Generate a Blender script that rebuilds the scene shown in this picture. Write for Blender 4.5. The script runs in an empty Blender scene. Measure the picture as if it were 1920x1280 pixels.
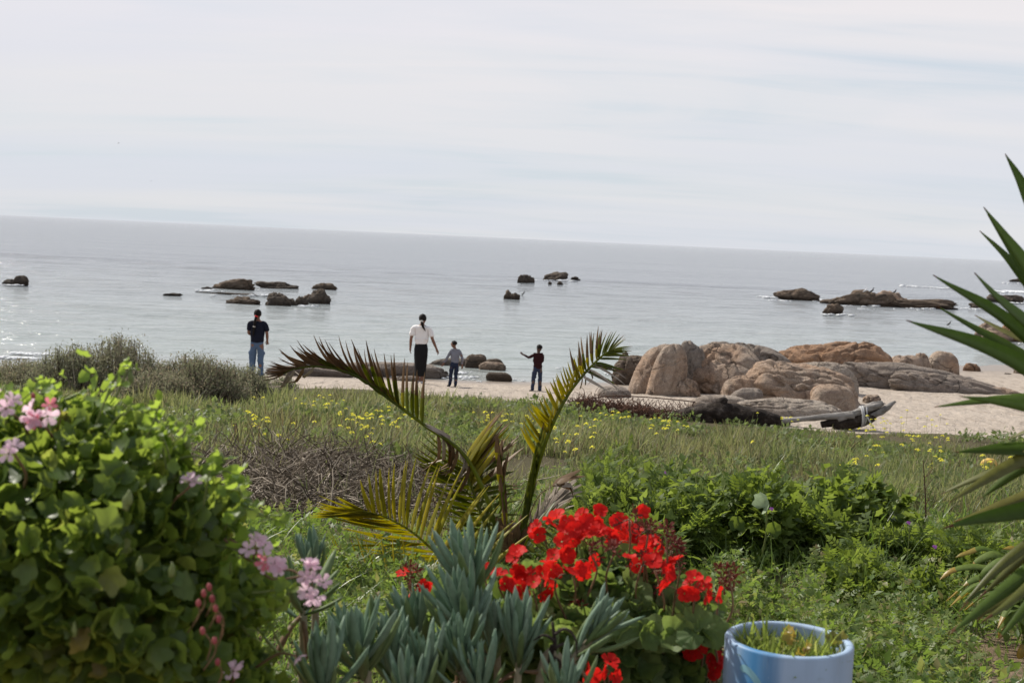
import bpy, math, random
import numpy as np
from mathutils import Vector, Matrix, Quaternion

# ------------------------------------------------------------------ camera, light, exposure
S = bpy.context.scene
COL = S.collection
rng = np.random.default_rng(11)
random.seed(5)
R_ = math.radians

F = 2500.0                       # focal length in pixels of the 1920 px wide photograph
CAMZ = 3.7                       # eye height above the sea
PITCH, ROLL = R_(4.42), R_(2.6)

cd = bpy.data.cameras.new('camera')
cam = bpy.data.objects.new('camera', cd)
COL.objects.link(cam)
CAMROT = Matrix.Rotation(math.pi / 2 - PITCH, 4, 'X') @ Matrix.Rotation(ROLL, 4, 'Z')
cam.matrix_world = Matrix.Translation((0, 0, CAMZ)) @ CAMROT
cd.sensor_width = 22.3
cd.sensor_fit = 'HORIZONTAL'
cd.lens = 22.3 * F / 1920
cd.clip_start = 0.05
cd.clip_end = 60000
cd.dof.use_dof = True
cd.dof.focus_distance = 8.5
cd.dof.aperture_fstop = 4.5
S.camera = cam

SUN_AZ, SUN_EL = R_(-52), R_(44)     # to the left of the view, fairly high
SUNDIR = Vector((math.sin(SUN_AZ) * math.cos(SUN_EL), math.cos(SUN_AZ) * math.cos(SUN_EL), math.sin(SUN_EL)))
sl = bpy.data.lights.new('sun', 'SUN')
sl.energy = 5.0
sl.angle = R_(0.6)
sl.color = (1.0, 0.94, 0.84)
so = bpy.data.objects.new('sun', sl)
so.rotation_euler = SUNDIR.to_track_quat('Z', 'Y').to_euler()
so.location = (-20, 20, 40)
COL.objects.link(so)

S.view_settings.view_transform = 'Standard'
S.view_settings.look = 'None'
S.view_settings.exposure = 0.2
S.view_settings.gamma = 1.0
S.view_settings.use_curve_mapping = False


class NT:
    """small helper to write node trees"""
    def __init__(s, tree):
        s.t = tree
        s.n = tree.nodes
        s.n.clear()

    def new(s, typ, ins=None, **kw):
        nd = s.n.new(typ)
        for k, v in kw.items():
            setattr(nd, k, v)
        for k, v in (ins or {}).items():
            s.set(nd, k, v)
        return nd

    def set(s, nd, k, v):
        sk = nd.inputs[k]
        if isinstance(v, bpy.types.NodeSocket):
            s.t.links.new(v, sk)
        elif isinstance(v, bpy.types.Node):
            s.t.links.new(v.outputs[0], sk)
        else:
            if isinstance(v, (tuple, list)) and len(v) == 3 and sk.type == 'RGBA':
                v = (*v, 1)
            sk.default_value = v

    def ramp(s, fac, stops, interp='LINEAR'):
        nd = s.new('ShaderNodeValToRGB', {0: fac})
        cr = nd.color_ramp
        cr.interpolation = interp
        while len(cr.elements) > 1:
            cr.elements.remove(cr.elements[-1])
        for i, (p, c) in enumerate(stops):
            e = cr.elements[0] if i == 0 else cr.elements.new(p)
            e.position = p
            e.color = (c, c, c, 1) if isinstance(c, (int, float)) else (*c, 1)
        return nd.outputs[0]

    def math(s, op, a, b=0.0, clamp=False):
        return s.new('ShaderNodeMath', {0: a, 1: b}, operation=op, use_clamp=clamp).outputs[0]

    def vmath(s, op, a, b=(0, 0, 0)):
        return s.new('ShaderNodeVectorMath', {0: a, 1: b}, operation=op).outputs[0]

    def noise(s, vec, scale, detail=4, rough=0.55, dist=0.0):
        return s.new('ShaderNodeTexNoise', {'Vector': vec, 'Scale': scale, 'Detail': detail, 'Roughness': rough, 'Distortion': dist}).outputs[0]

    def mix(s, fac, a, b, mode='MIX'):
        nd = s.new('ShaderNodeMix', data_type='RGBA', blend_type=mode)
        s.set(nd, 0, fac); s.set(nd, 6, a); s.set(nd, 7, b)
        return nd.outputs[2]


def make_world():
    w = bpy.data.worlds.new('World')
    S.world = w
    w.use_nodes = True
    t = NT(w.node_tree)
    out = t.new('ShaderNodeOutputWorld')
    sky = t.new('ShaderNodeTexSky', sky_type='NISHITA')
    sky.sun_disc = False
    sky.sun_elevation = SUN_EL
    sky.sun_rotation = SUN_AZ
    sky.air_density = 1.0
    sky.dust_density = 1.5
    d = t.new('ShaderNodeTexCoord').outputs['Generated']
    sep = t.new('ShaderNodeSeparateXYZ', {0: d})
    up = t.math('MAXIMUM', sep.outputs[2], 0.0)
    den = t.math('ADD', up, 0.12)
    u = t.math('DIVIDE', sep.outputs[0], den)
    v = t.math('DIVIDE', sep.outputs[1], den)
    flat = t.new('ShaderNodeCombineXYZ', {0: u, 1: v, 2: 0.0}).outputs[0]
    m1 = t.new('ShaderNodeMapping', {'Vector': flat, 'Location': (3.3, 1.15, 0), 'Rotation': (0, 0, R_(-9)), 'Scale': (0.34, 0.8, 1)}).outputs[0]
    n1 = t.noise(m1, 1.1, 5, 0.5, 0.8)
    m2 = t.new('ShaderNodeMapping', {'Vector': flat, 'Location': (7.1, 2.0, 0), 'Rotation': (0, 0, R_(-14)), 'Scale': (0.35, 1.6, 1)}).outputs[0]
    n2 = t.noise(m2, 2.0, 6, 0.55, 0.7)
    cl = t.math('ADD', t.math('MULTIPLY', n1, 0.68), t.math('MULTIPLY', n2, 0.32))
    cover = t.ramp(cl, [(0.36, 0.35), (0.44, 0.76), (0.54, 0.98)])
    warm = t.ramp(t.noise(m1, 0.9, 3, 0.5), [(0.42, (0.92, 0.925, 0.965)), (0.60, (1.03, 0.99, 0.945))])
    hor = t.ramp(up, [(0.0, (6.5, 6.65, 6.95)), (0.05, (6.5, 6.75, 7.2)), (0.16, (7.3, 7.2, 7.55)), (0.30, (6.9, 6.85, 7.25)), (0.6, (4.9, 5.2, 5.8)), (1.0, (3.8, 4.2, 5.0))])
    cloud = t.mix(0.5, hor, t.mix(1.0, hor, warm, 'MULTIPLY'))
    blue = t.mix(t.ramp(up, [(0.0, 0.85), (0.25, 0.7), (0.6, 0.2)]), t.mix(1.0, sky.outputs[0], (1.0, 1.0, 1.0), 'MULTIPLY'), (5.2, 6.1, 6.9))
    col = t.mix(cover, blue, cloud)
    bg = t.new('ShaderNodeBackground', {'Color': col, 'Strength': 0.1})
    t.t.links.new(bg.outputs[0], out.inputs[0])


make_world()

# ------------------------------------------------------------------ geometry helpers
CR = np.array(CAMROT.to_3x3())


def ray(px, py):
    v = CR @ np.array([(px - 960) / F, -(py - 640) / F, -1.0])
    return v / v[1]


def at(px, py, Y):
    v = ray(px, py)
    return np.array([v[0] * Y, Y, CAMZ + v[2] * Y])


def at_z(px, py, z=0.0):
    v = ray(px, py)
    return at(px, py, (z - CAMZ) / v[2])


def _h(ix, iy, iz, s):
    n = (ix * 374761393 + iy * 668265263 + iz * 2147483629 + s * 974634721) & 0xffffffff
    n = ((n ^ (n >> 13)) * 1274126177) & 0xffffffff
    n = ((n ^ (n >> 15)) * 2246822519) & 0xffffffff
    return ((n ^ (n >> 16)) & 0xffff) / 32767.5 - 1.0


def vnoise(p, seed=0):
    p = np.asarray(p, float)
    i = np.floor(p).astype(np.int64)
    f = p - i
    f = f * f * f * (f * (f * 6 - 15) + 10)
    x, y, z = i[..., 0], i[..., 1], i[..., 2]
    r = 0
    for dx in (0, 1):
        wx = f[..., 0] if dx else 1 - f[..., 0]
        for dy in (0, 1):
            wy = f[..., 1] if dy else 1 - f[..., 1]
            for dz in (0, 1):
                wz = f[..., 2] if dz else 1 - f[..., 2]
                r = r + wx * wy * wz * _h(x + dx, y + dy, z + dz, seed)
    return r


def fbm(p, seed=0, octv=4, gain=0.5):
    p = np.asarray(p, float)
    a, r = 1.0, 0
    for k in range(octv):
        r = r + a * vnoise(p * (2.03 ** k) + 17.3 * k, seed + k)
        a *= gain
    return r


def n2d(x, y, sc, seed=0, octv=3):
    x = np.asarray(x, float); y = np.asarray(y, float)
    return fbm(np.stack([x * sc, y * sc, np.zeros_like(x) + 0.5], -1), seed, octv)


class MB:
    def __init__(s):
        s.v, s.f, s.m, s.r, s.n, s.sm = [], [], [], [], 0, []

    def add(s, v, faces, rnd=None, mat=0, smooth=True):
        v = np.asarray(v, float).reshape(-1, 3)
        s.v.append(v)
        s.r.append(np.full(len(v), 0.0) if rnd is None else np.broadcast_to(np.asarray(rnd, float), (len(v),)))
        for fa in (faces if isinstance(faces, list) else [faces]):
            fa = np.asarray(fa, np.int64)
            s.f.append(fa + s.n)
            s.m.append(np.broadcast_to(np.asarray(mat), (len(fa),)))
            s.sm.append(np.full(len(fa), smooth))
        s.n += len(v)
        return s

    def scatter(s, tmpl, M, T, rnd, mat=0, smooth=True):
        v, faces = tmpl
        n, k = len(T), len(v)
        if n == 0:
            return s
        V = np.einsum('nij,kj->nki', M, v) + T[:, None, :]
        off = (np.arange(n) * k)
        fl = [(fa[None] + off[:, None, None]).reshape(-1, fa.shape[1]) for fa in faces]
        return s.add(V.reshape(-1, 3), fl, np.repeat(rnd, k), mat, smooth)

    def mesh(s, name, mats, origin=(0, 0, 0)):
        me = bpy.data.meshes.new(name)
        v = np.concatenate(s.v) - np.asarray(origin, float)
        me.vertices.add(len(v))
        me.vertices.foreach_set('co', v.astype(np.float32).ravel())
        tot = np.concatenate([np.full(len(f), f.shape[1]) for f in s.f])
        loops = np.concatenate([f.ravel() for f in s.f])
        me.loops.add(len(loops))
        me.loops.foreach_set('vertex_index', loops.astype(np.int32))
        me.polygons.add(len(tot))
        st = np.concatenate([[0], np.cumsum(tot)[:-1]])
        me.polygons.foreach_set('loop_start', st.astype(np.int32))
        me.polygons.foreach_set('material_index', np.concatenate(s.m).astype(np.int32))
        me.polygons.foreach_set('use_smooth', np.concatenate(s.sm).astype(bool))
        a = me.attributes.new('rnd', 'FLOAT', 'POINT')
        a.data.foreach_set('value', np.concatenate(s.r).astype(np.float32))
        me.update(calc_edges=True)
        for m in (mats if isinstance(mats, (list, tuple)) else [mats]):
            me.materials.append(m)
        return me


W = {}     # world matrix of every object built so far


def _link(o, M, parent):
    COL.objects.link(o)
    W[o] = M
    if parent is not None:
        o.parent = parent
        o.matrix_local = W[parent].inverted() @ M
    else:
        o.matrix_world = M
    return o


def tag(o, label=None, cat=None, group=None, kind=None):
    if label: o['label'] = label
    if cat: o['category'] = cat
    if group: o['group'] = group
    if kind: o['kind'] = kind
    return o


def thing(name, label, cat, loc, group=None):
    o = bpy.data.objects.new(name, None)
    o.empty_display_size = 0.1
    _link(o, Matrix.Translation(Vector(loc)), None)
    return tag(o, label, cat, group)


def root_loc(o):
    return W[o].translation


def obj(name, mb, mats, parent=None, origin=None, kind=None):
    """vertices are in world space; the object's origin is its parent's"""
    org = Vector(origin) if origin is not None else (W[parent].translation if parent else Vector((0, 0, 0)))
    me = mb.mesh(name, mats, org)
    o = bpy.data.objects.new(name, me)
    _link(o, Matrix.Translation(org), parent)
    if kind: o['kind'] = kind
    return o


def inst(name, me, M, parent=None):
    o = bpy.data.objects.new(name, me)
    return _link(o, M, parent)


def frame_mats(d, up=None, spin=None):
    """n x 3 x 3 with column 1 (local Y) along d, column 2 (local Z) near up"""
    d = d / np.linalg.norm(d, axis=-1, keepdims=True)
    up = np.broadcast_to(np.array([0, 0, 1.0]) if up is None else up, d.shape)
    x = np.cross(d, up)
    bad = np.linalg.norm(x, axis=-1) < 1e-4
    if bad.any():
        x[bad] = np.cross(d[bad], np.array([1.0, 0.02, 0.03]))
    x = x / np.linalg.norm(x, axis=-1, keepdims=True)
    z = np.cross(x, d)
    if spin is not None:
        c, s = np.cos(spin)[:, None], np.sin(spin)[:, None]
        x, z = x * c + z * s, z * c - x * s
    return np.stack([x, d, z], -1)


def m4(M3, T):
    M = Matrix([[*M3[0], T[0]], [*M3[1], T[1]], [*M3[2], T[2]], [0, 0, 0, 1]])
    return M


def spline(pts, n):
    """Catmull-Rom through pts"""
    p = np.asarray(pts, float)
    if len(p) == 2:
        t = np.linspace(0, 1, n)[:, None]
        return p[0] * (1 - t) + p[1] * t
    q = np.vstack([2 * p[0] - p[1], p, 2 * p[-1] - p[-2]])
    t = np.linspace(0, len(p) - 1 - 1e-9, n)
    i = t.astype(int); f = (t - i)[:, None]
    a, b, c, d = q[i], q[i + 1], q[i + 2], q[i + 3]
    return 0.5 * (2 * b + (c - a) * f + (2 * a - 5 * b + 4 * c - d) * f ** 2 + (3 * b - a - 3 * c + d) * f ** 3)


def tangents(p):
    t = np.gradient(p, axis=0)
    return t / np.maximum(np.linalg.norm(t, axis=1, keepdims=True), 1e-9)


def tube(mb, pts, rad, sides=6, rnd=0.0, mat=0, cap=True):
    p = np.asarray(pts, float); n = len(p)
    rad = np.broadcast_to(np.asarray(rad, float), (n,))
    t = tangents(p)
    ref = np.array([0.31, 0.22, 0.92]) if abs(t[0, 2]) < 0.9 else np.array([0.9, 0.4, 0.1])
    u = np.cross(t, ref); u /= np.linalg.norm(u, axis=1, keepdims=True)
    w = np.cross(t, u)
    a = np.arange(sides) * 2 * math.pi / sides
    V = p[:, None] + rad[:, None, None] * (np.cos(a)[None, :, None] * u[:, None] + np.sin(a)[None, :, None] * w[:, None])
    V = V.reshape(-1, 3)
    i = np.arange(n - 1)[:, None] * sides
    j = np.arange(sides)[None]
    k = (j + 1) % sides
    fa = np.stack([i + j, i + k, i + sides + k, i + sides + j], -1).reshape(-1, 4)
    fl = [fa]
    if cap:
        fl.append(np.array([np.arange(sides)[::-1], (n - 1) * sides + np.arange(sides)]))
    mb.add(V, fl, rnd, mat)
    return mb


def ribbon(mb, pts, width, normal, fold=0.25, rnd=0.0, mats=None, thick=0.0):
    """a channelled leaf along pts; width per point (full); normal = which way the upper face looks"""
    p = np.asarray(pts, float); n = len(p)
    width = np.broadcast_to(np.asarray(width, float), (n,))
    t = tangents(p)
    nn = np.broadcast_to(np.asarray(normal, float), p.shape)
    sd = np.cross(t, nn); sd /= np.maximum(np.linalg.norm(sd, axis=1, keepdims=True), 1e-9)
    up = np.cross(sd, t)
    h = (width / 2)[:, None]
    L, Rr, C = p - sd * h + up * h * fold, p + sd * h + up * h * fold, p - up * h * fold * 0.4
    V = np.stack([L, C, Rr], 1).reshape(-1, 3)
    i = np.arange(n - 1)[:, None] * 3
    fa = np.concatenate([i + np.array([[0, 1, 4, 3]]), i + np.array([[1, 2, 5, 4]])])
    mt = 0 if mats is None else np.concatenate([mats, mats])
    if thick:
        V2 = V - np.repeat(up, 3, 0) * thick
        k = len(V)
        low = fa[:, ::-1] + k
        e = np.arange(n - 1)[:, None] * 3
        s1 = np.concatenate([e, e + 3, e + 3 + k, e + k], 1)
        s2 = np.concatenate([e + 5, e + 2, e + 2 + k, e + 5 + k], 1)
        mt = 0 if mats is None else np.concatenate([mats, mats, mats, mats, mats, mats])
        mb.add(np.vstack([V, V2]), np.concatenate([fa, low, s1, s2]), rnd, mt)
    else:
        mb.add(V, fa, rnd, mt)
    return mb


def icosphere(sub):
    import bmesh
    bm = bmesh.new()
    bmesh.ops.create_icosphere(bm, subdivisions=sub, radius=1)
    v = np.array([q.co[:] for q in bm.verts])
    f = np.array([[q.index for q in fc.verts] for fc in bm.faces])
    bm.free()
    return v, f


ICO = {k: icosphere(k) for k in (2, 3, 4, 5, 6)}

# ------------------------------------------------------------------ materials
MAT = {}


def new_mat(name):
    m = bpy.data.materials.new(name)
    m.use_nodes = True
    t = NT(m.node_tree)
    out = t.new('ShaderNodeOutputMaterial')
    MAT[name] = m
    return m, t, out


def rnd_socket(t):
    a = t.new('ShaderNodeAttribute', attribute_name='rnd').outputs['Fac']
    o = t.new('ShaderNodeObjectInfo').outputs['Random']
    return t.math('FRACT', t.math('ADD', a, o))


def leaf_mat(name, stops, tcol, trans=0.42, rough=0.5, spec=0.4, vein=0.0, patch=None):
    m, t, out = new_mat(name)
    r = rnd_socket(t)
    base = t.ramp(r, stops)
    pos = t.new('ShaderNodeNewGeometry').outputs['Position']
    if patch:
        sc, lo, hi, pc = patch
        k = t.ramp(t.noise(pos, sc, 3), [(lo, 0.0), (hi, 1.0)])
        base = t.mix(k, base, pc)
    n = t.noise(pos, 60, 2)
    base = t.mix(0.35, base, t.mix(1.0, base, t.ramp(n, [(0.3, 0.55), (0.7, 1.35)]), 'MULTIPLY'))
    p = t.new('ShaderNodeBsdfPrincipled', {'Base Color': base, 'Roughness': rough, 'Specular IOR Level': spec})
    tc = t.mix(0.5, tcol, t.mix(1.0, base, (2.2, 2.2, 2.2), 'MULTIPLY'))
    tr = t.new('ShaderNodeBsdfTranslucent', {'Color': tc})
    mx = t.new('ShaderNodeMixShader', {0: trans})
    t.t.links.new(p.outputs[0], mx.inputs[1]); t.t.links.new(tr.outputs[0], mx.inputs[2])
    t.t.links.new(mx.outputs[0], out.inputs[0])
    return m


def plain_mat(name, stops, rough=0.7, spec=0.3, nscale=30, bump=0.0, bscale=60, bdist=0.01, amount=0.5, metal=0.0, coord='Position'):
    m, t, out = new_mat(name)
    r = rnd_socket(t)
    pos = t.new('ShaderNodeNewGeometry').outputs['Position'] if coord == 'Position' else t.new('ShaderNodeTexCoord').outputs['Object']
    n = t.noise(pos, nscale, 5, 0.6)
    f = t.math('ADD', t.math('MULTIPLY', r, 1 - amount), t.math('MULTIPLY', n, amount))
    base = t.ramp(f, stops)
    p = t.new('ShaderNodeBsdfPrincipled', {'Base Color': base, 'Roughness': rough, 'Specular IOR Level': spec, 'Metallic': metal})
    if bump:
        b = t.new('ShaderNodeBump', {'Height': t.noise(pos, bscale, 6, 0.65), 'Strength': bump, 'Distance': bdist})
        t.set(p, 'Normal', b.outputs[0])
    t.t.links.new(p.outputs[0], out.inputs[0])
    return m


def rock_mat(name, a, b, c, wet=True, grain=1.0):
    m, t, out = new_mat(name)
    pos = t.new('ShaderNodeNewGeometry').outputs['Position']
    big = t.noise(pos, 0.9, 5, 0.6, 0.6)
    mid = t.noise(pos, 4.5, 6, 0.65, 0.3)
    fine = t.noise(pos, 38, 4, 0.7)
    base = t.mix(t.ramp(big, [(0.38, 0.0), (0.62, 1.0)]), a, b)
    base = t.mix(t.ramp(mid, [(0.46, 0.0), (0.66, 0.85)]), base, c)
    blot = t.noise(pos, 2.1, 7, 0.72, 0.8)
    base = t.mix(t.ramp(blot, [(0.56, 0.0), (0.68, 0.55)]), base, (0.10, 0.082, 0.07))
    base = t.mix(t.ramp(t.noise(pos, 7.5, 4, 0.7), [(0.64, 0.0), (0.72, 0.55)]), base, (0.46, 0.42, 0.37))
    base = t.mix(1.0, base, t.ramp(fine, [(0.3, 0.62), (0.5, 1.0), (0.72, 1.4)]), 'MULTIPLY')
    # thin dark cracks
    vo = t.new('ShaderNodeTexVoronoi', {'Vector': t.vmath('ADD', pos, t.vmath('SCALE', t.new('ShaderNodeTexNoise', {'Vector': pos, 'Scale': 1.3, 'Detail': 4}).outputs[1], (0, 0, 0))), 'Scale': 0.75}, feature='DISTANCE_TO_EDGE')
    crack = t.ramp(vo.outputs[0], [(0.0, 0.28), (0.03, 1.0)])
    ck = t.mix(t.ramp(t.noise(pos, 0.7, 2), [(0.45, 0.0), (0.6, 1.0)]), (1, 1, 1), crack)
    base = t.mix(1.0, base, ck, 'MULTIPLY')
    rough = 0.85
    if wet:
        z = t.new('ShaderNodeSeparateXYZ', {0: pos}).outputs[2]
        zz = t.math('ADD', z, t.math('MULTIPLY', t.math('SUBTRACT', mid, 0.5), 0.25))
        wetk = t.ramp(zz, [(0.0, 1.0), (0.14, 0.75), (0.3, 0.0)])
        base = t.mix(wetk, base, t.mix(1.0, base, (0.42, 0.40, 0.38), 'MULTIPLY'))
    p = t.new('ShaderNodeBsdfPrincipled', {'Base Color': base, 'Roughness': rough, 'Specular IOR Level': 0.3})
    h = t.math('ADD', t.math('MULTIPLY', mid, 0.7), t.math('MULTIPLY', fine, 0.3 * grain))
    h = t.math('ADD', h, t.math('MULTIPLY', crack, 0.25))
    bmp = t.new('ShaderNodeBump', {'Height': h, 'Strength': 1.0, 'Distance': 0.22})
    t.set(p, 'Normal', bmp.outputs[0])
    t.t.links.new(p.outputs[0], out.inputs[0])
    return m


rock_mat('tan_granite', (0.44, 0.295, 0.20), (0.42, 0.335, 0.265), (0.29, 0.21, 0.16))
rock_mat('rusty_granite', (0.43, 0.25, 0.145), (0.38, 0.24, 0.155), (0.26, 0.165, 0.11))
rock_mat('grey_granite', (0.32, 0.275, 0.235), (0.29, 0.235, 0.195), (0.19, 0.155, 0.13))
rock_mat('pale_granite', (0.40, 0.33, 0.27), (0.42, 0.36, 0.30), (0.29, 0.235, 0.19), wet=False)
rock_mat('dark_sea_rock', (0.10, 0.08, 0.062), (0.13, 0.10, 0.075), (0.05, 0.042, 0.036))
rock_mat('brown_sea_rock', (0.19, 0.135, 0.095), (0.15, 0.115, 0.085), (0.085, 0.065, 0.05))

leaf_mat('ivy_leaf', [(0, (0.052, 0.092, 0.018)), (0.5, (0.078, 0.132, 0.028)), (0.93, (0.115, 0.165, 0.036)), (0.985, (0.17, 0.18, 0.05)), (1, (0.22, 0.16, 0.06))], (0.46, 0.54, 0.05), 0.5, 0.42, 0.4)
leaf_mat('sprig_leaf', [(0, (0.07, 0.14, 0.02)), (1, (0.14, 0.21, 0.04))], (0.55, 0.68, 0.07), 0.55, 0.45)
leaf_mat('geranium_leaf', [(0, (0.055, 0.095, 0.028)), (0.5, (0.09, 0.145, 0.045)), (1, (0.15, 0.20, 0.075))], (0.36, 0.48, 0.05), 0.38, 0.6, 0.3)
leaf_mat('weed_leaf', [(0, (0.042, 0.075, 0.014)), (0.5, (0.068, 0.108, 0.020)), (1, (0.12, 0.16, 0.045))], (0.36, 0.44, 0.045), 0.44, 0.6, 0.25)
leaf_mat('cover_leaf', [(0, (0.055, 0.10, 0.018)), (0.55, (0.095, 0.15, 0.03)), (0.85, (0.15, 0.18, 0.055)), (1, (0.20, 0.15, 0.07))], (0.34, 0.46, 0.06), 0.40, 0.5, 0.4)
leaf_mat('meadow_blade', [(0, (0.062, 0.088, 0.030)), (0.4, (0.100, 0.132, 0.048)), (0.75, (0.165, 0.165, 0.080)), (1, (0.23, 0.19, 0.12))], (0.32, 0.35, 0.10), 0.42, 0.55, 0.3,
         patch=(0.55, 0.55, 0.72, (0.115, 0.085, 0.055)))
leaf_mat('herb_leaf', [(0, (0.07, 0.10, 0.03)), (0.6, (0.11, 0.145, 0.05)), (1, (0.17, 0.19, 0.10))], (0.30, 0.38, 0.07), 0.38, 0.55, 0.3)
leaf_mat('bright_blade', [(0, (0.06, 0.11, 0.02)), (0.8, (0.10, 0.16, 0.035)), (1, (0.2, 0.18, 0.08))], (0.32, 0.46, 0.06), 0.4, 0.4, 0.5)
leaf_mat('lit_blade', [(0, (0.10, 0.145, 0.03)), (0.8, (0.16, 0.20, 0.05)), (1, (0.26, 0.21, 0.10))], (0.50, 0.60, 0.09), 0.5, 0.6, 0.2)
leaf_mat('pale_leaf', [(0, (0.24, 0.30, 0.19)), (1, (0.29, 0.35, 0.23))], (0.34, 0.44, 0.2), 0.3, 0.6, 0.2)
leaf_mat('rust_blade', [(0, (0.085, 0.06, 0.035)), (1, (0.14, 0.095, 0.055))], (0.2, 0.13, 0.06), 0.3, 0.6, 0.2)
leaf_mat('scrub_leaf', [(0, (0.12, 0.13, 0.078)), (0.6, (0.19, 0.195, 0.13)), (0.85, (0.24, 0.21, 0.155)), (1, (0.24, 0.17, 0.13))], (0.32, 0.32, 0.17), 0.32, 0.7, 0.2)
leaf_mat('palm_green', [(0, (0.06, 0.085, 0.012)), (1, (0.11, 0.125, 0.02))], (0.56, 0.56, 0.03), 0.55, 0.4, 0.35)
leaf_mat('palm_yellow', [(0, (0.20, 0.20, 0.025)), (1, (0.30, 0.26, 0.035))], (0.85, 0.76, 0.04), 0.6, 0.4, 0.4)
leaf_mat('palm_brown', [(0, (0.13, 0.075, 0.035)), (1, (0.22, 0.14, 0.075))], (0.25, 0.13, 0.05), 0.22, 0.55, 0.3)
leaf_mat('palm_grey', [(0, (0.26, 0.21, 0.17)), (1, (0.40, 0.34, 0.28))], (0.25, 0.2, 0.15), 0.15, 0.7, 0.2)
leaf_mat('yucca_leaf', [(0, (0.055, 0.095, 0.014)), (1, (0.080, 0.125, 0.020))], (0.34, 0.46, 0.03), 0.40, 0.5, 0.35)
leaf_mat('yucca_old', [(0, (0.10, 0.115, 0.028)), (1, (0.15, 0.14, 0.035))], (0.38, 0.34, 0.05), 0.32, 0.4, 0.4)
leaf_mat('yucca_tip', [(0, (0.09, 0.04, 0.02)), (1, (0.16, 0.075, 0.03))], (0.2, 0.08, 0.03), 0.15, 0.6, 0.2)
leaf_mat('strap_leaf', [(0, (0.09, 0.14, 0.03)), (1, (0.14, 0.19, 0.05))], (0.42, 0.48, 0.06), 0.4, 0.6, 0.2)
leaf_mat('strap_tip', [(0, (0.24, 0.20, 0.04)), (1, (0.32, 0.22, 0.05))], (0.6, 0.45, 0.05), 0.4, 0.4, 0.4)
leaf_mat('chalk_leaf', [(0, (0.105, 0.175, 0.105)), (0.6, (0.145, 0.22, 0.15)), (1, (0.19, 0.265, 0.195))], (0.15, 0.28, 0.10), 0.08, 0.55, 0.3)
leaf_mat('chalk_old', [(0, (0.10, 0.155, 0.06)), (1, (0.14, 0.19, 0.075))], (0.2, 0.3, 0.06), 0.12, 0.5, 0.3)
leaf_mat('red_petal', [(0, (0.44, 0.008, 0.008)), (1, (0.60, 0.018, 0.012))], (0.75, 0.02, 0.012), 0.36, 0.6, 0.15)
leaf_mat('dead_petal', [(0, (0.09, 0.016, 0.014)), (1, (0.15, 0.03, 0.022))], (0.15, 0.03, 0.02), 0.15, 0.7, 0.2)
leaf_mat('pink_petal', [(0, (0.55, 0.38, 0.46)), (1, (0.68, 0.52, 0.60))], (0.85, 0.60, 0.68), 0.42, 0.6, 0.15)
leaf_mat('rose_petal', [(0, (0.55, 0.16, 0.2)), (1, (0.66, 0.22, 0.28))], (0.8, 0.25, 0.3), 0.35, 0.6, 0.15)
leaf_mat('yellow_petal', [(0, (0.72, 0.66, 0.05)), (1, (0.80, 0.74, 0.12))], (0.9, 0.85, 0.1), 0.35, 0.6, 0.15)
leaf_mat('violet_petal', [(0, (0.36, 0.10, 0.42)), (1, (0.42, 0.14, 0.5))], (0.5, 0.15, 0.6), 0.35, 0.6, 0.15)
plain_mat('twig', [(0.2, (0.05, 0.038, 0.026)), (0.55, (0.14, 0.11, 0.078)), (0.88, (0.42, 0.36, 0.29))], 0.8, 0.2, 8, amount=0.25)
plain_mat('rust_twig', [(0.2, (0.06, 0.03, 0.022)), (0.8, (0.14, 0.07, 0.045))], 0.8, 0.2, 8, amount=0.3)
plain_mat('green_stem', [(0.2, (0.11, 0.15, 0.04)), (0.8, (0.19, 0.22, 0.075))], 0.55, 0.4, 20)
plain_mat('brown_stem', [(0.2, (0.13, 0.085, 0.045)), (0.8, (0.25, 0.15, 0.085))], 0.6, 0.3, 20)
plain_mat('woody_stem', [(0.2, (0.16, 0.14, 0.09)), (0.8, (0.32, 0.29, 0.20))], 0.7, 0.3, 30, 0.6, 120, 0.004)
plain_mat('bud', [(0.2, (0.20, 0.035, 0.04)), (0.8, (0.36, 0.09, 0.09))], 0.6, 0.3, 30)
plain_mat('driftwood_dark', [(0.3, (0.010, 0.008, 0.007)), (0.5, (0.030, 0.021, 0.016)), (0.62, (0.075, 0.06, 0.05)), (0.75, (0.16, 0.14, 0.125))], 0.85, 0.2, 5.0, 1.0, 14, 0.09, amount=0.95)
plain_mat('driftwood_grey', [(0.25, (0.12, 0.11, 0.10)), (0.75, (0.34, 0.32, 0.30))], 0.8, 0.2, 5, 0.8, 30, 0.03, amount=0.95)
plain_mat('rope', [(0.2, (0.25, 0.25, 0.26)), (0.8, (0.42, 0.42, 0.42))], 0.8, 0.2, 60)
plain_mat('rusty_wire', [(0.2, (0.035, 0.02, 0.014)), (0.8, (0.10, 0.055, 0.035))], 0.7, 0.3, 20, metal=0.2)
plain_mat('spine', [(0.2, (0.42, 0.36, 0.2)), (0.8, (0.6, 0.5, 0.3))], 0.6, 0.3, 20)
plain_mat('cactus_skin', [(0.2, (0.06, 0.10, 0.04)), (0.8, (0.12, 0.16, 0.07))], 0.55, 0.35, 40)
plain_mat('ochre_stone', [(0.2, (0.5, 0.3, 0.06)), (0.8, (0.65, 0.45, 0.14))], 0.7, 0.3, 20, coord='Object', amount=0.9)
plain_mat('skin_brown', [(0.2, (0.16, 0.078, 0.05)), (0.8, (0.20, 0.10, 0.066))], 0.55, 0.4, 12)
plain_mat('skin_dark', [(0.2, (0.062, 0.034, 0.026)), (0.8, (0.085, 0.046, 0.034))], 0.55, 0.4, 12)
plain_mat('hair_black', [(0.2, (0.008, 0.007, 0.006)), (0.8, (0.016, 0.013, 0.012))], 0.7, 0.12, 80, 0.5, 120, 0.01)
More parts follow.
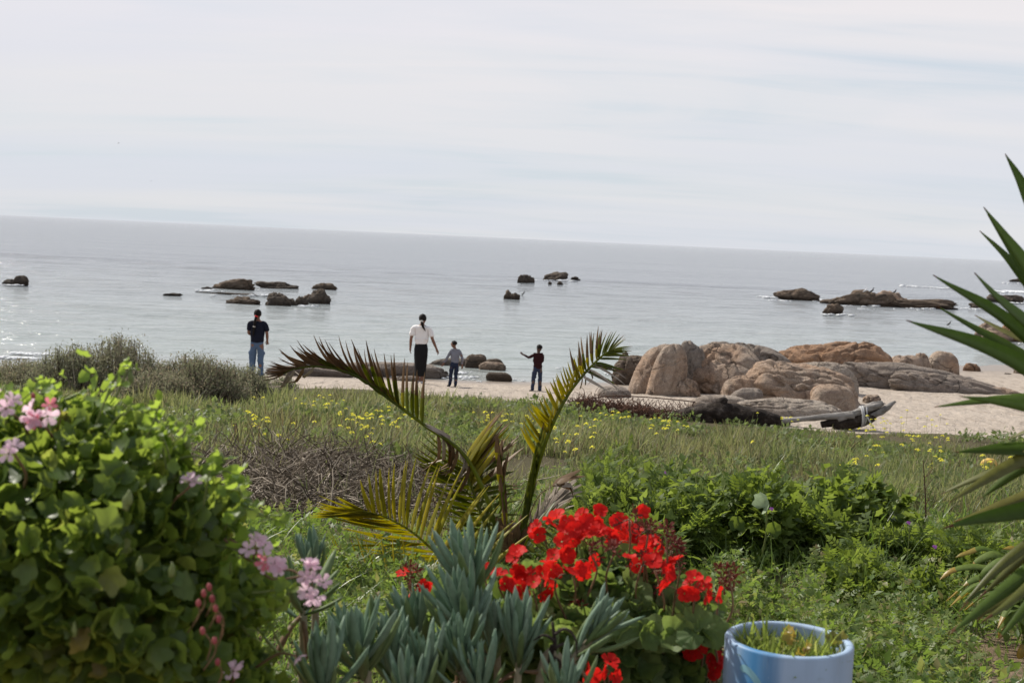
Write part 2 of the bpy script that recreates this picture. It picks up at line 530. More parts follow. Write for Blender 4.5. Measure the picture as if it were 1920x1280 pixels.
plain_mat('cloth_navy', [(0.2, (0.008, 0.010, 0.020)), (0.8, (0.013, 0.016, 0.030))], 0.85, 0.15, 14, 0.4, 14, 0.03)
plain_mat('cloth_denim', [(0.2, (0.060, 0.098, 0.165)), (0.8, (0.10, 0.15, 0.235))], 0.85, 0.15, 10, 0.5, 12, 0.03)
plain_mat('cloth_white', [(0.2, (0.72, 0.70, 0.70)), (0.8, (0.80, 0.78, 0.78))], 0.85, 0.15, 10, 0.6, 9, 0.04)
plain_mat('cloth_black', [(0.2, (0.006, 0.006, 0.007)), (0.8, (0.014, 0.014, 0.015))], 0.85, 0.15, 10, 0.5, 12, 0.03)
plain_mat('cloth_grey', [(0.2, (0.15, 0.155, 0.19)), (0.8, (0.20, 0.205, 0.24))], 0.85, 0.15, 10, 0.5, 12, 0.03)
plain_mat('cloth_dark_blue', [(0.2, (0.016, 0.022, 0.045)), (0.8, (0.03, 0.04, 0.075))], 0.85, 0.15, 10, 0.5, 14, 0.03)
plain_mat('cloth_maroon', [(0.2, (0.022, 0.006, 0.007)), (0.8, (0.04, 0.010, 0.012))], 0.85, 0.15, 10, 0.5, 14, 0.03)
plain_mat('shoe_pale', [(0.2, (0.36, 0.38, 0.42)), (0.8, (0.48, 0.50, 0.54))], 0.7, 0.3, 20)
plain_mat('shoe_dark', [(0.2, (0.015, 0.015, 0.016)), (0.8, (0.03, 0.03, 0.032))], 0.7, 0.3, 20)
plain_mat('red_band', [(0.2, (0.5, 0.015, 0.015)), (0.8, (0.6, 0.02, 0.02))], 0.7, 0.3, 20)
plain_mat('pale_band', [(0.2, (0.5, 0.48, 0.44)), (0.8, (0.6, 0.58, 0.54))], 0.7, 0.3, 20)
plain_mat('feather_white', [(0.2, (0.7, 0.7, 0.7)), (0.8, (0.8, 0.8, 0.8))], 0.7, 0.2, 20)
plain_mat('feather_grey', [(0.2, (0.30, 0.31, 0.33)), (0.8, (0.42, 0.43, 0.45))], 0.7, 0.2, 20)
plain_mat('feather_black', [(0.2, (0.012, 0.012, 0.013)), (0.8, (0.03, 0.03, 0.03))], 0.6, 0.3, 20)
plain_mat('foam', [(0.2, (0.66, 0.68, 0.70)), (0.8, (0.8, 0.81, 0.82))], 0.6, 0.3, 6)


def ground_materials():
    # soil of the garden and meadow, sandier where bare
    m, t, out = new_mat('soil')
    pos = t.new('ShaderNodeNewGeometry').outputs['Position']
    n = t.noise(pos, 1.1, 5, 0.6)
    f = t.noise(pos, 26, 5, 0.7)
    g = t.noise(pos, 140, 3, 0.7)
    base = t.mix(t.ramp(n, [(0.38, 0.0), (0.62, 1.0)]), (0.22, 0.155, 0.10), (0.29, 0.215, 0.15))
    base = t.mix(t.ramp(f, [(0.5, 0.0), (0.72, 0.8)]), base, (0.13, 0.10, 0.065))
    base = t.mix(1.0, base, t.ramp(g, [(0.3, 0.7), (0.7, 1.3)]), 'MULTIPLY')
    y = t.new('ShaderNodeSeparateXYZ', {0: pos}).outputs[1]
    k = t.ramp(t.math('DIVIDE', y, 30.0), [(0.24, 0.0), (0.36, 1.0)])
    base = t.mix(k, base, t.mix(t.ramp(f, [(0.4, 0.0), (0.6, 1.0)]), (0.085, 0.075, 0.04), (0.12, 0.10, 0.06)))
    p = t.new('ShaderNodeBsdfPrincipled', {'Base Color': base, 'Roughness': 0.95, 'Specular IOR Level': 0.15})
    b = t.new('ShaderNodeBump', {'Height': t.math('ADD', f, t.math('MULTIPLY', g, 0.4)), 'Strength': 0.9, 'Distance': 0.05})
    t.set(p, 'Normal', b.outputs[0])
    t.t.links.new(p.outputs[0], out.inputs[0])
    # beach sand
    m, t, out = new_mat('sand')
    pos = t.new('ShaderNodeNewGeometry').outputs['Position']
    n = t.noise(pos, 0.5, 4, 0.6)
    st = t.new('ShaderNodeMapping', {'Vector': pos, 'Scale': (1.0, 0.55, 1)}).outputs[0]
    f = t.noise(st, 3.2, 6, 0.68, 0.4)
    g = t.noise(pos, 55, 3, 0.7)
    base = t.mix(n, (0.36, 0.30, 0.245), (0.43, 0.37, 0.315))
    base = t.mix(t.ramp(t.noise(st, 5.0, 6, 0.7), [(0.52, 0.0), (0.63, 0.7)]), base, (0.22, 0.175, 0.135))   # scattered wrack
    base = t.mix(1.0, base, t.ramp(g, [(0.3, 0.82), (0.7, 1.15)]), 'MULTIPLY')
    z = t.new('ShaderNodeSeparateXYZ', {0: pos}).outputs[2]
    wet = t.ramp(t.math('ADD', z, t.math('MULTIPLY', t.math('SUBTRACT', n, 0.5), 0.06)), [(0.03, 1.0), (0.10, 0.0)])
    base = t.mix(wet, base, (0.23, 0.19, 0.155))
    p = t.new('ShaderNodeBsdfPrincipled', {'Base Color': base, 'Roughness': t.math('SUBTRACT', 0.9, t.math('MULTIPLY', wet, 0.55)), 'Specular IOR Level': 0.3})
    b = t.new('ShaderNodeBump', {'Height': f, 'Strength': t.math('SUBTRACT', 1.0, t.math('MULTIPLY', wet, 0.85)), 'Distance': 0.16})
    t.set(p, 'Normal', b.outputs[0])
    t.t.links.new(p.outputs[0], out.inputs[0])
    # sea water
    m, t, out = new_mat('sea_water')
    pos = t.new('ShaderNodeNewGeometry').outputs['Position']
    y = t.new('ShaderNodeSeparateXYZ', {0: pos}).outputs[1]
    off = t.math('DIVIDE', t.math('SUBTRACT', y, 33.0), 120.0)
    base = t.ramp(off, [(0.0, (0.31, 0.315, 0.30)), (0.05, (0.29, 0.325, 0.315)), (0.3, (0.25, 0.272, 0.28)), (0.8, (0.165, 0.178, 0.198))])
    mp = t.new('ShaderNodeMapping', {'Vector': pos, 'Scale': (0.42, 1.0, 1.0), 'Rotation': (0, 0, R_(6))}).outputs[0]
    w1 = t.noise(mp, 2.0, 4, 0.6, 0.4)
    w2 = t.noise(mp, 0.32, 4, 0.55, 0.3)
    w3 = t.noise(mp, 0.035, 4, 0.55)
    h = t.math('ADD', t.math('MULTIPLY', w1, 0.5), t.math('MULTIPLY', w2, 1.1))
    h = t.math('ADD', h, t.math('MULTIPLY', w3, 3.5))
    b = t.new('ShaderNodeBump', {'Height': h, 'Strength': 0.6, 'Distance': 1.0})
    p = t.new('ShaderNodeBsdfPrincipled', {'Base Color': base, 'Roughness': 0.1, 'IOR': 1.333, 'Specular IOR Level': 0.5})
    t.set(p, 'Normal', b.outputs[0])
    t.t.links.new(p.outputs[0], out.inputs[0])
    # painted pipe
    m, t, out = new_mat('painted_pipe')
    o = t.new('ShaderNodeTexCoord').outputs['Object']
    s3 = t.new('ShaderNodeSeparateXYZ', {0: o})
    ang = t.math('ARCTAN2', s3.outputs[0], t.math('MULTIPLY', s3.outputs[1], -1.0))   # 0 faces the viewer, negative left
    st = t.new('ShaderNodeMapping', {'Vector': o, 'Scale': (30, 30, 2.0)}).outputs[0]
    n = t.noise(st, 1.0, 4, 0.6)
    nb = t.noise(o, 9, 4, 0.6)
    a = t.math('ADD', ang, t.math('MULTIPLY', t.math('SUBTRACT', n, 0.5), 0.35))
    brush = t.ramp(t.math('ADD', t.math('DIVIDE', a, 6.283), 0.5), [(0.28, 0.0), (0.345, 0.75), (0.385, 1.0), (0.425, 0.75), (0.465, 0.0)])
    zf = t.ramp(t.math('ADD', s3.outputs[2], t.math('MULTIPLY', nb, 0.05)), [(0.0, 1.0), (0.865, 1.0), (0.915, 0.25), (0.93, 0.0)])
    base = t.mix(brush, (0.30, 0.40, 0.54), (0.045, 0.18, 0.37))
    base = t.mix(t.ramp(nb, [(0.62, 0.0), (0.75, 0.5)]), base, (0.30, 0.40, 0.56))
    base = t.mix(1.0, base, t.ramp(n, [(0.3, 0.90), (0.7, 1.08)]), 'MULTIPLY')
    chip = t.noise(o, 34, 5, 0.75)
    base = t.mix(t.ramp(chip, [(0.70, 0.0), (0.73, 0.4)]), base, (0.62, 0.64, 0.66))
    drip = t.noise(t.new('ShaderNodeMapping', {'Vector': o, 'Scale': (16, 16, 1.5)}).outputs[0], 1.6, 5, 0.65)
    base = t.mix(t.ramp(drip, [(0.56, 0.0), (0.72, 0.30)]), base, (0.24, 0.23, 0.21))
    p = t.new('ShaderNodeBsdfPrincipled', {'Base Color': base, 'Roughness': 0.5, 'Specular IOR Level': 0.35})
    bb = t.new('ShaderNodeBump', {'Height': n, 'Strength': 0.15, 'Distance': 0.004})
    t.set(p, 'Normal', bb.outputs[0])
    t.t.links.new(p.outputs[0], out.inputs[0])


ground_materials()
plain_mat('mint_paint', [(0.2, (0.18, 0.40, 0.50)), (0.8, (0.24, 0.47, 0.55))], 0.5, 0.4, 30)
plain_mat('potting_soil', [(0.2, (0.03, 0.022, 0.015)), (0.8, (0.09, 0.065, 0.045))], 0.95, 0.1, 60, 0.8, 80, 0.02, amount=0.9)

# ------------------------------------------------------------------ terrain
XW = np.array([-60, -12, -4, 0, 3, 6, 10, 14, 18, 40, 70.0])
YW = np.array([31, 32.5, 33.8, 34.4, 35.5, 40, 43.5, 45.5, 48, 55, 60.0])
XB = np.array([-60, -6, -3, 0, 3, 6, 60.0])
YB = np.array([27.2, 27.6, 28.0, 27.2, 25.6, 24.8, 24.2])


def yw(x): return np.interp(x, XW, YW)
def yb(x): return np.interp(x, XB, YB) + 0.35 * n2d(x, np.zeros_like(np.asarray(x, float)), 0.6, 91)


def ground_z(x, y):
    x = np.asarray(x, float); y = np.asarray(y, float)
    b, w = yb(x), yw(x)
    t = np.clip((y - 5.0) / (b - 5.0), 0, 1)
    zg = 1.9 - (1.9 - 0.38) * (t * 0.8 + 0.2 * t * t * (3 - 2 * t))
    zg = zg + 0.05 * n2d(x, y, 0.45, 3) * np.clip((y - 2) / 4, 0, 1) * np.clip((b - y) / 3, 0, 1)
    s = (y - b) / (w - b)
    zs = np.where(s < 1, 0.38 * (1 - np.clip(s, 0, 1)) ** 1.05, -(y - w) * 0.05)
    zs = zs + 0.02 * n2d(x, y, 0.9, 5) * np.clip((y - b) / 1.5, 0, 1) * np.clip(1.2 - s, 0, 1)
    return np.where(y < b, zg, zs)


def hit(px, py):
    v = ray(px, py)
    Y = np.geomspace(2.5, 80, 1500)
    z = CAMZ + v[2] * Y - ground_z(v[0] * Y, Y)
    k = np.where(z < 0)[0]
    y0 = Y[k[0]] if len(k) else 80
    p = at(px, py, y0)
    p[2] = float(ground_z(p[0], p[1]))
    return p


def on_ground(x, y): return np.array([x, y, float(ground_z(x, y))])


def grid_faces(nr, nc):
    i = np.arange(nr - 1)[:, None] * nc
    j = np.arange(nc - 1)[None]
    return np.stack([i + j, i + j + 1, i + nc + j + 1, i + nc + j], -1).reshape(-1, 4)


def build_terrain():
    xs = np.concatenate([np.linspace(-60, -13, 24)[:-1], np.linspace(-13, 13, 200), np.linspace(13, 60, 24)[1:]])
    nc = len(xs)
    rows = np.concatenate([[0.0], np.linspace(0.15, 1, 200)])
    b = yb(xs)
    Y = -15 + (b[None] + 15) * rows[:, None]
    X = np.broadcast_to(xs[None], Y.shape)
    Z = ground_z(X, Y - 1e-4)
    Z[-1] = ground_z(xs, b)
    g = MB().add(np.stack([X, Y, Z], -1), grid_faces(len(rows), nc))
    tag(obj('ground', g, MAT['soil']), kind='structure')
    rows = np.concatenate([np.linspace(0, 1, 150), np.array([1.1, 1.3, 2, 4, 8])])
    Y = b[None] + (70 - b[None]) * rows[:, None] ** 1.6
    X = np.broadcast_to(xs[None], Y.shape)
    Z = ground_z(X, Y)
    Z = np.maximum(Z, -6)
    foot = np.clip(n2d(X, Y, 2.6, 44, 2), -0.6, 0.6) * 0.035 * np.clip((Z - 0.06) / 0.1, 0, 1) * np.clip((Y - b[None]) * 2, 0, 1)
    g = MB().add(np.stack([X, Y, Z + foot], -1), grid_faces(len(rows), nc))
    tag(obj('beach_sand', g, MAT['sand']), kind='structure')
    # sea
    rows = np.concatenate([np.geomspace(29, 130, 470), np.geomspace(134, 30000, 80)])
    cols = np.concatenate([[-3.5, -2.2, -1.5, -1.2], np.linspace(-1, 1, 442), [1.2, 1.5, 2.2, 3.5]])
    half = 7 + rows * 0.44
    X = cols[None] * half[:, None]
    Y = np.broadcast_to(rows[:, None], X.shape)
    dx = (half * 2 / 442)[:, None]
    dy = np.gradient(rows)[:, None]
    Z = np.zeros_like(X)
    for wl, amp, sd in ((7.0, 0.07, 1), (3.2, 0.05, 2), (1.5, 0.035, 3), (0.8, 0.022, 4), (0.45, 0.010, 5)):
        keep = np.clip(wl / (2.5 * np.maximum(dx, dy)) - 0.6, 0, 1)
        p = np.stack([X / wl * 0.42 + 0.1 * Y / wl, Y / wl * 1.3, np.full_like(X, sd * 3.7)], -1)
        Z = Z + amp * vnoise(p, 60 + sd) * keep
    shore = np.clip((Y - yw(X)) / 6, 0.15, 1)
    Z = Z * shore
    # low incoming swells
    for yc, a in ((36.6, 0.05), (39.5, 0.06), (44.0, 0.05)):
        c = yc + 0.8 * n2d(X, np.zeros_like(X), 0.25, int(yc)) + (yw(X) - 34.4) * 0.9
        Z = Z + a * np.exp(-((Y - c) / 0.45) ** 2) * np.clip(n2d(X, Y, 0.18, 71, 2) + 0.5, 0, 1)
    s = MB().add(np.stack([X, Y, Z], -1), grid_faces(len(rows), 450))
    tag(obj('sea', s, MAT['sea_water']), kind='structure')


build_terrain()

# ------------------------------------------------------------------ rocks
def rock_mesh(c, half, sub, seed, p=2.6, rough=0.16, skew=(0.0, 0.0), facet=0.0, tilt=0.0, lump=1.1, crease=0.0):
    """boulder around centre c (its waist), half = (rx, ry, rz)"""
    v, f = ICO[sub]
    v = v.copy()
    r = (np.abs(v) ** p).sum(1) ** (-1 / p)
    q = v * r[:, None]
    nz = fbm(v * lump + seed * 7.7, seed, 5, 0.40)
    q = q * (1 + rough * nz)[:, None]
    n2 = fbm(v * lump * 3.4 + seed * 2.9, seed + 20, 4, 0.55)
    wv = v + 0.10 * fbm(v * 3 + seed, seed + 3, 3)[:, None]
    g = np.abs(vnoise(wv * np.array([1.7, 1.2, 0.9]) + seed * 5.3, seed + 31))
    g2 = np.abs(vnoise(wv * np.array([0.9, 0.9, 2.0]) + seed * 1.9, seed + 37))
    q = q * (1 + rough * 0.17 * n2 - 0.060 * np.exp(-(g / 0.035) ** 2) - 0.045 * np.exp(-(g2 / 0.05) ** 2))[:, None]
    if facet:
        w = np.abs(fbm(v * 1.7 + seed * 3.1, seed + 50, 3))
        q = q * (1 - facet * np.exp(-(w / 0.10) ** 2))[:, None]
    if crease:
        w = np.abs(np.sin((v[:, 0] * 1.3 + v[:, 2] * 0.5 + 0.25 * vnoise(v * 2 + seed, seed)) * 4.2 + seed))
        q = q * (1 - crease * np.exp(-(w / 0.13) ** 2))[:, None]
    q[:, 0] += skew[0] * q[:, 2] + tilt * q[:, 1]
    q[:, 1] += skew[1] * q[:, 2]
    q = q * np.asarray(half) + np.asarray(c)
    return q, f


def rock(label, x0, x1, yt, ybs, Y=None, mat='dark_sea_rock', depth=0.5, sub=4, seed=1, sink=0.45, group=None, name='rock', loft=None, **kw):
    """stands where the picture shows it: x0..x1 wide, top yt, foot ybs; Y = distance (else its foot is at the water)"""
    xm = (x0 + x1) / 2
    foot = at_z(xm, ybs, 0.0) if Y is None else at(xm, ybs, Y)
    d = foot[1]
    w = (x1 - x0) / F * d
    ry = w * 0.5 * depth
    d2 = d + ry * 0.75
    top = at(xm, yt, d2)[2]
    z0 = foot[2] if loft is None else loft
    h = top - z0
    c = at(xm, ybs, d2)
    c[2] = z0 + h * 0.12
    rz = h * 0.90
    half = (w * 0.5 * d2 / d, ry, rz)
    q, f = rock_mesh(c, half, sub, seed, **kw)
    q[:, 2] = np.where(q[:, 2] < z0, z0 + (q[:, 2] - z0) * (sink + 0.3), q[:, 2])
    mb = MB().add(q, f)
    return tag(obj(name, mb, MAT[mat], origin=(c[0], c[1], z0)), label, 'rock', group)


G1 = 'rocks in the shallow water behind the people'
G2 = 'granite boulders along the beach'
G3 = 'rocks far out in the sea'
SEA = [
    ('dark pointed rock alone in the sea far at the left', 24, 53, 515, 534, 'dark_sea_rock', 3, dict(skew=(0.25, 0), facet=0.2)),
    ('low dark ledge touching the lone pointed rock in the sea', 5, 34, 525, 533, 'dark_sea_rock', 4, dict(facet=0.1)),
    ('broad rounded dark rock, biggest of the far row in the sea', 402, 471, 524, 544, 'brown_sea_rock', 5, dict(skew=(0.4, 0), facet=0.1)),
    ('flat rock long and low beside the rounded one in the sea', 481, 559, 529, 542, 'dark_sea_rock', 6, dict(rough=0.25)),
    ('knobbly rock closing the far row of sea rocks', 585, 626, 531, 544, 'brown_sea_rock', 7, dict(rough=0.3, facet=0.2)),
    ('tiny dark rock off the end of the far sea row', 378, 396, 537, 543, 'dark_sea_rock', 8, {}),
    ('low reddish reef barely above the water between the two sea rows', 380, 486, 549, 552, 'brown_sea_rock', 9, dict(rough=0.4, facet=0.3)),
    ('thin dark reef strip lying in the sea above the scrub', 306, 338, 550, 554, 'dark_sea_rock', 10, dict(rough=0.35)),
    ('broad notched brown rock of the near sea row', 428, 486, 553, 572, 'brown_sea_rock', 11, dict(rough=0.3, facet=0.25)),
    ('dark rock with a sharp upright point in the near sea row', 501, 542, 549, 575, 'dark_sea_rock', 12, dict(skew=(-0.25, 0), facet=0.25)),
    ('blackish low rock behind the sharp pointed one', 534, 557, 558, 574, 'dark_sea_rock', 13, dict(rough=0.3)),
    ('pair of small round dark humps between two sea rocks', 555, 576, 557, 573, 'dark_sea_rock', 14, dict(rough=0.3, facet=0.3)),
    ('tall blocky dark rock closing the near sea row', 578, 616, 546, 571, 'dark_sea_rock', 15, dict(facet=0.2)),
    ('flat spur leaning on the tall blocky sea rock', 568, 592, 553, 566, 'brown_sea_rock', 16, dict(rough=0.3)),
    ('rounded black hump with a smaller twin beside it in mid sea', 971, 990, 516, 531, 'dark_sea_rock', 17, dict(p=3.2)),
    ('smaller twin of the rounded black hump in mid sea', 988, 1001, 517, 531, 'dark_sea_rock', 18, {}),
    ('whale backed dark rock in mid sea', 1017, 1064, 511, 524, 'dark_sea_rock', 19, dict(skew=(0.2, 0))),
    ('small flat rock beside the whale backed rock', 1070, 1086, 519, 525, 'dark_sea_rock', 20, dict(rough=0.3)),
    ('little dark knob below the whale backed rock', 1027, 1035, 528, 534, 'dark_sea_rock', 21, {}),
    ('little pointed rock beside the knob below the whale backed rock', 1044, 1056, 528, 535, 'dark_sea_rock', 22, dict(facet=0.2)),
    ('brown rock with rounded top nearest in mid sea', 943, 960, 546, 560, 'brown_sea_rock', 23, dict(rough=0.3)),
    ('black lump touching the brown rock in mid sea', 957, 973, 551, 561, 'dark_sea_rock', 24, dict(rough=0.3)),
    ('pale brown domed reef rock, alone on the near side of the bird reef', 1456, 1533, 543, 562, 'brown_sea_rock', 25, dict(rough=0.22)),
    ('main hump of the long brown bird reef', 1550, 1664, 546, 572, 'brown_sea_rock', 26, dict(rough=0.26, facet=0.2, skew=(0.25, 0))),
    ('paler rounded hump at the back of the bird reef', 1636, 1696, 547, 569, 'tan_granite', 27, dict(rough=0.22)),
    ('low flat tail of the bird reef stretching to the yucca leaves', 1640, 1812, 563, 577, 'brown_sea_rock', 28, dict(rough=0.3, depth=0.3)),
    ('squat rugged rock standing before the bird reef', 1546, 1581, 569, 588, 'brown_sea_rock', 29, dict(rough=0.35, facet=0.3)),
    ('black flat rock half hidden by a yucca leaf tip', 1816, 1862, 568, 578, 'dark_sea_rock', 30, dict(rough=0.35)),
    ('black rock with a seal shaped top behind the yucca leaves', 1846, 1884, 551, 566, 'dark_sea_rock', 31, dict(rough=0.35)),
    ('dark rock near the breaking wave behind the yucca', 1872, 1926, 556, 567, 'dark_sea_rock', 32, dict(rough=0.3)),
    ('long flat dark rock nearest the horizon at the picture edge', 1892, 1950, 521, 529, 'dark_sea_rock', 33, dict(depth=0.4)),
    ('rounded brown boulder in the sea seen between yucca leaves', 1826, 1862, 609, 634, 'tan_granite', 34, {}),
    ('smooth boulder of the pile seen between yucca leaves', 1842, 1896, 614, 641, 'tan_granite', 35, {}),
    ('reddish top boulder of the pile behind the yucca leaves', 1862, 1950, 600, 640, 'rusty_granite', 36, dict(facet=0.2)),
    ('brown split rock in the water at the picture edge', 1900, 1944, 682, 704, 'tan_granite', 37, dict(facet=0.3, crease=0.15)),
    ('small flat wash rock beside the split rock', 1880, 1898, 699, 705, 'dark_sea_rock', 38, {}),
]
for lb, x0, x1, yt, ybs, mt, sd, kw in SEA:
    kw = {'p': 2.0, 'lump': 1.5, **kw}
    kw['rough'] = kw.get('rough', 0.2) + 0.10
    kw['facet'] = kw.get('facet', 0.05) + 0.10
    kw['depth'] = min(kw.get('depth', 0.5), 14.0 / (x1 - x0) + 0.18)
    rock(lb, x0, x1, yt, ybs, None, mt, seed=sd, sub=5 if x1 - x0 > 60 else 4, group=G3, name='sea_rock', **kw)

# rocks at the water's edge behind the people
NEAR = [
    ('long flat brown rock slab at the water edge behind the woman in white', 640, 842, 680, 706, 'grey_granite', 41, dict(depth=0.28, rough=0.2, p=3.0)),
    ('low thin end of rock behind the arching dead palm frond', 500, 660, 688, 706, 'grey_granite', 42, dict(depth=0.22, rough=0.2)),
    ('flat dark stone half in the sand beside the white shoes', 738, 800, 706, 719, 'grey_granite', 43, dict(depth=0.4)),
    ('wedge shaped rock low in the water left of the grey shirt', 803, 882, 670, 684, 'grey_granite', 44, dict(depth=0.35, skew=(0.5, 0))),
    ('tall blunt brown rock by the hand of the boy in grey', 872, 911, 666, 689, 'brown_sea_rock', 45, dict(p=3.4, facet=0.1)),
    ('small rock behind the tilted flat stone in the shallows', 905, 942, 673, 688, 'brown_sea_rock', 46, {}),
    ('tilted flat sided stone before the tall blunt rock', 899, 947, 680, 694, 'tan_granite', 47, dict(p=3.2, facet=0.2)),
    ('flat topped dark stone nearest the beach in the shallows', 912, 958, 698, 714, 'brown_sea_rock', 48, dict(p=3.2)),
    ('tiny stone in the wash between woman and boy', 829, 840, 696, 704, 'dark_sea_rock', 49, {}),
    ('little reddish rock in the water past the round boulder', 1806, 1836, 683, 697, 'rusty_granite', 50, {}),
]
for lb, x0, x1, yt, ybs, mt, sd, kw in NEAR:
    rock(lb, x0, x1, yt - 0.5, ybs + 1, None, mt, seed=sd, sub=5 if x1 - x0 > 90 else 4, group=G1, name='shore_rock', **kw)

BIG = [
    # label, x0, x1, ytop, yfoot, distance, material, seed, options
    ('dark reddish boulder behind the leaning slab, half in the water', 1148, 1226, 664, 716, 34.5, 'brown_sea_rock', 61, dict(facet=0.2)),
    ('small knob on top of the dark reddish boulder', 1156, 1182, 660, 690, 35.5, 'brown_sea_rock', 62, {}),
    ('tall leaning granite slab at the left of the big outcrop', 1176, 1262, 646, 742, 31.6, 'tan_granite', 63, dict(skew=(0.62, 0.25), p=2.2, rough=0.12, crease=0.05)),
    ('bulging granite pillar beside the leaning slab', 1208, 1282, 648, 743, 31.2, 'tan_granite', 64, dict(skew=(0.30, 0.25), p=2.3, rough=0.14, crease=0.08)),
    ('narrow shaded granite column in the dark cleft', 1262, 1322, 646, 738, 32.2, 'grey_granite', 65, dict(p=3.0, rough=0.12, crease=0.16)),
    ('small split stone at the foot of the dark cleft', 1268, 1312, 711, 744, 31.0, 'tan_granite', 66, dict(facet=0.3, crease=0.15)),
    ('great smooth dome of granite in the middle of the outcrop', 1280, 1432, 652, 726, 32.0, 'tan_granite', 67, dict(p=2.5, rough=0.15, facet=0.12, skew=(-0.1, 0.15), lump=1.3)),
    ('grey ridge of granite running behind the great dome', 1330, 1520, 649, 708, 34.2, 'grey_granite', 68, dict(p=2.3, rough=0.16, facet=0.14, depth=0.4, skew=(-0.5, 0))),
    ('rusty orange dome of granite at the back of the outcrop', 1446, 1668, 643, 708, 37.5, 'rusty_granite', 69, dict(p=2.4, rough=0.17, facet=0.12, depth=0.5, lump=1.4)),
    ('cracked brown block at the end of the rusty dome', 1630, 1668, 660, 700, 38.5, 'tan_granite', 70, dict(p=3.2)),
    ('small ribbed granite lump beside the sand pocket', 1352, 1432, 706, 744, 29.8, 'tan_granite', 71, dict(rough=0.14, crease=0.12, facet=0.15)),
    ('broad sloping granite slab in front of the grey ridge', 1404, 1618, 690, 752, 29.6, 'tan_granite', 72, dict(p=2.3, rough=0.19, facet=0.14, depth=0.6, skew=(-0.25, 0.1), lump=1.4)),
    ('low smooth slab joining the front slab to the grey hill', 1470, 1610, 684, 720, 33.0, 'pale_granite', 73, dict(depth=0.5, rough=0.12)),
    ('square ended granite block at the right foot of the sloping slab', 1522, 1604, 722, 767, 28.4, 'tan_granite', 74, dict(p=3.4, rough=0.09, skew=(-0.1, 0.1))),
    ('grey stone with dark right face above the driftwood', 1362, 1428, 727, 760, 28.6, 'grey_granite', 75, dict(p=3.0, rough=0.10, skew=(0.25, 0))),
    ('flat pale rock shelf sunk in sand behind the driftwood', 1372, 1590, 746, 782, 27.4, 'pale_granite', 76, dict(p=2.6, rough=0.14, facet=0.1, depth=0.4)),
    ('thin pale shelf of rock buried before the sand pocket', 1292, 1420, 742, 764, 28.2, 'pale_granite', 77, dict(depth=0.4, rough=0.15)),
    ('long grey whaleback of rock sloping down to the sea', 1572, 1910, 686, 752, 35.5, 'grey_granite', 78, dict(p=2.2, rough=0.14, depth=0.34, skew=(-0.6, 0), facet=0.06, lump=1.4)),
    ('sloping lower end of the grey whaleback, running into the sea', 1690, 1925, 702, 754, 34.8, 'grey_granite', 85, dict(p=2.2, rough=0.19, depth=0.35, skew=(-0.6, 0), facet=0.06, lump=1.3)),
    ('reddish low toe of the grey whaleback by the yucca', 1800, 1916, 726, 752, 35.0, 'tan_granite', 79, dict(rough=0.16, depth=0.4)),
    ('flat brown rock wedged behind the grey whaleback', 1664, 1724, 667, 696, 40.0, 'tan_granite', 80, dict(p=3.2)),
    ('upright brown boulder leaning on the round boulder', 1706, 1746, 660, 694, 40.5, 'tan_granite', 81, dict(facet=0.2)),
    ('round boulder at the sea end of the outcrop', 1738, 1798, 660, 695, 40.8, 'tan_granite', 82, dict(p=2.8, rough=0.07)),
    ('small angular stone alone on the open sand', 1618, 1652, 739, 752, 31.0, 'tan_granite', 83, dict(facet=0.3, rough=0.25)),
    ('smooth grey stone on the sand behind the upright palm frond', 1118, 1182, 725, 744, 30.0, 'grey_granite', 84, dict(p=3.0, rough=0.08)),
]
for lb, x0, x1, yt, ybs, Y, mt, sd, kw in BIG:
    xm = (x0 + x1) / 2
    g = float(ground_z(at(xm, ybs, Y)[0], Y))
    kw = dict(kw)
    rock(lb, x0, x1, yt, ybs, Y, mt, seed=sd, sub=6 if x1 - x0 > 130 else 5, group=G2, name='granite_boulder', loft=min(at(xm, ybs, Y)[2], max(g, 0.0)) - 0.05, **{'depth': 0.75, **kw, 'lump': kw.get('lump', 1.1) * 0.85})


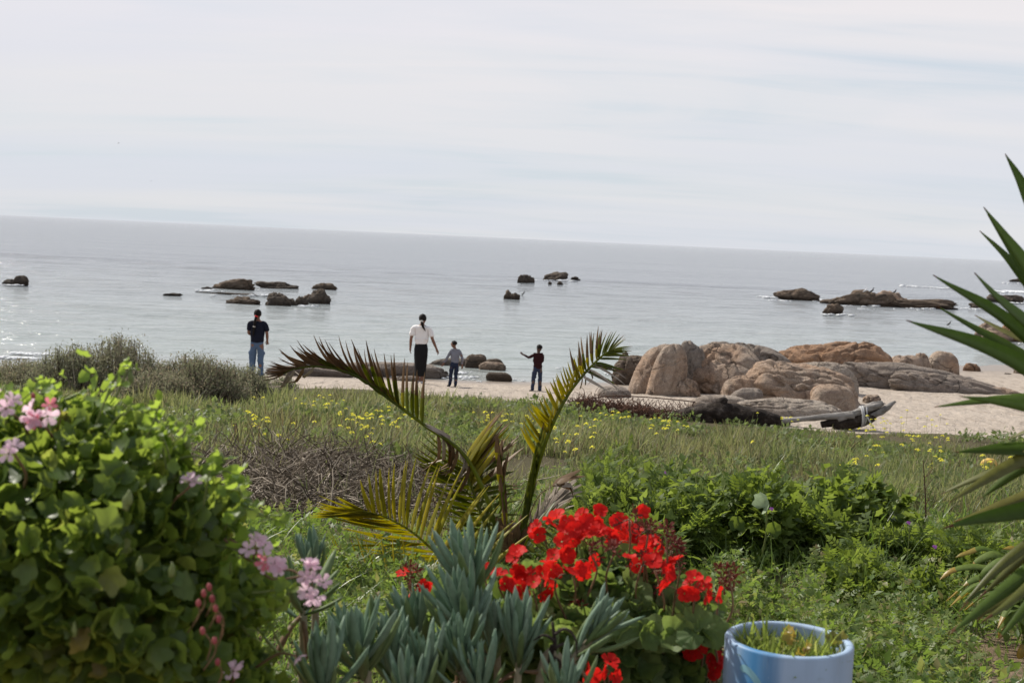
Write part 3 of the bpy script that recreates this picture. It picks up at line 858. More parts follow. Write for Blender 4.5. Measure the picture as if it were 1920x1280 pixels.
def build_foam():
    """thin broken foam round the rocks and along the swash"""
    mb = MB()
    tv, tf = icosphere(1)
    P = []
    for lb, x0, x1, yt, ybs, mt, sd, kw in SEA + NEAR:
        n = int((x1 - x0) * 0.9)
        p0, p1 = at_z(x0, ybs + 1.5), at_z(x1, ybs + 1.5)
        t = rng.random(n) * 1.6 - 0.3
        q = p0 + (p1 - p0) * t[:, None]
        q[:, 1] -= np.abs(rng.normal(0, 0.008, n)) * q[:, 1]
        keep = n2d(q[:, 0], q[:, 1], 0.8, 12) > 0.30
        P.append(q[keep])
    xs = rng.uniform(-14, 3, 2600)
    for off in (0.5, 1.7, 3.1):
        k = rng.random(len(xs)) < 0.6
        x = xs[k]
        y = yw(x) + off + 0.5 * n2d(x, x * 0 + off, 0.5, 31) + rng.normal(0, 0.14, len(x))
        m = n2d(x, y, 0.7, 33) > 0.34
        P.append(np.stack([x[m], y[m], np.zeros(m.sum())], -1))
    # the breaking wave behind the yucca
    for (x0, y0, x1, y1, n) in ((1885, 546, 1935, 549, 260), (1690, 536, 1790, 542, 60), (1855, 545, 1884, 548, 50), (1420, 556, 1466, 559, 30), (1515, 560, 1550, 565, 40)):
        t = rng.random(n)
        q = np.stack([at_z(x0 + (x1 - x0) * a, y0 + (y1 - y0) * a + rng.normal(0, 0.7)) for a in t])
        P.append(q)
    P = np.concatenate(P)
    n = len(P)
    sc = P[:, 1] / 35.0
    s = np.stack([rng.uniform(0.03, 0.11, n) * sc, rng.uniform(0.02, 0.07, n) * sc, rng.uniform(0.006, 0.02, n) * sc], -1)
    M = np.zeros((n, 3, 3)); M[:, 0, 0] = s[:, 0]; M[:, 1, 1] = s[:, 1]; M[:, 2, 2] = s[:, 2]
    P[:, 2] = 0.03
    mb.scatter((tv, [tf]), M, P, rng.random(n))
    tag(obj('foam', mb, MAT['foam']), 'thin white foam around the rocks and along the shore', kind='stuff')


build_foam()


# ------------------------------------------------------------------ birds
def bird(label, px, py, Y, L, mat, flying=False, group=None, z=None):
    c = at(px, py, Y)
    if z is not None:
        c[2] = z
    t = thing('seagull' if mat != 'feather_black' else 'cormorant', label, 'bird', c, group)
    mb = MB()
    if flying:
        pts = np.array([[-0.5, 0, 0], [-0.25, 0, 0.02], [0.1, 0, 0.03], [0.35, 0, 0.04], [0.5, 0, 0.02]]) * L + c
        tube(mb, pts, np.array([0.02, 0.07, 0.10, 0.06, 0.015]) * L, 8)
        obj('body', mb, MAT['feather_white'], t)
        for s in (-1, 1):
            w = MB()
            pts = np.array([[0.1, 0, 0.05], [0.06, s * 0.45, 0.30], [-0.05, s * 0.95, 0.22], [-0.22, s * 1.3, 0.08]]) * L + c
            ribbon(w, spline(pts, 9), np.linspace(0.30, 0.04, 9) * L, (0, 0, 1), 0.1, thick=0.02 * L)
            obj('wing', w, MAT['feather_grey'], t)
    else:
        pts = np.array([[-0.45, 0, 0.16], [-0.2, 0, 0.28], [0.05, 0, 0.42], [0.2, 0, 0.62], [0.22, 0, 0.80], [0.28, 0, 0.90], [0.42, 0, 0.88]]) * L + c
        tube(mb, spline(pts, 16), np.interp(np.linspace(0, 1, 16), [0, .2, .45, .65, .78, .88, 1], np.array([.03, .13, .15, .07, .05, .075, .01]) * L), 8)
        obj('body', mb, MAT[mat], t)
        for s in (-1, 1):
            w = MB()
            tube(w, np.array([[-0.02, s * 0.05, 0.30], [0.0, s * 0.05, -0.08]]) * L + c, 0.02 * L, 5)
            obj('leg', w, MAT['spine'], t)
            w = MB()
            pts = np.array([[0.12, s * 0.12, 0.46], [-0.1, s * 0.15, 0.36], [-0.42, s * 0.07, 0.18]]) * L + c
            ribbon(w, spline(pts, 6), np.array([.1, .2, .24, .2, .12, .03]) * L, (0, s, 0.5), 0.15, thick=0.02 * L)
            obj('wing', w, MAT['feather_grey' if mat == 'feather_white' else mat], t)
    return t


bird('grey and white seagull gliding in the pale sky', 222, 269, 120, 0.22, 'feather_white', True)
bird('tiny distant gull flying just above the horizon haze', 283, 340, 190, 0.22, 'feather_white', True)
bird('white gull standing on the main hump of the bird reef', 1622, 549, at_z(1607, 573)[1] + 1.2, 0.40, 'feather_white')
bird('black cormorant perched on the bird reef beside the white gull', 1634, 550, at_z(1607, 573)[1] + 1.2, 0.45, 'feather_black')
bird('black cormorant perched on the paler back hump of the reef', 1677, 551, at_z(1666, 570)[1] + 1.2, 0.40, 'feather_black')
bird('black cormorant low on open water before the yucca leaves', 1779, 610, at_z(1779, 609)[1], 0.3, 'feather_black', z=-0.06)
bird('tiny dark bird on the water near the brown mid sea rock', 981, 551, at_z(981, 552)[1], 0.3, 'feather_black', z=-0.06)


# ------------------------------------------------------------------ people
def skin_mesh(name, verts, edges, radii, root=0, sub=2, smooth_root=True):
    me = bpy.data.meshes.new(name + '_cage')
    me.from_pydata([tuple(v) for v in verts], edges, [])
    o = bpy.data.objects.new(name + '_cage', me)
    COL.objects.link(o)
    o.modifiers.new('skin', 'SKIN')
    sv = me.skin_vertices[0].data
    for i, r in enumerate(radii):
        sv[i].radius = (r, r) if isinstance(r, float) else r
        sv[i].use_root = (i == root)
    if sub:
        sm = o.modifiers.new('sub', 'SUBSURF')
        sm.levels = sm.render_levels = sub
    dg = bpy.context.evaluated_depsgraph_get()
    res = bpy.data.meshes.new_from_object(o.evaluated_get(dg))
    bpy.data.objects.remove(o)
    bpy.data.meshes.remove(me)
    n = len(res.vertices)
    co = np.zeros(n * 3, np.float32); res.vertices.foreach_get('co', co)
    faces4 = [list(p.vertices) for p in res.polygons if len(p.vertices) == 4]
    faces3 = [list(p.vertices) for p in res.polygons if len(p.vertices) == 3]
    bpy.data.meshes.remove(res)
    return co.reshape(-1, 3).astype(float), [np.array(f) for f in (faces4, faces3) if f]


class Fig:
    """joints in a person's own frame (x right, y ahead, z up, metres), turned and placed in the world"""
    def __init__(s, label, px, py, Y, H, yaw, group='people standing on the beach'):
        p = at(px, py, Y)
        p[2] = float(ground_z(p[0], p[1])) - 0.01
        s.H, s.p = H, p
        c, n = math.cos(yaw), math.sin(yaw)
        s.R = np.array([[c, -n, 0], [n, c, 0], [0, 0, 1]])
        s.root = thing('person', label, 'person', p, group)

    def w(s, q): return np.asarray(q, float) * s.H @ s.R.T + s.p

    def skin(s, name, J, E, mat, parent=None, root=None, sub=2):
        keys = list(J)
        ix = {k: i for i, k in enumerate(keys)}
        v = [s.w(J[k][0]) for k in keys]
        r = [tuple(q * s.H for q in J[k][1]) if isinstance(J[k][1], tuple) else float(J[k][1] * s.H) for k in keys]
        cloth = mat.startswith('cloth')
        co, fl = skin_mesh(name, v, [(ix[a], ix[b]) for a, b in E], r, ix[root] if root else 0, sub + (1 if cloth and sub > 1 else 0))
        if cloth:
            q = co * np.array([9.0, 9.0, 15.0]) / s.H
            k = np.stack([fbm(q + 5.1 * i, 70 + i, 3) for i in range(3)], -1)
            co = co + k * np.array([0.009, 0.009, 0.006]) * s.H
        return obj(name, MB().add(co, fl), MAT[mat], parent or s.root)

    def ball(s, name, c, half, mat, parent=None, cut=None, seed=0, rough=0.0):
        v, f = ICO[4]
        q = v * np.asarray(half)
        if rough:
            q = q * (1 + rough * fbm(v * 3, seed, 3))[:, None]
        if cut is not None:
            q = cut(q)
        return obj(name, MB().add(s.w(q + np.asarray(c)), f), MAT[mat], parent or s.root)

    def tube(s, name, pts, rad, mat, parent=None, n=14, sides=8):
        p = spline(np.array([s.w(q) for q in pts]), n)
        r = np.interp(np.linspace(0, 1, n), np.linspace(0, 1, len(rad)), rad) * s.H
        return obj(name, tube(MB(), p, r, sides), MAT[mat], parent or s.root)

    def loft(s, name, rings, mat, parent=None, seg=28, wob=0.0, seed=0):
        """rings: (centre, rx, ry)"""
        a = np.arange(seg) * 2 * math.pi / seg
        V = []
        for k, (c, rx, ry) in enumerate(rings):
            ww = 1 + wob * k / len(rings) * np.sin(a * 6 + seed + 0.4 * k)
            V.append(s.w(np.stack([c[0] + rx * np.cos(a) * ww, c[1] + ry * np.sin(a) * ww, np.full(seg, c[2])], -1)))
        n = len(rings)
        i = np.arange(n - 1)[:, None] * seg
        j = np.arange(seg)[None]; k = (j + 1) % seg
        fa = np.stack([i + j, i + k, i + seg + k, i + seg + j], -1).reshape(-1, 4)
        mb = MB().add(np.concatenate(V), [fa, np.array([np.arange(seg), (n - 1) * seg + np.arange(seg)])])
        return obj(name, mb, MAT[mat], parent or s.root)


def hand(J, E, side, wrist, d, bend, tag_):
    """palm, four unequal bent fingers and a thumb from the side of the palm"""
    d = np.asarray(d, float); d /= np.linalg.norm(d)
    b = np.asarray(bend, float); b -= d * (b @ d); b /= np.linalg.norm(b)       # where the fingers curl to
    s = np.cross(d, b)
    w = np.asarray(wrist, float)
    palm = w + d * 0.038
    J[tag_ + 'palm'] = (palm, (0.017, 0.011))
    E.append((tag_ + 'wrist', tag_ + 'palm'))
    for k, (o, L) in enumerate(((-0.018, 0.040), (-0.006, 0.047), (0.006, 0.045), (0.018, 0.036))):
        b0 = palm + d * 0.014 + s * o
        b1 = b0 + d * L * 0.5 + b * L * 0.10
        b2 = b1 + d * L * 0.36 + b * L * 0.32
        for q, (pp, rr) in enumerate(((b0, 0.0058), (b1, 0.0054), (b2, 0.0042))):
            J[f'{tag_}f{k}{q}'] = (pp, rr)
        E += [(tag_ + 'palm', f'{tag_}f{k}0'), (f'{tag_}f{k}0', f'{tag_}f{k}1'), (f'{tag_}f{k}1', f'{tag_}f{k}2')]
    t0 = w + d * 0.018 - s * 0.020 * side
    t1 = t0 + d * 0.022 - s * 0.012 * side + b * 0.008
    J[tag_ + 't0'] = (t0, 0.0072); J[tag_ + 't1'] = (t1, 0.0052)
    E += [(tag_ + 'wrist', tag_ + 't0'), (tag_ + 't0', tag_ + 't1')]


def body(fig, skin, arms, legs, look=(0, 0, 0), child=False, lean=(0, 0)):
    """one continuous body; arms/legs: dict side -> joint positions (fractions of height)"""
    hs = 1.22 if child else 1.0
    sh = 0.098 if not child else 0.092
    lx, ly = lean
    J, E = {}, []
    J['pelvis'] = ((0, 0, 0.52), (0.066, 0.05))
    J['waist'] = ((lx * .3, ly * .3, 0.60), (0.06, 0.045))
    J['chest'] = ((lx * .7, ly * .7, 0.72), (0.07, 0.052))
    J['collar'] = ((lx * .95, ly * .95, 0.795 if not child else 0.775), (0.05, 0.042))
    nz = 0.84 if not child else 0.81
    J['neck'] = ((lx, ly, nz), 0.028)
    hx, hy = lx + look[0], ly + look[1]
    J['jaw'] = ((hx * 1.0, hy + 0.012, nz + 0.04 * hs), 0.034 * hs)
    J['face'] = ((hx, hy + 0.012, nz + 0.075 * hs), 0.046 * hs)
    J['skull'] = ((hx - look[0] * .2, hy - 0.004, nz + 0.105 * hs), 0.047 * hs)
    E += [('pelvis', 'waist'), ('waist', 'chest'), ('chest', 'collar'), ('collar', 'neck'), ('neck', 'jaw'), ('jaw', 'face'), ('face', 'skull')]
    f = np.array([look[2], math.sqrt(max(0.0, 1 - look[2] ** 2)), 0.0])     # which way the face looks
    rt = np.array([f[1], -f[0], 0])
    fc = np.array(J['face'][0])
    J['nose'] = (tuple(fc + f * 0.058 * hs + np.array([0, 0, -0.006])), 0.007 * hs)
    E.append(('face', 'nose'))
    for sd in (-1, 1):
        J[f'ear{sd}'] = (tuple(fc + rt * sd * 0.052 * hs - f * 0.012 + np.array([0, 0, -0.002])), (0.006 * hs, 0.014 * hs))
        E.append(('face', f'ear{sd}'))
    for sd in (-1, 1):
        n = 'l' if sd < 0 else 'r'
        A, L = arms[sd], legs[sd]
        J[n + 'shoulder'] = (A[0], 0.033); J[n + 'elbow'] = (A[1], 0.023); J[n + 'wrist'] = (A[2], 0.0155)
        m1 = tuple((np.array(A[0]) * 0.5 + np.array(A[1]) * 0.5)); m2 = tuple((np.array(A[1]) * 0.6 + np.array(A[2]) * 0.4))
        J[n + 'uarm'] = (m1, 0.028); J[n + 'farm'] = (m2, 0.023)
        E += [('collar', n + 'shoulder'), (n + 'shoulder', n + 'uarm'), (n + 'uarm', n + 'elbow'), (n + 'elbow', n + 'farm'), (n + 'farm', n + 'wrist')]
        hand(J, E, sd, A[2], np.array(A[2]) - np.array(A[1]), A[3], n)
        J[n + 'hip'] = (L[0], 0.052); J[n + 'knee'] = (L[1], 0.034); J[n + 'calf'] = (tuple(np.array(L[1]) * 0.65 + np.array(L[2]) * 0.35 + np.array([0, -0.008, 0])), 0.034)
        J[n + 'ankle'] = (L[2], 0.022); J[n + 'toe'] = (L[3], (0.022, 0.014)); J[n + 'thigh'] = (tuple(np.array(L[0]) * 0.5 + np.array(L[1]) * 0.5), 0.046)
        E += [('pelvis', n + 'hip'), (n + 'hip', n + 'thigh'), (n + 'thigh', n + 'knee'), (n + 'knee', n + 'calf'), (n + 'calf', n + 'ankle'), (n + 'ankle', n + 'toe')]
    fig.skin('body', J, E, skin, root='pelvis')
    # eyes and mouth
    for sd in (-1, 1):
        c = fc + f * 0.050 * hs + rt * sd * 0.019 * hs + np.array([0, 0, 0.010])
        fig.ball('eye', c, (0.006, 0.006, 0.005), 'hair_black')
    c = fc + f * 0.047 * hs + np.array([0, 0, -0.028 * hs])
    fig.ball('mouth', c, (0.012, 0.008, 0.004), 'red_band' if skin == 'x' else 'dead_petal')
    return J, hs, nz, f


def upper_cloth(fig, name, mat, J, sleeve, hem=0.5, slack=1.25, cuff_open=1.25, lean=(0, 0), wide=1.0, child=False):
    lx, ly = lean
    K, E = {}, []
    zc = 0.79 if not child else 0.77
    K['hem'] = ((0, -0.002, hem - 0.035), (0.098 * wide, 0.072))
    K['belly'] = ((lx * .3, ly * .3, hem + 0.09), (0.096 * wide, 0.068))
    K['chest'] = ((lx * .7, ly * .7, 0.715), (0.106, 0.072))
    K['yoke'] = ((lx * .95, ly * .95, zc), (0.078, 0.056))
    K['collar'] = ((lx, ly, zc + 0.032), (0.036, 0.036))
    E += [('hem', 'belly'), ('belly', 'chest'), ('chest', 'yoke'), ('yoke', 'collar')]
    for n in 'lr':
        s, m, e, w = (np.array(J[n + k][0]) for k in ('shoulder', 'uarm', 'elbow', 'wrist'))
        K[n + 's'] = (s + np.array([0, 0, 0.0]), 0.037 * slack / 1.15)
        E.append(('yoke', n + 's'))
        if sleeve == 'short':
            K[n + 'c'] = (s + (e - s) * 0.80, 0.034 * cuff_open)
            E.append((n + 's', n + 'c'))
        else:
            K[n + 'm'] = (m, 0.033 * slack / 1.15); K[n + 'e'] = (e, 0.028 * slack / 1.15); K[n + 'c'] = (e + (w - e) * 0.92, 0.0205 * slack / 1.15)
            E += [(n + 's', n + 'm'), (n + 'm', n + 'e'), (n + 'e', n + 'c')]
    return fig.skin(name, K, E, mat, root='chest')


def trousers(fig, mat, J, wide=1.2, bottom=0.03, waist=0.565):
    K, E = {}, []
    K['waist'] = ((0, -0.002, waist), (0.082, 0.060)); K['seat'] = ((0, -0.008, 0.505), (0.088, 0.068))
    E.append(('waist', 'seat'))
    for n in 'lr':
        h, t, k, a = (np.array(J[n + q][0]) for q in ('hip', 'thigh', 'knee', 'ankle'))
        K[n + 'h'] = (h - np.array([0, 0, 0.03]), 0.055); K[n + 't'] = (t, 0.047 * wide); K[n + 'k'] = (k, 0.039 * wide)
        K[n + 'c'] = ((k + a) / 2, 0.036 * wide); K[n + 'a'] = (a - np.array([0, 0, 0.045 - bottom]), 0.033 * wide)
        E += [('seat', n + 'h'), (n + 'h', n + 't'), (n + 't', n + 'k'), (n + 'k', n + 'c'), (n + 'c', n + 'a')]
    return fig.skin('trousers', K, E, mat, root='seat')


def shoes(fig, mat, J):
    for n in 'lr':
        a, t = np.array(J[n + 'ankle'][0]), np.array(J[n + 'toe'][0])
        K = {'heel': (a + np.array([0, 0, -0.018]) - (t - a) * 0.18 * np.array([1, 1, 0]), 0.021), 'mid': ((a + t) / 2 + np.array([0, 0, -0.008]), (0.024, 0.020)), 'toe': (t + np.array([0, 0, 0.002]), (0.024, 0.016))}
        fig.skin('shoe', K, [('heel', 'mid'), ('mid', 'toe')], mat)


def cap_cut(f, k=0.25, low=-0.5):
    """keep the hair off the face: pull the front-lower part of the cap inside the head"""
    f = np.asarray(f)
    def g(q):
        r = np.linalg.norm(q, axis=1, keepdims=True)
        d = q / np.maximum(r, 1e-9)
        front = d @ f
        m = np.clip((front - 0.15) * 3, 0, 1) * np.clip((0.45 - d[:, 2]) * 3, 0, 1)
        m = np.maximum(m, np.clip((low - d[:, 2]) * 4, 0, 1))
        return q * (1 - 0.35 * m)[:, None]
    return g


def legs_std(gap=0.05, spread=0.0, kx=(0, 0), toe=0.085, toeout=0.02):
    d = {}
    for sd in (-1, 1):
        d[sd] = ((sd * 0.050, 0, 0.495), (sd * (gap + spread * .5) + kx[0], 0.008 + kx[1], 0.275), (sd * (gap + spread), -0.01, 0.045), (sd * (gap + spread + toeout), toe, 0.016))
    return d


def woman_navy():
    f = Fig('person in navy t-shirt and blue jeans with a long plait, standing behind the scrub', 480, 716, 31.6, 1.66, R_(3))
    arms = {-1: ((-0.108, 0, 0.79), (-0.130, 0.02, 0.645), (-0.075, 0.12, 0.60), (1, 0.2, 0)),
            1: ((0.108, 0, 0.79), (0.137, -0.005, 0.640), (0.132, 0.085, 0.535), (-0.3, 1, 0))}
    J, hs, nz, fd = body(f, 'skin_brown', arms, legs_std(0.055, 0.006), look=(-0.004, 0, 0.12))
    upper_cloth(f, 'shirt', 'cloth_navy', J, 'short', hem=0.505, wide=1.05)
    trousers(f, 'cloth_denim', J, 1.22, 0.02)
    shoes(f, 'shoe_dark', J)
    for sd in (-1, 1):
        f.skin('pocket', {'a': ((sd * 0.092, -0.004, 0.40), (0.010, 0.030)), 'b': ((sd * 0.091, -0.004, 0.335), (0.010, 0.030))}, [('a', 'b')], 'cloth_denim', sub=1)
    hr = f.ball('hair', (-0.004, -0.010, nz + 0.090), (0.053, 0.060, 0.062), 'hair_black', cut=cap_cut(fd), rough=0.05)
    f.tube('plait', [(-0.012, -0.062, nz + 0.07), (-0.028, -0.070, nz), (-0.040, -0.072, 0.74), (-0.048, -0.074, 0.66), (-0.050, -0.072, 0.61)], [0.020, 0.018, 0.017, 0.015, 0.005], 'hair_black', hr)
    f.tube('hair_band', [(-0.014, -0.064, nz + 0.062), (-0.018, -0.068, nz + 0.045)], [0.024, 0.024], 'red_band', hr, 4)
    f.tube('hair_tie', [(-0.040, -0.073, 0.752), (-0.041, -0.073, 0.740)], [0.019, 0.019], 'pale_band', hr, 4)


def woman_white():
    f = Fig('person in white t-shirt and long black skirt with a low ponytail, back turned', 787, 719, 31.9, 1.70, R_(-4))
    arms = {-1: ((-0.112, 0, 0.79), (-0.148, -0.008, 0.635), (-0.158, 0.030, 0.505), (1, 0.3, 0)),
            1: ((0.112, 0, 0.785), (0.160, -0.015, 0.635), (0.215, 0.030, 0.505), (-1, 0.3, 0))}
    J, hs, nz, fd = body(f, 'skin_brown', arms, legs_std(0.035, -0.008), look=(0.006, 0, 0.1))
    upper_cloth(f, 'shirt', 'cloth_white', J, 'short', hem=0.545, wide=1.0, slack=1.3, cuff_open=1.35)
    f.loft('skirt', [((0, 0, .60), .070, .055), ((0, -.004, .565), .084, .066), ((0, -.006, .50), .098, .078), ((0, -.004, .40), .096, .076), ((0, 0, .30), .088, .070), ((0, 0, .20), .080, .064), ((-.002, 0, .13), .077, .062), ((-.002, 0, .112), .074, .060), ((-.002, 0, .113), .060, .05)], 'cloth_black', wob=0.05)
    shoes(f, 'shoe_pale', J)
    hr = f.ball('hair', (0.006, -0.012, nz + 0.088), (0.053, 0.060, 0.064), 'hair_black', cut=cap_cut(fd), rough=0.05)
    f.ball('hair_tie', (0.004, -0.070, nz + 0.048), (0.022, 0.014, 0.020), 'pale_band', hr)
    f.tube('ponytail', [(0.004, -0.070, nz + 0.04), (0.014, -0.080, nz + 0.005), (0.035, -0.078, 0.80), (0.062, -0.070, 0.755)], [0.016, 0.020, 0.015, 0.003], 'hair_black', hr)


def boy_grey():
    f = Fig('child in grey long sleeved top and dark blue trousers looking down to the side', 851, 725, 31.4, 1.12, R_(14))
    arms = {-1: ((-0.094, 0.015, 0.755), (-0.155, 0.035, 0.62), (-0.225, 0.09, 0.49), (0.2, 1, 0)),
            1: ((0.094, -0.005, 0.755), (0.155, -0.03, 0.615), (0.165, 0.01, 0.47), (-0.3, 1, 0))}
    legs = {-1: ((-0.05, 0.0, 0.485), (-0.07, 0.03, 0.27), (-0.095, -0.02, 0.045), (-0.13, 0.06, 0.016)),
            1: ((0.05, 0.0, 0.485), (0.035, 0.03, 0.27), (0.03, -0.03, 0.045), (0.02, 0.06, 0.016))}
    J, hs, nz, fd = body(f, 'skin_brown', arms, legs, look=(-0.03, 0.02, -0.75), child=True, lean=(0.0, 0.03))
    upper_cloth(f, 'shirt', 'cloth_grey', J, 'long', hem=0.50, slack=1.2, lean=(0.0, 0.03), child=True)
    trousers(f, 'cloth_dark_blue', J, 1.12, 0.02)
    shoes(f, 'shoe_dark', J)
    f.ball('hair', (-0.024, 0.040, nz + 0.108), (0.064, 0.066, 0.062), 'hair_black', cut=cap_cut(fd, low=-0.25), rough=0.06)


def boy_maroon():
    f = Fig('child in dark maroon top and navy trousers pointing one arm out to the side', 1006, 734, 30.8, 1.13, R_(6))
    arms = {-1: ((-0.088, 0.0, 0.755), (-0.190, 0.03, 0.70), (-0.292, 0.07, 0.755), (0.1, 1, 0.3)),
            1: ((0.09, 0.0, 0.75), (0.10, 0.055, 0.63), (0.06, 0.13, 0.60), (-1, 0.4, 0))}
    legs = {-1: ((-0.05, 0.0, 0.485), (-0.075, 0.0, 0.27), (-0.088, -0.01, 0.045), (-0.150, 0.04, 0.016)),
            1: ((0.05, 0.0, 0.485), (0.058, 0.0, 0.27), (0.066, -0.01, 0.045), (0.03, 0.07, 0.016))}
    J, hs, nz, fd = body(f, 'skin_dark', arms, legs, look=(0.012, 0.0, -0.55), child=True)
    upper_cloth(f, 'shirt', 'cloth_maroon', J, 'long', hem=0.475, slack=1.2, child=True)
    trousers(f, 'cloth_dark_blue', J, 1.15, 0.02)
    shoes(f, 'shoe_dark', J)
    f.ball('hair', (0.016, -0.006, nz + 0.110), (0.063, 0.068, 0.062), 'hair_black', cut=cap_cut(fd, low=-0.25), rough=0.04)


woman_navy(); woman_white(); boy_grey(); boy_maroon()


# ------------------------------------------------------------------ driftwood, rope, wire panel
def driftwood():
    D = 25.2
    t = thing('driftwood_log', 'dark weathered driftwood log lying between the grass and the sand', 'log', on_ground(at(1400, 790, D)[0], D))
    def knotty(pts, rad, mat, name, sides=26, n=70, amp=0.26, seed=0, flat=0.85):
        p = spline(pts, n)
        r = np.interp(np.linspace(0, 1, n), np.linspace(0, 1, len(rad)), rad)
        mb = MB()
        tube(mb, p, r, sides)
        v = mb.v[-1]
        c = np.repeat(p, sides, 0)
        o = v - c
        k = 1 + amp * 0.62 * fbm(np.stack([v[:, 0] * 1.1, v[:, 1] * 4, v[:, 2] * 4], -1), seed, 4) + amp * 0.7 * (0.5 - np.abs(fbm(np.stack([v[:, 0] * 2.6, v[:, 1] * 14, v[:, 2] * 14], -1), seed + 9, 3)))
        o = o * k[:, None]; o[:, 2] *= flat
        mb.v[-1] = c + o
        return obj(name, mb, MAT[mat], t)
    P = lambda x, y, d=D: at(x, y, d)
    knotty([P(1240, 786), P(1290, 784), P(1345, 778), P(1390, 782), P(1440, 788), P(1480, 794, D + .1)], [0.10, 0.235, 0.285, 0.24, 0.19, 0.05], 'driftwood_dark', 'trunk', seed=3)
    knotty([P(1318, 778), P(1340, 764), P(1358, 751), P(1364, 748)], [0.17, 0.15, 0.085, 0.03], 'driftwood_dark', 'knot', n=30, seed=5, amp=0.3)
    knotty([P(1425, 793), P(1500, 786), P(1560, 780), P(1600, 778)], [0.07, 0.05, 0.07, 0.11], 'driftwood_grey', 'branch', n=24, seed=6)
    knotty([P(1562, 798), P(1600, 790), P(1630, 782), P(1643, 776)], [0.11, 0.15, 0.12, 0.04], 'driftwood_dark', 'branch', n=40, seed=8, amp=0.4)
    knotty([P(1570, 788), P(1610, 772), P(1640, 760), P(1655, 755)], [0.08, 0.075, 0.085, 0.05], 'driftwood_grey', 'branch', n=40, seed=9, amp=0.45)
    knotty([P(1590, 790), P(1622, 776), P(1640, 768), P(1652, 766)], [0.07, 0.06, 0.04, 0.015], 'driftwood_dark', 'branch', n=40, seed=12, amp=0.4)
    knotty([P(1540, 796), P(1580, 790), P(1610, 786), P(1632, 790)], [0.06, 0.08, 0.07, 0.03], 'driftwood_dark', 'branch', n=40, seed=13, amp=0.4)
    knotty([P(1625, 786), P(1650, 772), P(1668, 760), P(1679, 752)], [0.075, 0.065, 0.05, 0.02], 'driftwood_grey', 'branch', n=40, seed=10, amp=0.4)
    r = thing('rope', 'pale grey rope wound round the branched end of the driftwood', 'rope', P(1615, 785))
    for k in range(4):
        a = np.linspace(0, 2 * math.pi, 26)
        c = P(1611 + k * 4.2, 781 - k * 0.6)
        pts = c + np.stack([0.04 * np.sin(a * 0.5 + k), 0.17 * np.sin(a), 0.185 * np.cos(a)], -1)
        obj('loop', tube(MB(), pts, 0.017, 6), MAT['rope'], r)
    obj('loose_end', tube(MB(), spline([P(1624, 778, D - .2), P(1632, 792, D - .2), P(1638, 803, D - .22)], 12), 0.015, 6), MAT['rope'], r)


driftwood()


def wire_panel():
    D = 25.9
    t = thing('wire_panel', 'rusty wire netting panel sagging beside the driftwood log', 'wire netting', on_ground(at(1180, 790, D)[0], D))
    c = [at(1072, 752, D), at(1160, 742, D + .1), at(1292, 752, D), at(1299, 759, D), at(1298, 806, D)]
    obj('frame', tube(MB(), spline(c, 40), 0.012, 6), MAT['rusty_wire'], t)
    obj('frame', tube(MB(), spline([at(1075, 770, D), at(1160, 765, D + .1), at(1240, 769, D), at(1297, 772, D)], 30), 0.010, 6), MAT['rusty_wire'], t)
    mb = MB()
    def pt(u, v):
        x = 1076 + u * 220
        top = np.interp(x, [1072, 1160, 1292], [752, 743, 753])
        return at(x + 3 * math.sin(v * 9 + u * 5), top + v * 54, D + 0.10 * math.sin(u * 9) * v)
    nu, nv = 22, 6
    for i in range(nu):
        for j in range(nv):
            u0 = (i + 0.5 * (j % 2)) / nu
            for s in (-0.5, 0.5):
                u1 = u0 + s / nu
                if 0 <= u1 <= 1 and rng.random() > 0.06:
                    a, b = pt(u0, j / nv), pt(u1, (j + 1) / nv)
                    m = (a + b) / 2 + rng.normal(0, 0.012, 3)
                    tube(mb, np.array([a, m, b]), 0.0055, 4, rng.random(), cap=False)
    obj('netting', mb, MAT['rusty_wire'], t)


wire_panel()


# ------------------------------------------------------------------ leaf shapes (small meshes used many times)
def fan_leaf(lobes, n, depth, ripple=0.0, cup=0.12, notch=0.0, seed=0, sharp=1.0, cheap=False):
    """lobed round leaf lying in XY, stalk at the origin, tip along +Y, about 1 across"""
    a = np.linspace(0, 2 * math.pi, n, endpoint=False)
    th = a - math.pi                              # 0 at tip
    rr = 0.5 * (1 - depth * (0.5 - 0.5 * np.cos(a * lobes)) ** sharp)
    rr = rr * (1 - notch * np.exp(-((np.abs(th) - math.pi) / 0.35) ** 2))
    x, y = rr * np.sin(th), rr * np.cos(th) + 0.18
    z = cup * (rr / 0.5) ** 2 * 0.5 + ripple * np.sin(a * lobes + seed)
    m = np.stack([x * 0.55, (y - 0.1) * 0.55 + 0.06, z * 0.3 - 0.01], -1)
    o = np.stack([x, y, z], -1)
    j = np.arange(n); k = (j + 1) % n
    tri = np.stack([np.zeros(n, int), 1 + j, 1 + k], -1)
    if cheap:
        return np.vstack([[[0, 0.03, -0.02]], o]), [tri]
    v = np.vstack([[[0, 0.03, -0.02]], m, o])
    quad = np.stack([1 + j, 1 + n + j, 1 + n + k, 1 + k], -1)
    return v, [tri, quad]


def blade(seg=4, w=0.06, bend=0.3, fold=0.2):
    """upright blade of height 1 (along +Y), leaning to +Z"""
    t = np.linspace(0, 1, seg)
    y = t * (1 - 0.12 * bend * t); z = bend * t * t
    hw = w * 0.5 * np.clip(1.15 - t ** 2.2 * 1.1, 0.04, 1)
    L = np.stack([-hw, y, z + fold * hw], -1); Rr = np.stack([hw, y, z + fold * hw], -1)
    v = np.stack([L, Rr], 1).reshape(-1, 3)
    i = np.arange(seg - 1)[:, None] * 2
    return v, [i + np.array([[0, 1, 3, 2]])]


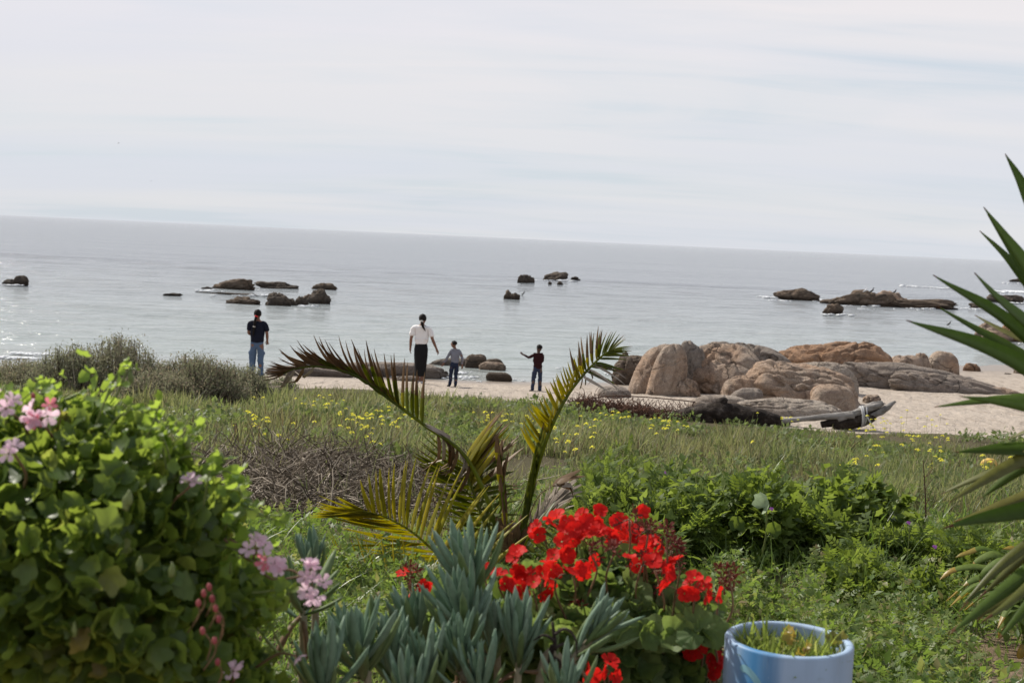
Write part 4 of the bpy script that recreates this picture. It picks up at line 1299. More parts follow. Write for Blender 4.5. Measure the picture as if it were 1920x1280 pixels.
def simple_leaf(w=0.45, fold=0.2, droop=0.15):
    """pointed leaf, length 1 along +Y"""
    v = np.array([[0, 0, 0], [-w * .46, .42, fold * .3 - droop * .2], [0, .46, -droop * .2], [w * .46, .42, fold * .3 - droop * .2], [0, 1, -droop]], float)
    return v, [np.array([[0, 2, 1], [0, 3, 2], [1, 2, 4], [2, 3, 4]])]


def pinnate(n=4, w=0.30, tooth=0.0):
    """feathery compound leaf along +Y"""
    mb = MB()
    t = (np.array([[0, 0, 0], [-.26, .42, .05], [0, 1, -.12], [.26, .42, .05]], float), [np.array([[0, 3, 2, 1]])])
    mb.scatter((np.array([[-.008, 0, 0], [.008, 0, 0], [.004, 1, -.06], [-.004, 1, -.06]]), [np.array([[0, 1, 2, 3]])]), np.eye(3)[None], np.zeros((1, 3)), np.zeros(1))
    P, D, L = [], [], []
    for k in range(n):
        y = 0.22 + 0.6 * k / max(1, n - 1)
        for s in (-1, 1):
            P.append([0, y, -0.05 * y]); D.append([s * 0.85, 0.55, 0.05]); L.append(w * (1 - 0.25 * abs(k - n / 2) / n))
    P.append([0, .85, -.04]); D.append([0, 1, -.05]); L.append(w * 1.25)
    M = frame_mats(np.array(D)) * np.array(L)[:, None, None]
    mb.scatter(t, M, np.array(P), np.zeros(len(P)))
    v = np.concatenate(mb.v)
    return v, [np.concatenate(mb.f)]


def petal_flower(n, w, L, cup, seed=0, gap=0.0):
    """n rounded petals round +Z"""
    mb = MB()
    r = np.random.default_rng(seed)
    for k in range(n):
        a = 2 * math.pi * k / n + r.normal(0, 0.08)
        l = L * r.uniform(0.88, 1.1)
        t = np.array([0.12, 0.45, 0.8, 1.0])
        ww = w * np.array([0.22, 0.75, 0.95, 0.45])
        zz = cup * t + 0.15 * L * t * t * r.normal(0, 1) - 0.25 * L * np.maximum(0, t - 0.7)
        V = []
        for q in range(4):
            for s in (-1, 0, 1):
                V.append([s * ww[q] / 2, t[q] * l - (0.05 * L if s and q == 3 else 0), zz[q] + (0.10 * L if s else 0) * (1 + 0.5 * r.normal())])
        V = np.array(V)
        c, sn = math.cos(a), math.sin(a)
        V = V @ np.array([[c, sn, 0], [-sn, c, 0], [0, 0, 1]])
        i = np.array([[0, 1, 4, 3], [1, 2, 5, 4]])
        mb.add(V, np.concatenate([i, i + 3, i + 6]))
    v = np.concatenate(mb.v)
    return v, [np.concatenate(mb.f)]


def mesh_of(name, tmpl, mat, mb=None):
    return (mb or MB().add(*tmpl)).mesh(name, mat if isinstance(mat, (list, tuple)) else [mat])


def unit(v): return v / np.maximum(np.linalg.norm(v, axis=-1, keepdims=True), 1e-9)


def rand_dirs(n, zbias=0.0):
    d = rng.normal(size=(n, 3)); d[:, 2] += zbias
    return unit(d)


# ------------------------------------------------------------------ meadow
def in_view(x, y, m=1.5):
    return np.abs(x) < 0.40 * y + m


def meadow():
    # where brush or weeds take over, fewer blades stand
    N = 330000
    y = rng.uniform(9.0, 28.2, N); x = rng.uniform(-12.5, 12.5, N)
    k = in_view(x, y) & (y < yb(x) + 0.25 * n2d(x, y, 1.2, 8)) & (rng.random(N) < np.clip(14.0 / y, 0.55, 1.0))
    x, y = x[k], y[k]
    clump = n2d(x, y, 0.9, 21)
    tall = n2d(x, y, 0.35, 22)
    brush = brush_mask(x, y)
    keep = (rng.random(len(x)) < np.clip(0.62 + 0.7 * clump, 0.12, 1)) & (rng.random(len(x)) > brush * 0.80)
    keep &= ~((y > yb(x) - 1.2) & (rng.random(len(x)) < 0.45) & (n2d(x, y, 1.1, 24) < 0.1))
    x, y, clump, tall = x[keep], y[keep], clump[keep], tall[keep]
    n = len(x)
    h = np.clip(0.19 + 0.20 * clump + 0.10 * tall + 0.08 * n2d(x, y, 2.6, 29) + 0.34 * np.clip(n2d(x, y, 1.5, 30) - 0.12, 0, 0.6), 0.05, 0.50) * rng.uniform(0.5, 1.2, n) * 0.86
    h *= np.clip((yb(x) - y) / np.where(x > 1.0, 6.5, 2.0), 0.30, 1)
    d = unit(np.stack([rng.normal(0, 0.25, n), rng.normal(0, 0.25, n), np.ones(n)], -1))
    up = rand_dirs(n); up[:, 2] *= 0.2
    M = frame_mats(d, unit(up)) * h[:, None, None]
    wf = np.clip(y / 14, 0.75, 1.6) / np.clip(h / 0.2, 0.6, 2)
    M[:, :, 0] *= wf[:, None]
    T = np.stack([x, y, ground_z(x, y) - 0.02], -1)
    mb = MB()
    # colour follows the plant's kind: patches of reddish, olive and grey-green
    r = np.clip(0.45 + 0.42 * n2d(x, y, 0.7, 27) - 0.5 * np.clip(n2d(x, y, 1.5, 30) - 0.12, 0, 0.6) + rng.normal(0, 0.18, n), 0, 0.999)
    tm = [blade(4, 0.065, 0.35), blade(4, 0.055, 0.75), blade(3, 0.08, 0.15)]
    w = rng.integers(0, 3, n)
    for i in range(3):
        s = w == i
        mb.scatter(tm[i], M[s], T[s], r[s])
    rust = np.zeros(n)
    for cx, cy, rr in ((-2.6, 13.6, 1.3), (-3.6, 13.6, 1.2), (-3.3, 15.0, 1.5), (-4.6, 14.0, 1.4), (2.3, 20.5, 1.6), (5.2, 18.0, 1.8), (0.6, 15.5, 1.0), (-2.2, 17.5, 1.2)):
        rust = np.maximum(rust, np.exp(-(((x - cx) / rr) ** 2 + ((y - cy) / (rr * 0.9)) ** 2)))
    sel = rng.random(n) < rust * 0.42
    mr = MB().scatter(tm[0], M[sel], T[sel], rng.random(sel.sum()))
    tag(obj('rusty_grass', mr, MAT['rust_blade']), 'reddish brown dry stems mixed through the meadow', kind='stuff')
    tag(obj('meadow_grass', mb, MAT['meadow_blade']), 'low olive green grass covering the slope down to the beach', kind='stuff')


def brush_mask(x, y):
    """1 inside the heap of dry sticks left of the palm"""
    u = (x + 1.65) / 1.55; v = (y - 10.8) / 2.05
    r = np.sqrt(u * u + v * v) + 0.22 * n2d(x, y, 0.8, 41)
    return np.clip((1.08 - r) * 4, 0, 1)


meadow()


def meadow_herbs():
    N = 60000
    y = rng.uniform(9.5, 25.5, N); x = rng.uniform(-9, 9, N)
    k = in_view(x, y, 0.6) & (n2d(x, y, 0.42, 62) > 0.12) & (rng.random(N) > brush_mask(x, y)) & (y < yb(x) - 1.5)
    x, y = x[k], y[k]; n = len(x)
    z = ground_z(x, y) + np.clip(0.12 + 0.12 * n2d(x, y, 1.5, 63), 0.02, 0.35) * rng.uniform(0.4, 1.3, n)
    d = rand_dirs(n, 0.5); L = rng.uniform(0.03, 0.08, n) * np.clip(y / 13, 0.8, 1.5)
    M = frame_mats(d, unit(rng.normal(0, 0.6, (n, 3)) + np.array([0, -0.2, 1.0]))) * L[:, None, None]
    mb = MB()
    w = rng.random(n); r = np.clip(rng.normal(0.4, 0.2, n) + 0.25 * n2d(x, y, 0.9, 64), 0, 0.99)
    P = np.stack([x, y, z], -1)
    for tm, lo, hi in ((simple_leaf(0.7), 0, 0.6), (pinnate(3, 0.4), 0.6, 1.0)):
        q = (w >= lo) & (w < hi)
        mb.scatter(tm, M[q], P[q], r[q])
    tag(obj('meadow_herbs', mb, MAT['herb_leaf']), 'patches of small leafy herbs in the meadow grass', kind='stuff')


meadow_herbs()


def curly_sticks(name, label, xs, ys, zs, L, rad, mat, curl=0.5, flat=0.5, seg=5, sides=3):
    n = len(xs)
    p0 = np.stack([xs, ys, zs], -1)
    d = rand_dirs(n); d[:, 2] = np.abs(d[:, 2]) * flat; d = unit(d)
    P = [p0]
    for k in range(seg - 1):
        d = unit(d + rng.normal(0, curl, (n, 3)) * np.array([1, 1, 0.7]) - np.array([0, 0, 0.06]))
        P.append(P[-1] + d * (L / (seg - 1))[:, None])
    P = np.stack(P, 1)
    g = ground_z(P[..., 0], P[..., 1])
    P[..., 2] = np.maximum(P[..., 2], g + 0.005)
    t = unit(np.gradient(P, axis=1))
    u = unit(np.cross(t, np.array([0.3, 0.2, 0.93])))
    w = np.cross(t, u)
    a = np.arange(sides) * 2 * math.pi / sides
    r = rad[:, None] * np.linspace(1, 0.45, seg)[None]
    V = P[:, :, None] + r[:, :, None, None] * (np.cos(a)[None, None, :, None] * u[:, :, None] + np.sin(a)[None, None, :, None] * w[:, :, None])
    k = seg * sides
    i = np.arange(seg - 1)[:, None] * sides; j = np.arange(sides)[None]; jn = (j + 1) % sides
    fa = np.stack([i + j, i + jn, i + sides + jn, i + sides + j], -1).reshape(-1, 4)
    fa = (fa[None] + (np.arange(n) * k)[:, None, None]).reshape(-1, 4)
    mb = MB().add(V.reshape(-1, 3), fa, np.repeat(rng.random(n), k))
    return tag(obj(name, mb, MAT[mat]), label, kind='stuff')


def brush():
    n = 30000
    x = rng.uniform(-4.0, 0.6, n); y = rng.uniform(8.2, 14.6, n)
    k = rng.random(n) < brush_mask(x, y) * np.clip(0.55 + 0.5 * n2d(x, y, 0.9, 47), 0.15, 1)
    x, y = x[k], y[k]; n = len(x)
    hump = np.clip(0.17 * (1 - ((x + 1.55) / 1.8) ** 2 - ((y - 11.2) / 2.8) ** 2), 0.03, 1) * (1 + 0.5 * n2d(x, y, 1.3, 43))
    z = ground_z(x, y) + np.maximum(hump, 0.02) * rng.random(n) ** 0.5
    curly_sticks('dry_brush', 'tangled heap of dry grey brown sticks left of the palm', x, y, z, rng.uniform(0.2, 0.55, n), rng.uniform(0.0022, 0.0075, n), 'twig', 0.42, 0.22, 6)
    # dark reddish dead stems round the wire panel, at the edge of the sand
    n = 1500
    a = rng.random(n)
    px = 1070 + a * 225
    P = np.array([at(q, 798, 25.4 + rng.normal(0, 0.25)) for q in px])
    z = ground_z(P[:, 0], P[:, 1])
    curly_sticks('dead_stems', 'dark reddish dead stems tangled below the wire panel', P[:, 0], P[:, 1], z + rng.random(n) * 0.22 * np.clip(1.2 - a, 0.3, 1), rng.uniform(0.12, 0.35, n), rng.uniform(0.005, 0.011, n), 'rust_twig', 0.5, 0.8, 5)


brush()


def bare_branch(label, pts, r0):
    p = [at(a, b, c) for a, b, c in pts]
    t = thing('bare_branch', label, 'branch', p[0], 'bare branches sticking out of the brush')
    sp = spline(p, 18)
    obj('stem', tube(MB(), sp, np.linspace(r0, r0 * 0.35, 18), 6), MAT['rust_twig'], t)
    for k in (6, 10, 13):
        d = unit(np.array([rng.normal(), rng.normal(), 1.2 + rng.random()])) * 0.12
        obj('side_twig', tube(MB(), spline([sp[k], sp[k] + d * 0.5 + rng.normal(0, 0.01, 3), sp[k] + d], 6), np.linspace(r0 * 0.5, r0 * 0.2, 6), 4), MAT['rust_twig'], t)


bare_branch('thin dark bent branch rising from the upper edge of the brush', [(604, 872, 13.5), (586, 850, 13.3), (580, 828, 13.3), (588, 818, 13.2)], 0.009)
bare_branch('long dark branch slanting over the brush to the arching frond', [(745, 905, 12.0), (725, 868, 12.0), (705, 845, 12.0), (690, 812, 12.1)], 0.010)
bare_branch('thin upright dead stalk before the sand left of the wire panel', [(1092, 812, 20.0), (1086, 780, 20.0), (1083, 748, 20.0)], 0.010)
bare_branch('tall dark straight stalk standing in the meadow near the yucca', [(1736, 985, 10.5), (1735, 930, 10.5), (1731, 862, 10.5)], 0.008)


# ------------------------------------------------------------------ dune scrub (grey bushes at the left)
def scrub(label, x0, x1, yt, Y, seed, n=9000, dens=1.0):
    cx = (x0 + x1) / 2
    base = on_ground(at(cx, 700, Y)[0], Y)
    top = at(cx, yt, Y)[2]
    h = top - base[2]
    w = (x1 - x0) / F * Y / 2
    t = thing('scrub_bush', label, 'bush', base, 'grey scrub bushes at the edge of the beach')
    r = np.random.default_rng(seed)
    st, fo = MB(), MB()
    tip = simple_leaf(0.42, 0.2, 0.1)
    ns = int(170 * dens)
    P, D, Lf, RN = [], [], [], []
    for k in range(ns):
        a = r.uniform(0, 2 * math.pi); e = r.random() ** 0.6
        sx, sy = math.cos(a) * e * w * 0.95, math.sin(a) * e * w * 0.7
        prof = h * (1 - 0.75 * e ** 2.2) * (0.80 + 0.28 * r.random() + 0.10 * vnoise(np.array([sx * 1.3, sy, seed * 1.0]), seed))
        q0 = base + np.array([sx * 0.45, sy * 0.45, -0.02]); q1 = base + np.array([sx, sy, prof])
        mid = (q0 + q1) / 2 + np.array([sx * .2, sy * .2, 0.05]) + r.normal(0, 0.05, 3)
        sp = spline([q0, mid, q1], 7)
        tube(st, sp, np.linspace(0.012, 0.004, 7), 4, r.random(), cap=False)
        m = int(n / ns)
        tt = r.uniform(0.35, 1.0, m) ** 0.75
        i = np.clip((tt * 6).astype(int), 0, 5); f = tt * 6 - i
        q = sp[i] * (1 - f)[:, None] + sp[i + 1] * f[:, None] + r.normal(0, 0.055, (m, 3))
        P.append(q); d = r.normal(size=(m, 3)) * 0.6; d[:, 2] += 0.9; D.append(unit(d)); Lf.append(r.uniform(0.025, 0.06, m)); RN.append(np.clip(r.normal(0.4 + 0.25 * r.random(), 0.2, m), 0, 0.99))
    P, D, Lf, RN = map(np.concatenate, (P, D, Lf, RN))
    P[:, 2] = np.maximum(P[:, 2], base[2] - 0.05)
    fo.scatter(tip, frame_mats(D, unit(r.normal(size=D.shape))) * Lf[:, None, None], P, RN)
    obj('stem', st, MAT['twig'], t)
    obj('foliage', fo, MAT['scrub_leaf'], t, kind='stuff')


scrub('tallest grey brown scrub bush, in the middle of the row at the left', 120, 330, 632, 22.8, 1, 13000, 1.3)
scrub('dense scrub bush at the picture edge, left of the tallest one', -60, 160, 682, 23.0, 2, 11000, 1.2)
scrub('lower twiggy scrub bush to the right of the tallest one', 270, 440, 664, 22.9, 3, 9500, 1.1)
scrub('silvery green low scrub bush hiding the feet of the person in jeans', 380, 525, 690, 23.6, 4, 9500, 1.2)
scrub('darker low scrub bush in front of the tallest one', 190, 380, 700, 22.0, 5, 8000, 1.0)
scrub('wide scrub bush filling the gap left of the tallest one', 40, 230, 655, 22.4, 7, 9000, 1.1)
scrub('wide low scrub bush filling the gap right of the tallest one', 290, 480, 668, 22.5, 8, 9000, 1.1)
scrub('small scrub tuft on the sand under the dead palm frond', 505, 560, 716, 26.0, 6, 1800, 0.3)


# ------------------------------------------------------------------ yellow wildflowers
def wildflowers():
    head = MB()
    fl = petal_flower(5, 0.016, 0.017, 0.012, 3)
    V = np.array([[0, 0, 0.0], [0.022, 0.01, -0.012], [-0.018, 0.016, -0.008], [0.004, -0.02, -0.014]])
    D = unit(np.array([[0, -0.5, 1.0], [0.7, -0.3, 0.8], [-0.6, -0.4, 0.8], [0.1, -0.9, 0.6]]))
    M = frame_mats(D)[:, :, [0, 2, 1]]
    head.scatter(fl, M, V, np.array([0, .3, .6, .9]))
    me_h = mesh_of('blossom', None, MAT['yellow_petal'], head)
    stem = tube(MB(), [[0, 0, -0.28], [0.004, 0.003, -0.14], [0, 0, -0.004]], 0.0022, 4)
    me_s = mesh_of('stem', None, MAT['green_stem'], stem)
    zones = [
        ('small yellow wildflower in the grass just right of the scrub bushes', 470, 600, 748, 850, 26),
        ('small yellow wildflower in the grass under the arch of the dead frond', 600, 720, 770, 862, 34),
        ('small yellow wildflower at the upper edge of the brush left of the palm', 700, 800, 785, 850, 22),
        ('small yellow wildflower in the grass behind the broken palm', 800, 1010, 800, 850, 26),
        ('small yellow wildflower in the grass right of the upright frond', 1010, 1160, 790, 868, 40),
        ('small yellow wildflower in the grass before the driftwood log', 1160, 1480, 800, 850, 26),
        ('small yellow wildflower in the dense patch near the sand edge at right', 1590, 1760, 795, 842, 42),
        ('small yellow wildflower in the grass beside the yucca leaves', 1560, 1900, 838, 905, 46),
    ]
    for lb, x0, x1, y0, y1, n in zones:
        k = 0
        while k < n:
            cx, cy = rng.uniform(x0, x1), rng.uniform(y0, y1)
            for _ in range(rng.integers(2, 8)):
                p = hit(cx + rng.normal(0, 18), cy + 14 + rng.normal(0, 9))
                if p[1] > 27 or p[1] < 9.5: continue
                s = rng.uniform(0.75, 1.25)
                hh = rng.uniform(0.20, 0.36)
                t = thing('yellow_wildflower', lb, 'flower', p, lb.replace('small yellow wildflower', 'yellow wildflowers'))
                M = Matrix.Translation(Vector(p + np.array([0, 0, hh]))) @ Matrix.Rotation(rng.uniform(0, 6.28), 4, 'Z') @ Matrix.Scale(s * 0.70, 4)
                inst('blossom', me_h, M, t)
                inst('stem', me_s, Matrix.Translation(Vector(p + np.array([0, 0, hh]))) @ Matrix.Scale(hh / 0.28, 4), t)
                k += 1
                if k >= n: break


wildflowers()


# ------------------------------------------------------------------ leafy ground cover and weeds near the garden
def bare_soil(x, y):
    """1 where the sandy patch at the lower right shows"""
    u = (x - 2.10) / 0.62; v = (y - 5.95) / 0.52
    return np.clip((1.15 - np.sqrt(u * u + v * v) - 0.3 * n2d(x, y, 1.7, 51)) * 3, 0, 1)


T_PIN, T_PIN2, T_LEAF = pinnate(4, 0.34), pinnate(3, 0.42), simple_leaf(0.6)
T_FEATHER = pinnate(7, 0.17)


def undergrowth():
    N = 60000
    y = 4.1 + 6.9 * rng.random(N) ** 0.85; x = rng.uniform(-2.6, 5.2, N)
    k = (np.abs(x) < 0.40 * y + 0.8) & (rng.random(N) > bare_soil(x, y) * 0.97)
    k &= rng.random(N) > brush_mask(x, y)
    k &= (x > 0.1 - 0.05 * y) | (y < 8.8)
    x, y = x[k], y[k]; n = len(x)
    den = np.clip(0.7 + 0.7 * n2d(x, y, 1.3, 55), 0.1, 1)
    k = rng.random(n) < den
    x, y = x[k], y[k]; n = len(x)
    hgt = np.clip(0.12 + 0.13 * n2d(x, y, 0.9, 56), 0.02, 0.4)
    z = ground_z(x, y) + hgt * rng.random(n) ** 0.7
    d = rand_dirs(n, 0.5); L = rng.uniform(0.030, 0.080, n)
    M = frame_mats(d, unit(rng.normal(0, 0.5, (n, 3)) + np.array([-0.2, 0.1, 1.0]))) * L[:, None, None]
    T = np.stack([x, y, z], -1)
    r = np.clip(0.42 + 0.22 * n2d(x, y, 0.8, 57) + rng.normal(0, 0.2, n), 0, 0.999)
    mb = MB()
    w = rng.random(n)
    for tm, lo, hi in ((T_PIN2, 0, 0.4), (T_LEAF, 0.4, 0.8), (T_FEATHER, 0.8, 1.0)):
        s = (w >= lo) & (w < hi)
        mb.scatter(tm, M[s], T[s], r[s])
    tag(obj('undergrowth', mb, MAT['cover_leaf']), 'bright green leafy ground cover between the garden and the meadow', kind='stuff')
    # thin grass blades among it
    N = 26000
    y = rng.uniform(4.0, 11.0, N); x = rng.uniform(-2.6, 5.2, N)
    k = (np.abs(x) < 0.40 * y + 0.8) & (rng.random(N) > bare_soil(x, y) * 0.9) & (rng.random(N) > brush_mask(x, y)) & ((x > 0.1 - 0.05 * y) | (y < 8.8))
    x, y = x[k], y[k]; n = len(x)
    h = rng.uniform(0.08, 0.34, n) * np.clip(0.8 + 0.6 * n2d(x, y, 1.0, 58), 0.3, 1.5)
    d = unit(np.stack([rng.normal(0, 0.35, n), rng.normal(0, 0.35, n), np.ones(n)], -1))
    M = frame_mats(d, rand_dirs(n)) * h[:, None, None]
    M[:, :, 0] *= 0.55
    mb = MB().scatter(blade(5, 0.045, 0.7), M, np.stack([x, y, ground_z(x, y) - 0.01], -1), np.clip(rng.normal(0.45, 0.28, n), 0, 0.99))
    tag(obj('garden_grass', mb, MAT['bright_blade']), 'thin grass blades growing through the ground cover', kind='stuff')


undergrowth()


def weed_plant(h, r, nstem, nleaf, tmpl, L, seed, mat='weed_leaf'):
    q = np.random.default_rng(seed)
    st, fo = MB(), MB()
    P, D = [], []
    for k in range(nstem):
        a = q.uniform(0, 6.28); e = q.random() ** 0.55
        tip = np.array([math.cos(a) * e * r, math.sin(a) * e * r, h * (1 - 0.55 * e ** 2) * q.uniform(0.75, 1.08)])
        sp = spline([[tip[0] * .2, tip[1] * .2, 0], tip * np.array([.55, .55, .6]) + q.normal(0, 0.02, 3), tip], 7)
        tube(st, sp, np.linspace(0.006, 0.0025, 7), 4, q.random(), cap=False)
        m = max(2, nleaf // nstem)
        t = q.uniform(0.25, 1.0, m)
        i = np.clip((t * 6).astype(int), 0, 5); f = (t * 6 - i)[:, None]
        P.append(sp[i] * (1 - f) + sp[i + 1] * f + q.normal(0, 0.015, (m, 3)))
        d = q.normal(size=(m, 3)) * 0.8; d[:, 2] += 0.35; d[:, :2] += tip[:2] / max(r, 0.01) * 0.5
        D.append(unit(d))
    P, D = np.concatenate(P), np.concatenate(D)
    n = len(P)
    M = frame_mats(D, unit(q.normal(0, 0.45, (n, 3)) + np.array([0, 0, 1.0]))) * (L * q.uniform(0.6, 1.3, n))[:, None, None]
    fo.scatter(tmpl, M, P, np.clip(q.normal(0.45, 0.25, n), 0, 0.99))
    return st.mesh('stem', [MAT['green_stem']]), fo.mesh('foliage', [MAT[mat]])


WEEDS = {
    'broad': [weed_plant(0.62, 0.30, 16, 330, simple_leaf(0.62, 0.2, 0.25), 0.105, 101), weed_plant(0.50, 0.32, 14, 300, fan_leaf(5, 15, 0.3, cheap=True), 0.085, 102)],
    'cut': [weed_plant(0.60, 0.32, 16, 260, T_PIN, 0.145, 103), weed_plant(0.46, 0.30, 14, 240, T_PIN2, 0.13, 104)],
    'feather': [weed_plant(0.62, 0.24, 18, 420, T_FEATHER, 0.115, 105)],
    'low': [weed_plant(0.26, 0.24, 14, 260, T_PIN2, 0.085, 106, 'cover_leaf'), weed_plant(0.22, 0.22, 12, 240, simple_leaf(0.6), 0.07, 107, 'cover_leaf')],
}


def weed(kind, label, group, px, py, Y=None, s=1.0, drop=0.0):
    p = hit(px, py) if Y is None else on_ground(at(px, py, Y)[0], Y)
    st, fo = WEEDS[kind][rng.integers(len(WEEDS[kind]))]
    t = thing('weed_plant', label, 'weed', p, group)
    M = Matrix.Translation(Vector(p)) @ Matrix.Rotation(rng.uniform(0, 6.28), 4, 'Z') @ Matrix.Diagonal((s * rng.uniform(.9, 1.15), s * rng.uniform(.9, 1.15), s * rng.uniform(0.85, 1.12), 1))
    inst('stem', st, M, t)
    f = inst('foliage', fo, M, t)
    f['kind'] = 'stuff'


def zone(px):
    for lim, w in ((1185, 'beside the feathery weeds'), (1290, 'behind the topmost red flowers'), (1395, 'left of the pale mallow leaf'), (1480, 'around the pale mallow leaf'), (1590, 'right of the pale mallow leaf')):
        if px < lim:
            return w
    return 'at the right end of the mound'


GW = 'tall weeds in the mound behind the red geranium'
for k in range(15):
    x_ = 1120 + k * 34 + rng.normal(0, 10)
    weed('cut', 'weed with deeply cut leaves in the green mound, ' + zone(x_), GW, x_, 1015, 8.4 + rng.normal(0, 0.35), 0.92)
for k in range(13):
    x_ = 1180 + k * 40 + rng.normal(0, 12)
    weed('broad', 'broad leaved weed in the green mound, ' + zone(x_), GW, x_, 1000, 8.9 + rng.normal(0, 0.4), 0.95)
for k in range(5):
    weed('feather', 'pale feathery weed between the palm and the green mound', 'feathery weeds beside the palm', 1092 + k * 17, 1000, 8.9 + 0.25 * k * (-1) ** k, 0.95 + 0.05 * k)
for k in range(9):
    x_ = 1240 + k * 45 + rng.normal(0, 12)
    weed('broad', 'weed at the back of the green mound, ' + zone(x_), GW, x_, 930, 9.9 + rng.normal(0, 0.3), 0.8)
for k in range(12):
    x_ = 1560 + k * 26
    weed('cut', 'leafy weed between the mound and the yucca, ' + ('nearer the mound' if k < 4 else 'halfway across' if k < 8 else 'under the yucca leaf tips'), 'weeds between the mound and the yucca', x_, 1050, rng.uniform(6.6, 8.8), 0.62)


def low_cover():
    """low seedlings nobody could count, one mass"""
    mb = MB()
    tm = [pinnate(3, 0.42), simple_leaf(0.6), pinnate(2, 0.5)]
    P, D, U, L = [], [], [], []
    for x0, x1, py, y0, y1, n in ((1340, 1800, 1100, 5.5, 7.6, 60), (1560, 1790, 1180, 4.9, 5.6, 16), (545, 860, 1120, 5.4, 7.6, 30)):
        for k in range(n):
            Y = rng.uniform(y0, y1)
            b = on_ground(at(rng.uniform(x0, x1), py, Y)[0], Y)
            m = 110; h = rng.uniform(0.12, 0.30); r = rng.uniform(0.12, 0.24)
            o = rng.normal(0, 0.5, (m, 3)); o[:, :2] *= r; o[:, 2] = h * (1 - 0.7 * np.clip((o[:, 0] ** 2 + o[:, 1] ** 2) / r ** 2, 0, 1)) * rng.uniform(0.4, 1.05, m)
            P.append(b + o); d = rng.normal(0, 0.8, (m, 3)); d[:, 2] += 0.35; D.append(unit(d))
            U.append(unit(rng.normal(0, 0.5, (m, 3)) + np.array([0, 0, 1.0]))); L.append(rng.uniform(0.028, 0.062, m))
    P, D, U, L = map(np.concatenate, (P, D, U, L))
    w = rng.integers(0, 3, len(P)); M = frame_mats(D, U) * L[:, None, None]
    for k in range(3):
        q = w == k
        mb.scatter(tm[k], M[q], P[q], np.clip(rng.normal(0.45, 0.25, q.sum()), 0, 0.99))
    tag(obj('low_weeds', mb, MAT['cover_leaf']), 'low bright leafy weeds massed behind the planter and under the palm', kind='stuff')


low_cover()


def grass_tuft(label, px, py, Y, n, h, spread, seed, mat='bright_blade', wd=1.0):
    q = np.random.default_rng(seed)
    p = on_ground(at(px, py, Y)[0], Y)
    t = thing('grass_tuft', label, 'grass', p, 'taller grass tufts')
    me = [blade(7, 0.035 * wd, b, 0.4) for b in (0.25, 0.6, 1.0)]
    meshes = [mesh_of('blade', m, MAT[mat]) for m in me]
    for k in range(n):
        a = q.uniform(0, 6.28)
        d = np.array([[math.cos(a) * 0.28, math.sin(a) * 0.28, 1.0]])
        M = frame_mats(unit(d), np.array([[math.cos(a), math.sin(a), 0.1]]))[0] * h * q.uniform(0.6, 1.1)
        o = p + np.array([q.normal(0, spread), q.normal(0, spread), -0.02])
        inst('blade', meshes[q.integers(3)], m4(M, o), t)


grass_tuft('tall bright grass tuft standing behind the green mound', 1372, 930, 10.2, 46, 0.62, 0.16, 1)
grass_tuft('bright grass tuft at the back of the mound, right of the tallest tuft', 1470, 930, 10.0, 34, 0.52, 0.16, 2)
grass_tuft('arching grass tuft at the right shoulder of the green mound', 1615, 980, 8.8, 34, 0.55, 0.12, 3)
grass_tuft('thin grass tuft at the left shoulder of the green mound', 1255, 920, 10.4, 30, 0.50, 0.16, 4)
grass_tuft('grass tuft at the foot of the broken palm', 905, 1085, 7.9, 44, 0.42, 0.13, 5)
grass_tuft('grass tuft between palm foot and red geranium', 1010, 1080, 7.8, 38, 0.40, 0.13, 6)


def mallow_leaf():
    p = at(1437, 933, 7.75)
    t = thing('mallow_plant', 'mallow with one large pale round leaf standing out of the mound', 'weed', on_ground(p[0], 8.15))
    b = on_ground(p[0], 7.95)
    obj('stem', tube(MB(), spline([b, (b + p) / 2 + np.array([0.03, 0, 0]), p], 9), np.linspace(0.007, 0.004, 9), 5), MAT['green_stem'], t)
    me = mesh_of('leaf', fan_leaf(7, 28, 0.12, 0.03, 0.9, 0.5), MAT['pale_leaf'])
    M = frame_mats(unit(np.array([[0.25, -0.3, 1.0]])), unit(np.array([[-0.75, -0.6, 0.25]])))[0] * 0.135
    inst('leaf', me, m4(M, p - np.array([0, 0, 0.05])), t)
    me2 = mesh_of('leaf', fan_leaf(7, 28, 0.12, 0.02, 0.3, 0.5), MAT['weed_leaf'])
    for k in range(7):
        o = b + (p - b) * rng.uniform(0.3, 0.9) + rng.normal(0, 0.07, 3)
        M = frame_mats(rand_dirs(1, 0.3), unit(np.array([[rng.normal(0, .4), rng.normal(0, .4), 1]])))[0] * rng.uniform(0.07, 0.11)
        inst('leaf', me2, m4(M, o), t)


mallow_leaf()


def violet_flowers():
    me = mesh_of('blossom', petal_flower(5, 0.012, 0.013, 0.006, 9), MAT['violet_petal'])
    for lb, px, py, Y in (('tiny violet flower below the large pale mallow leaf', 1446, 954, 7.9), ('tiny violet flower among the weeds left of the yucca', 1752, 1025, 7.0), ('tiny violet flower high on the left of the green mound', 1248, 886, 8.9),
                          ('tiny violet flower at the right end of the green mound', 1703, 980, 7.9)):
        p = at(px, py, Y)
        t = thing('violet_flower', lb, 'flower', p)
        M = frame_mats(unit(np.array([[0.1, -0.8, 0.6]])))[0][:, [0, 2, 1]]
        inst('blossom', me, m4(M, p), t)
        obj('stem', tube(MB(), spline([p, p + np.array([0.02, 0.03, -0.1]), on_ground(p[0], p[1])], 6), 0.002, 4), MAT['green_stem'], t)


violet_flowers()


def ochre():
    p = hit(1853, 893)
    v, f = rock_mesh(p + np.array([0, 0, 0.16]), (0.10, 0.08, 0.075), 4, 5, p=2.4, rough=0.12)
    tag(obj('rounded_stone', MB().add(v, f), MAT['ochre_stone'], origin=p), 'ochre yellow rounded lump in the grass behind the yucca leaves', 'stone')


ochre()


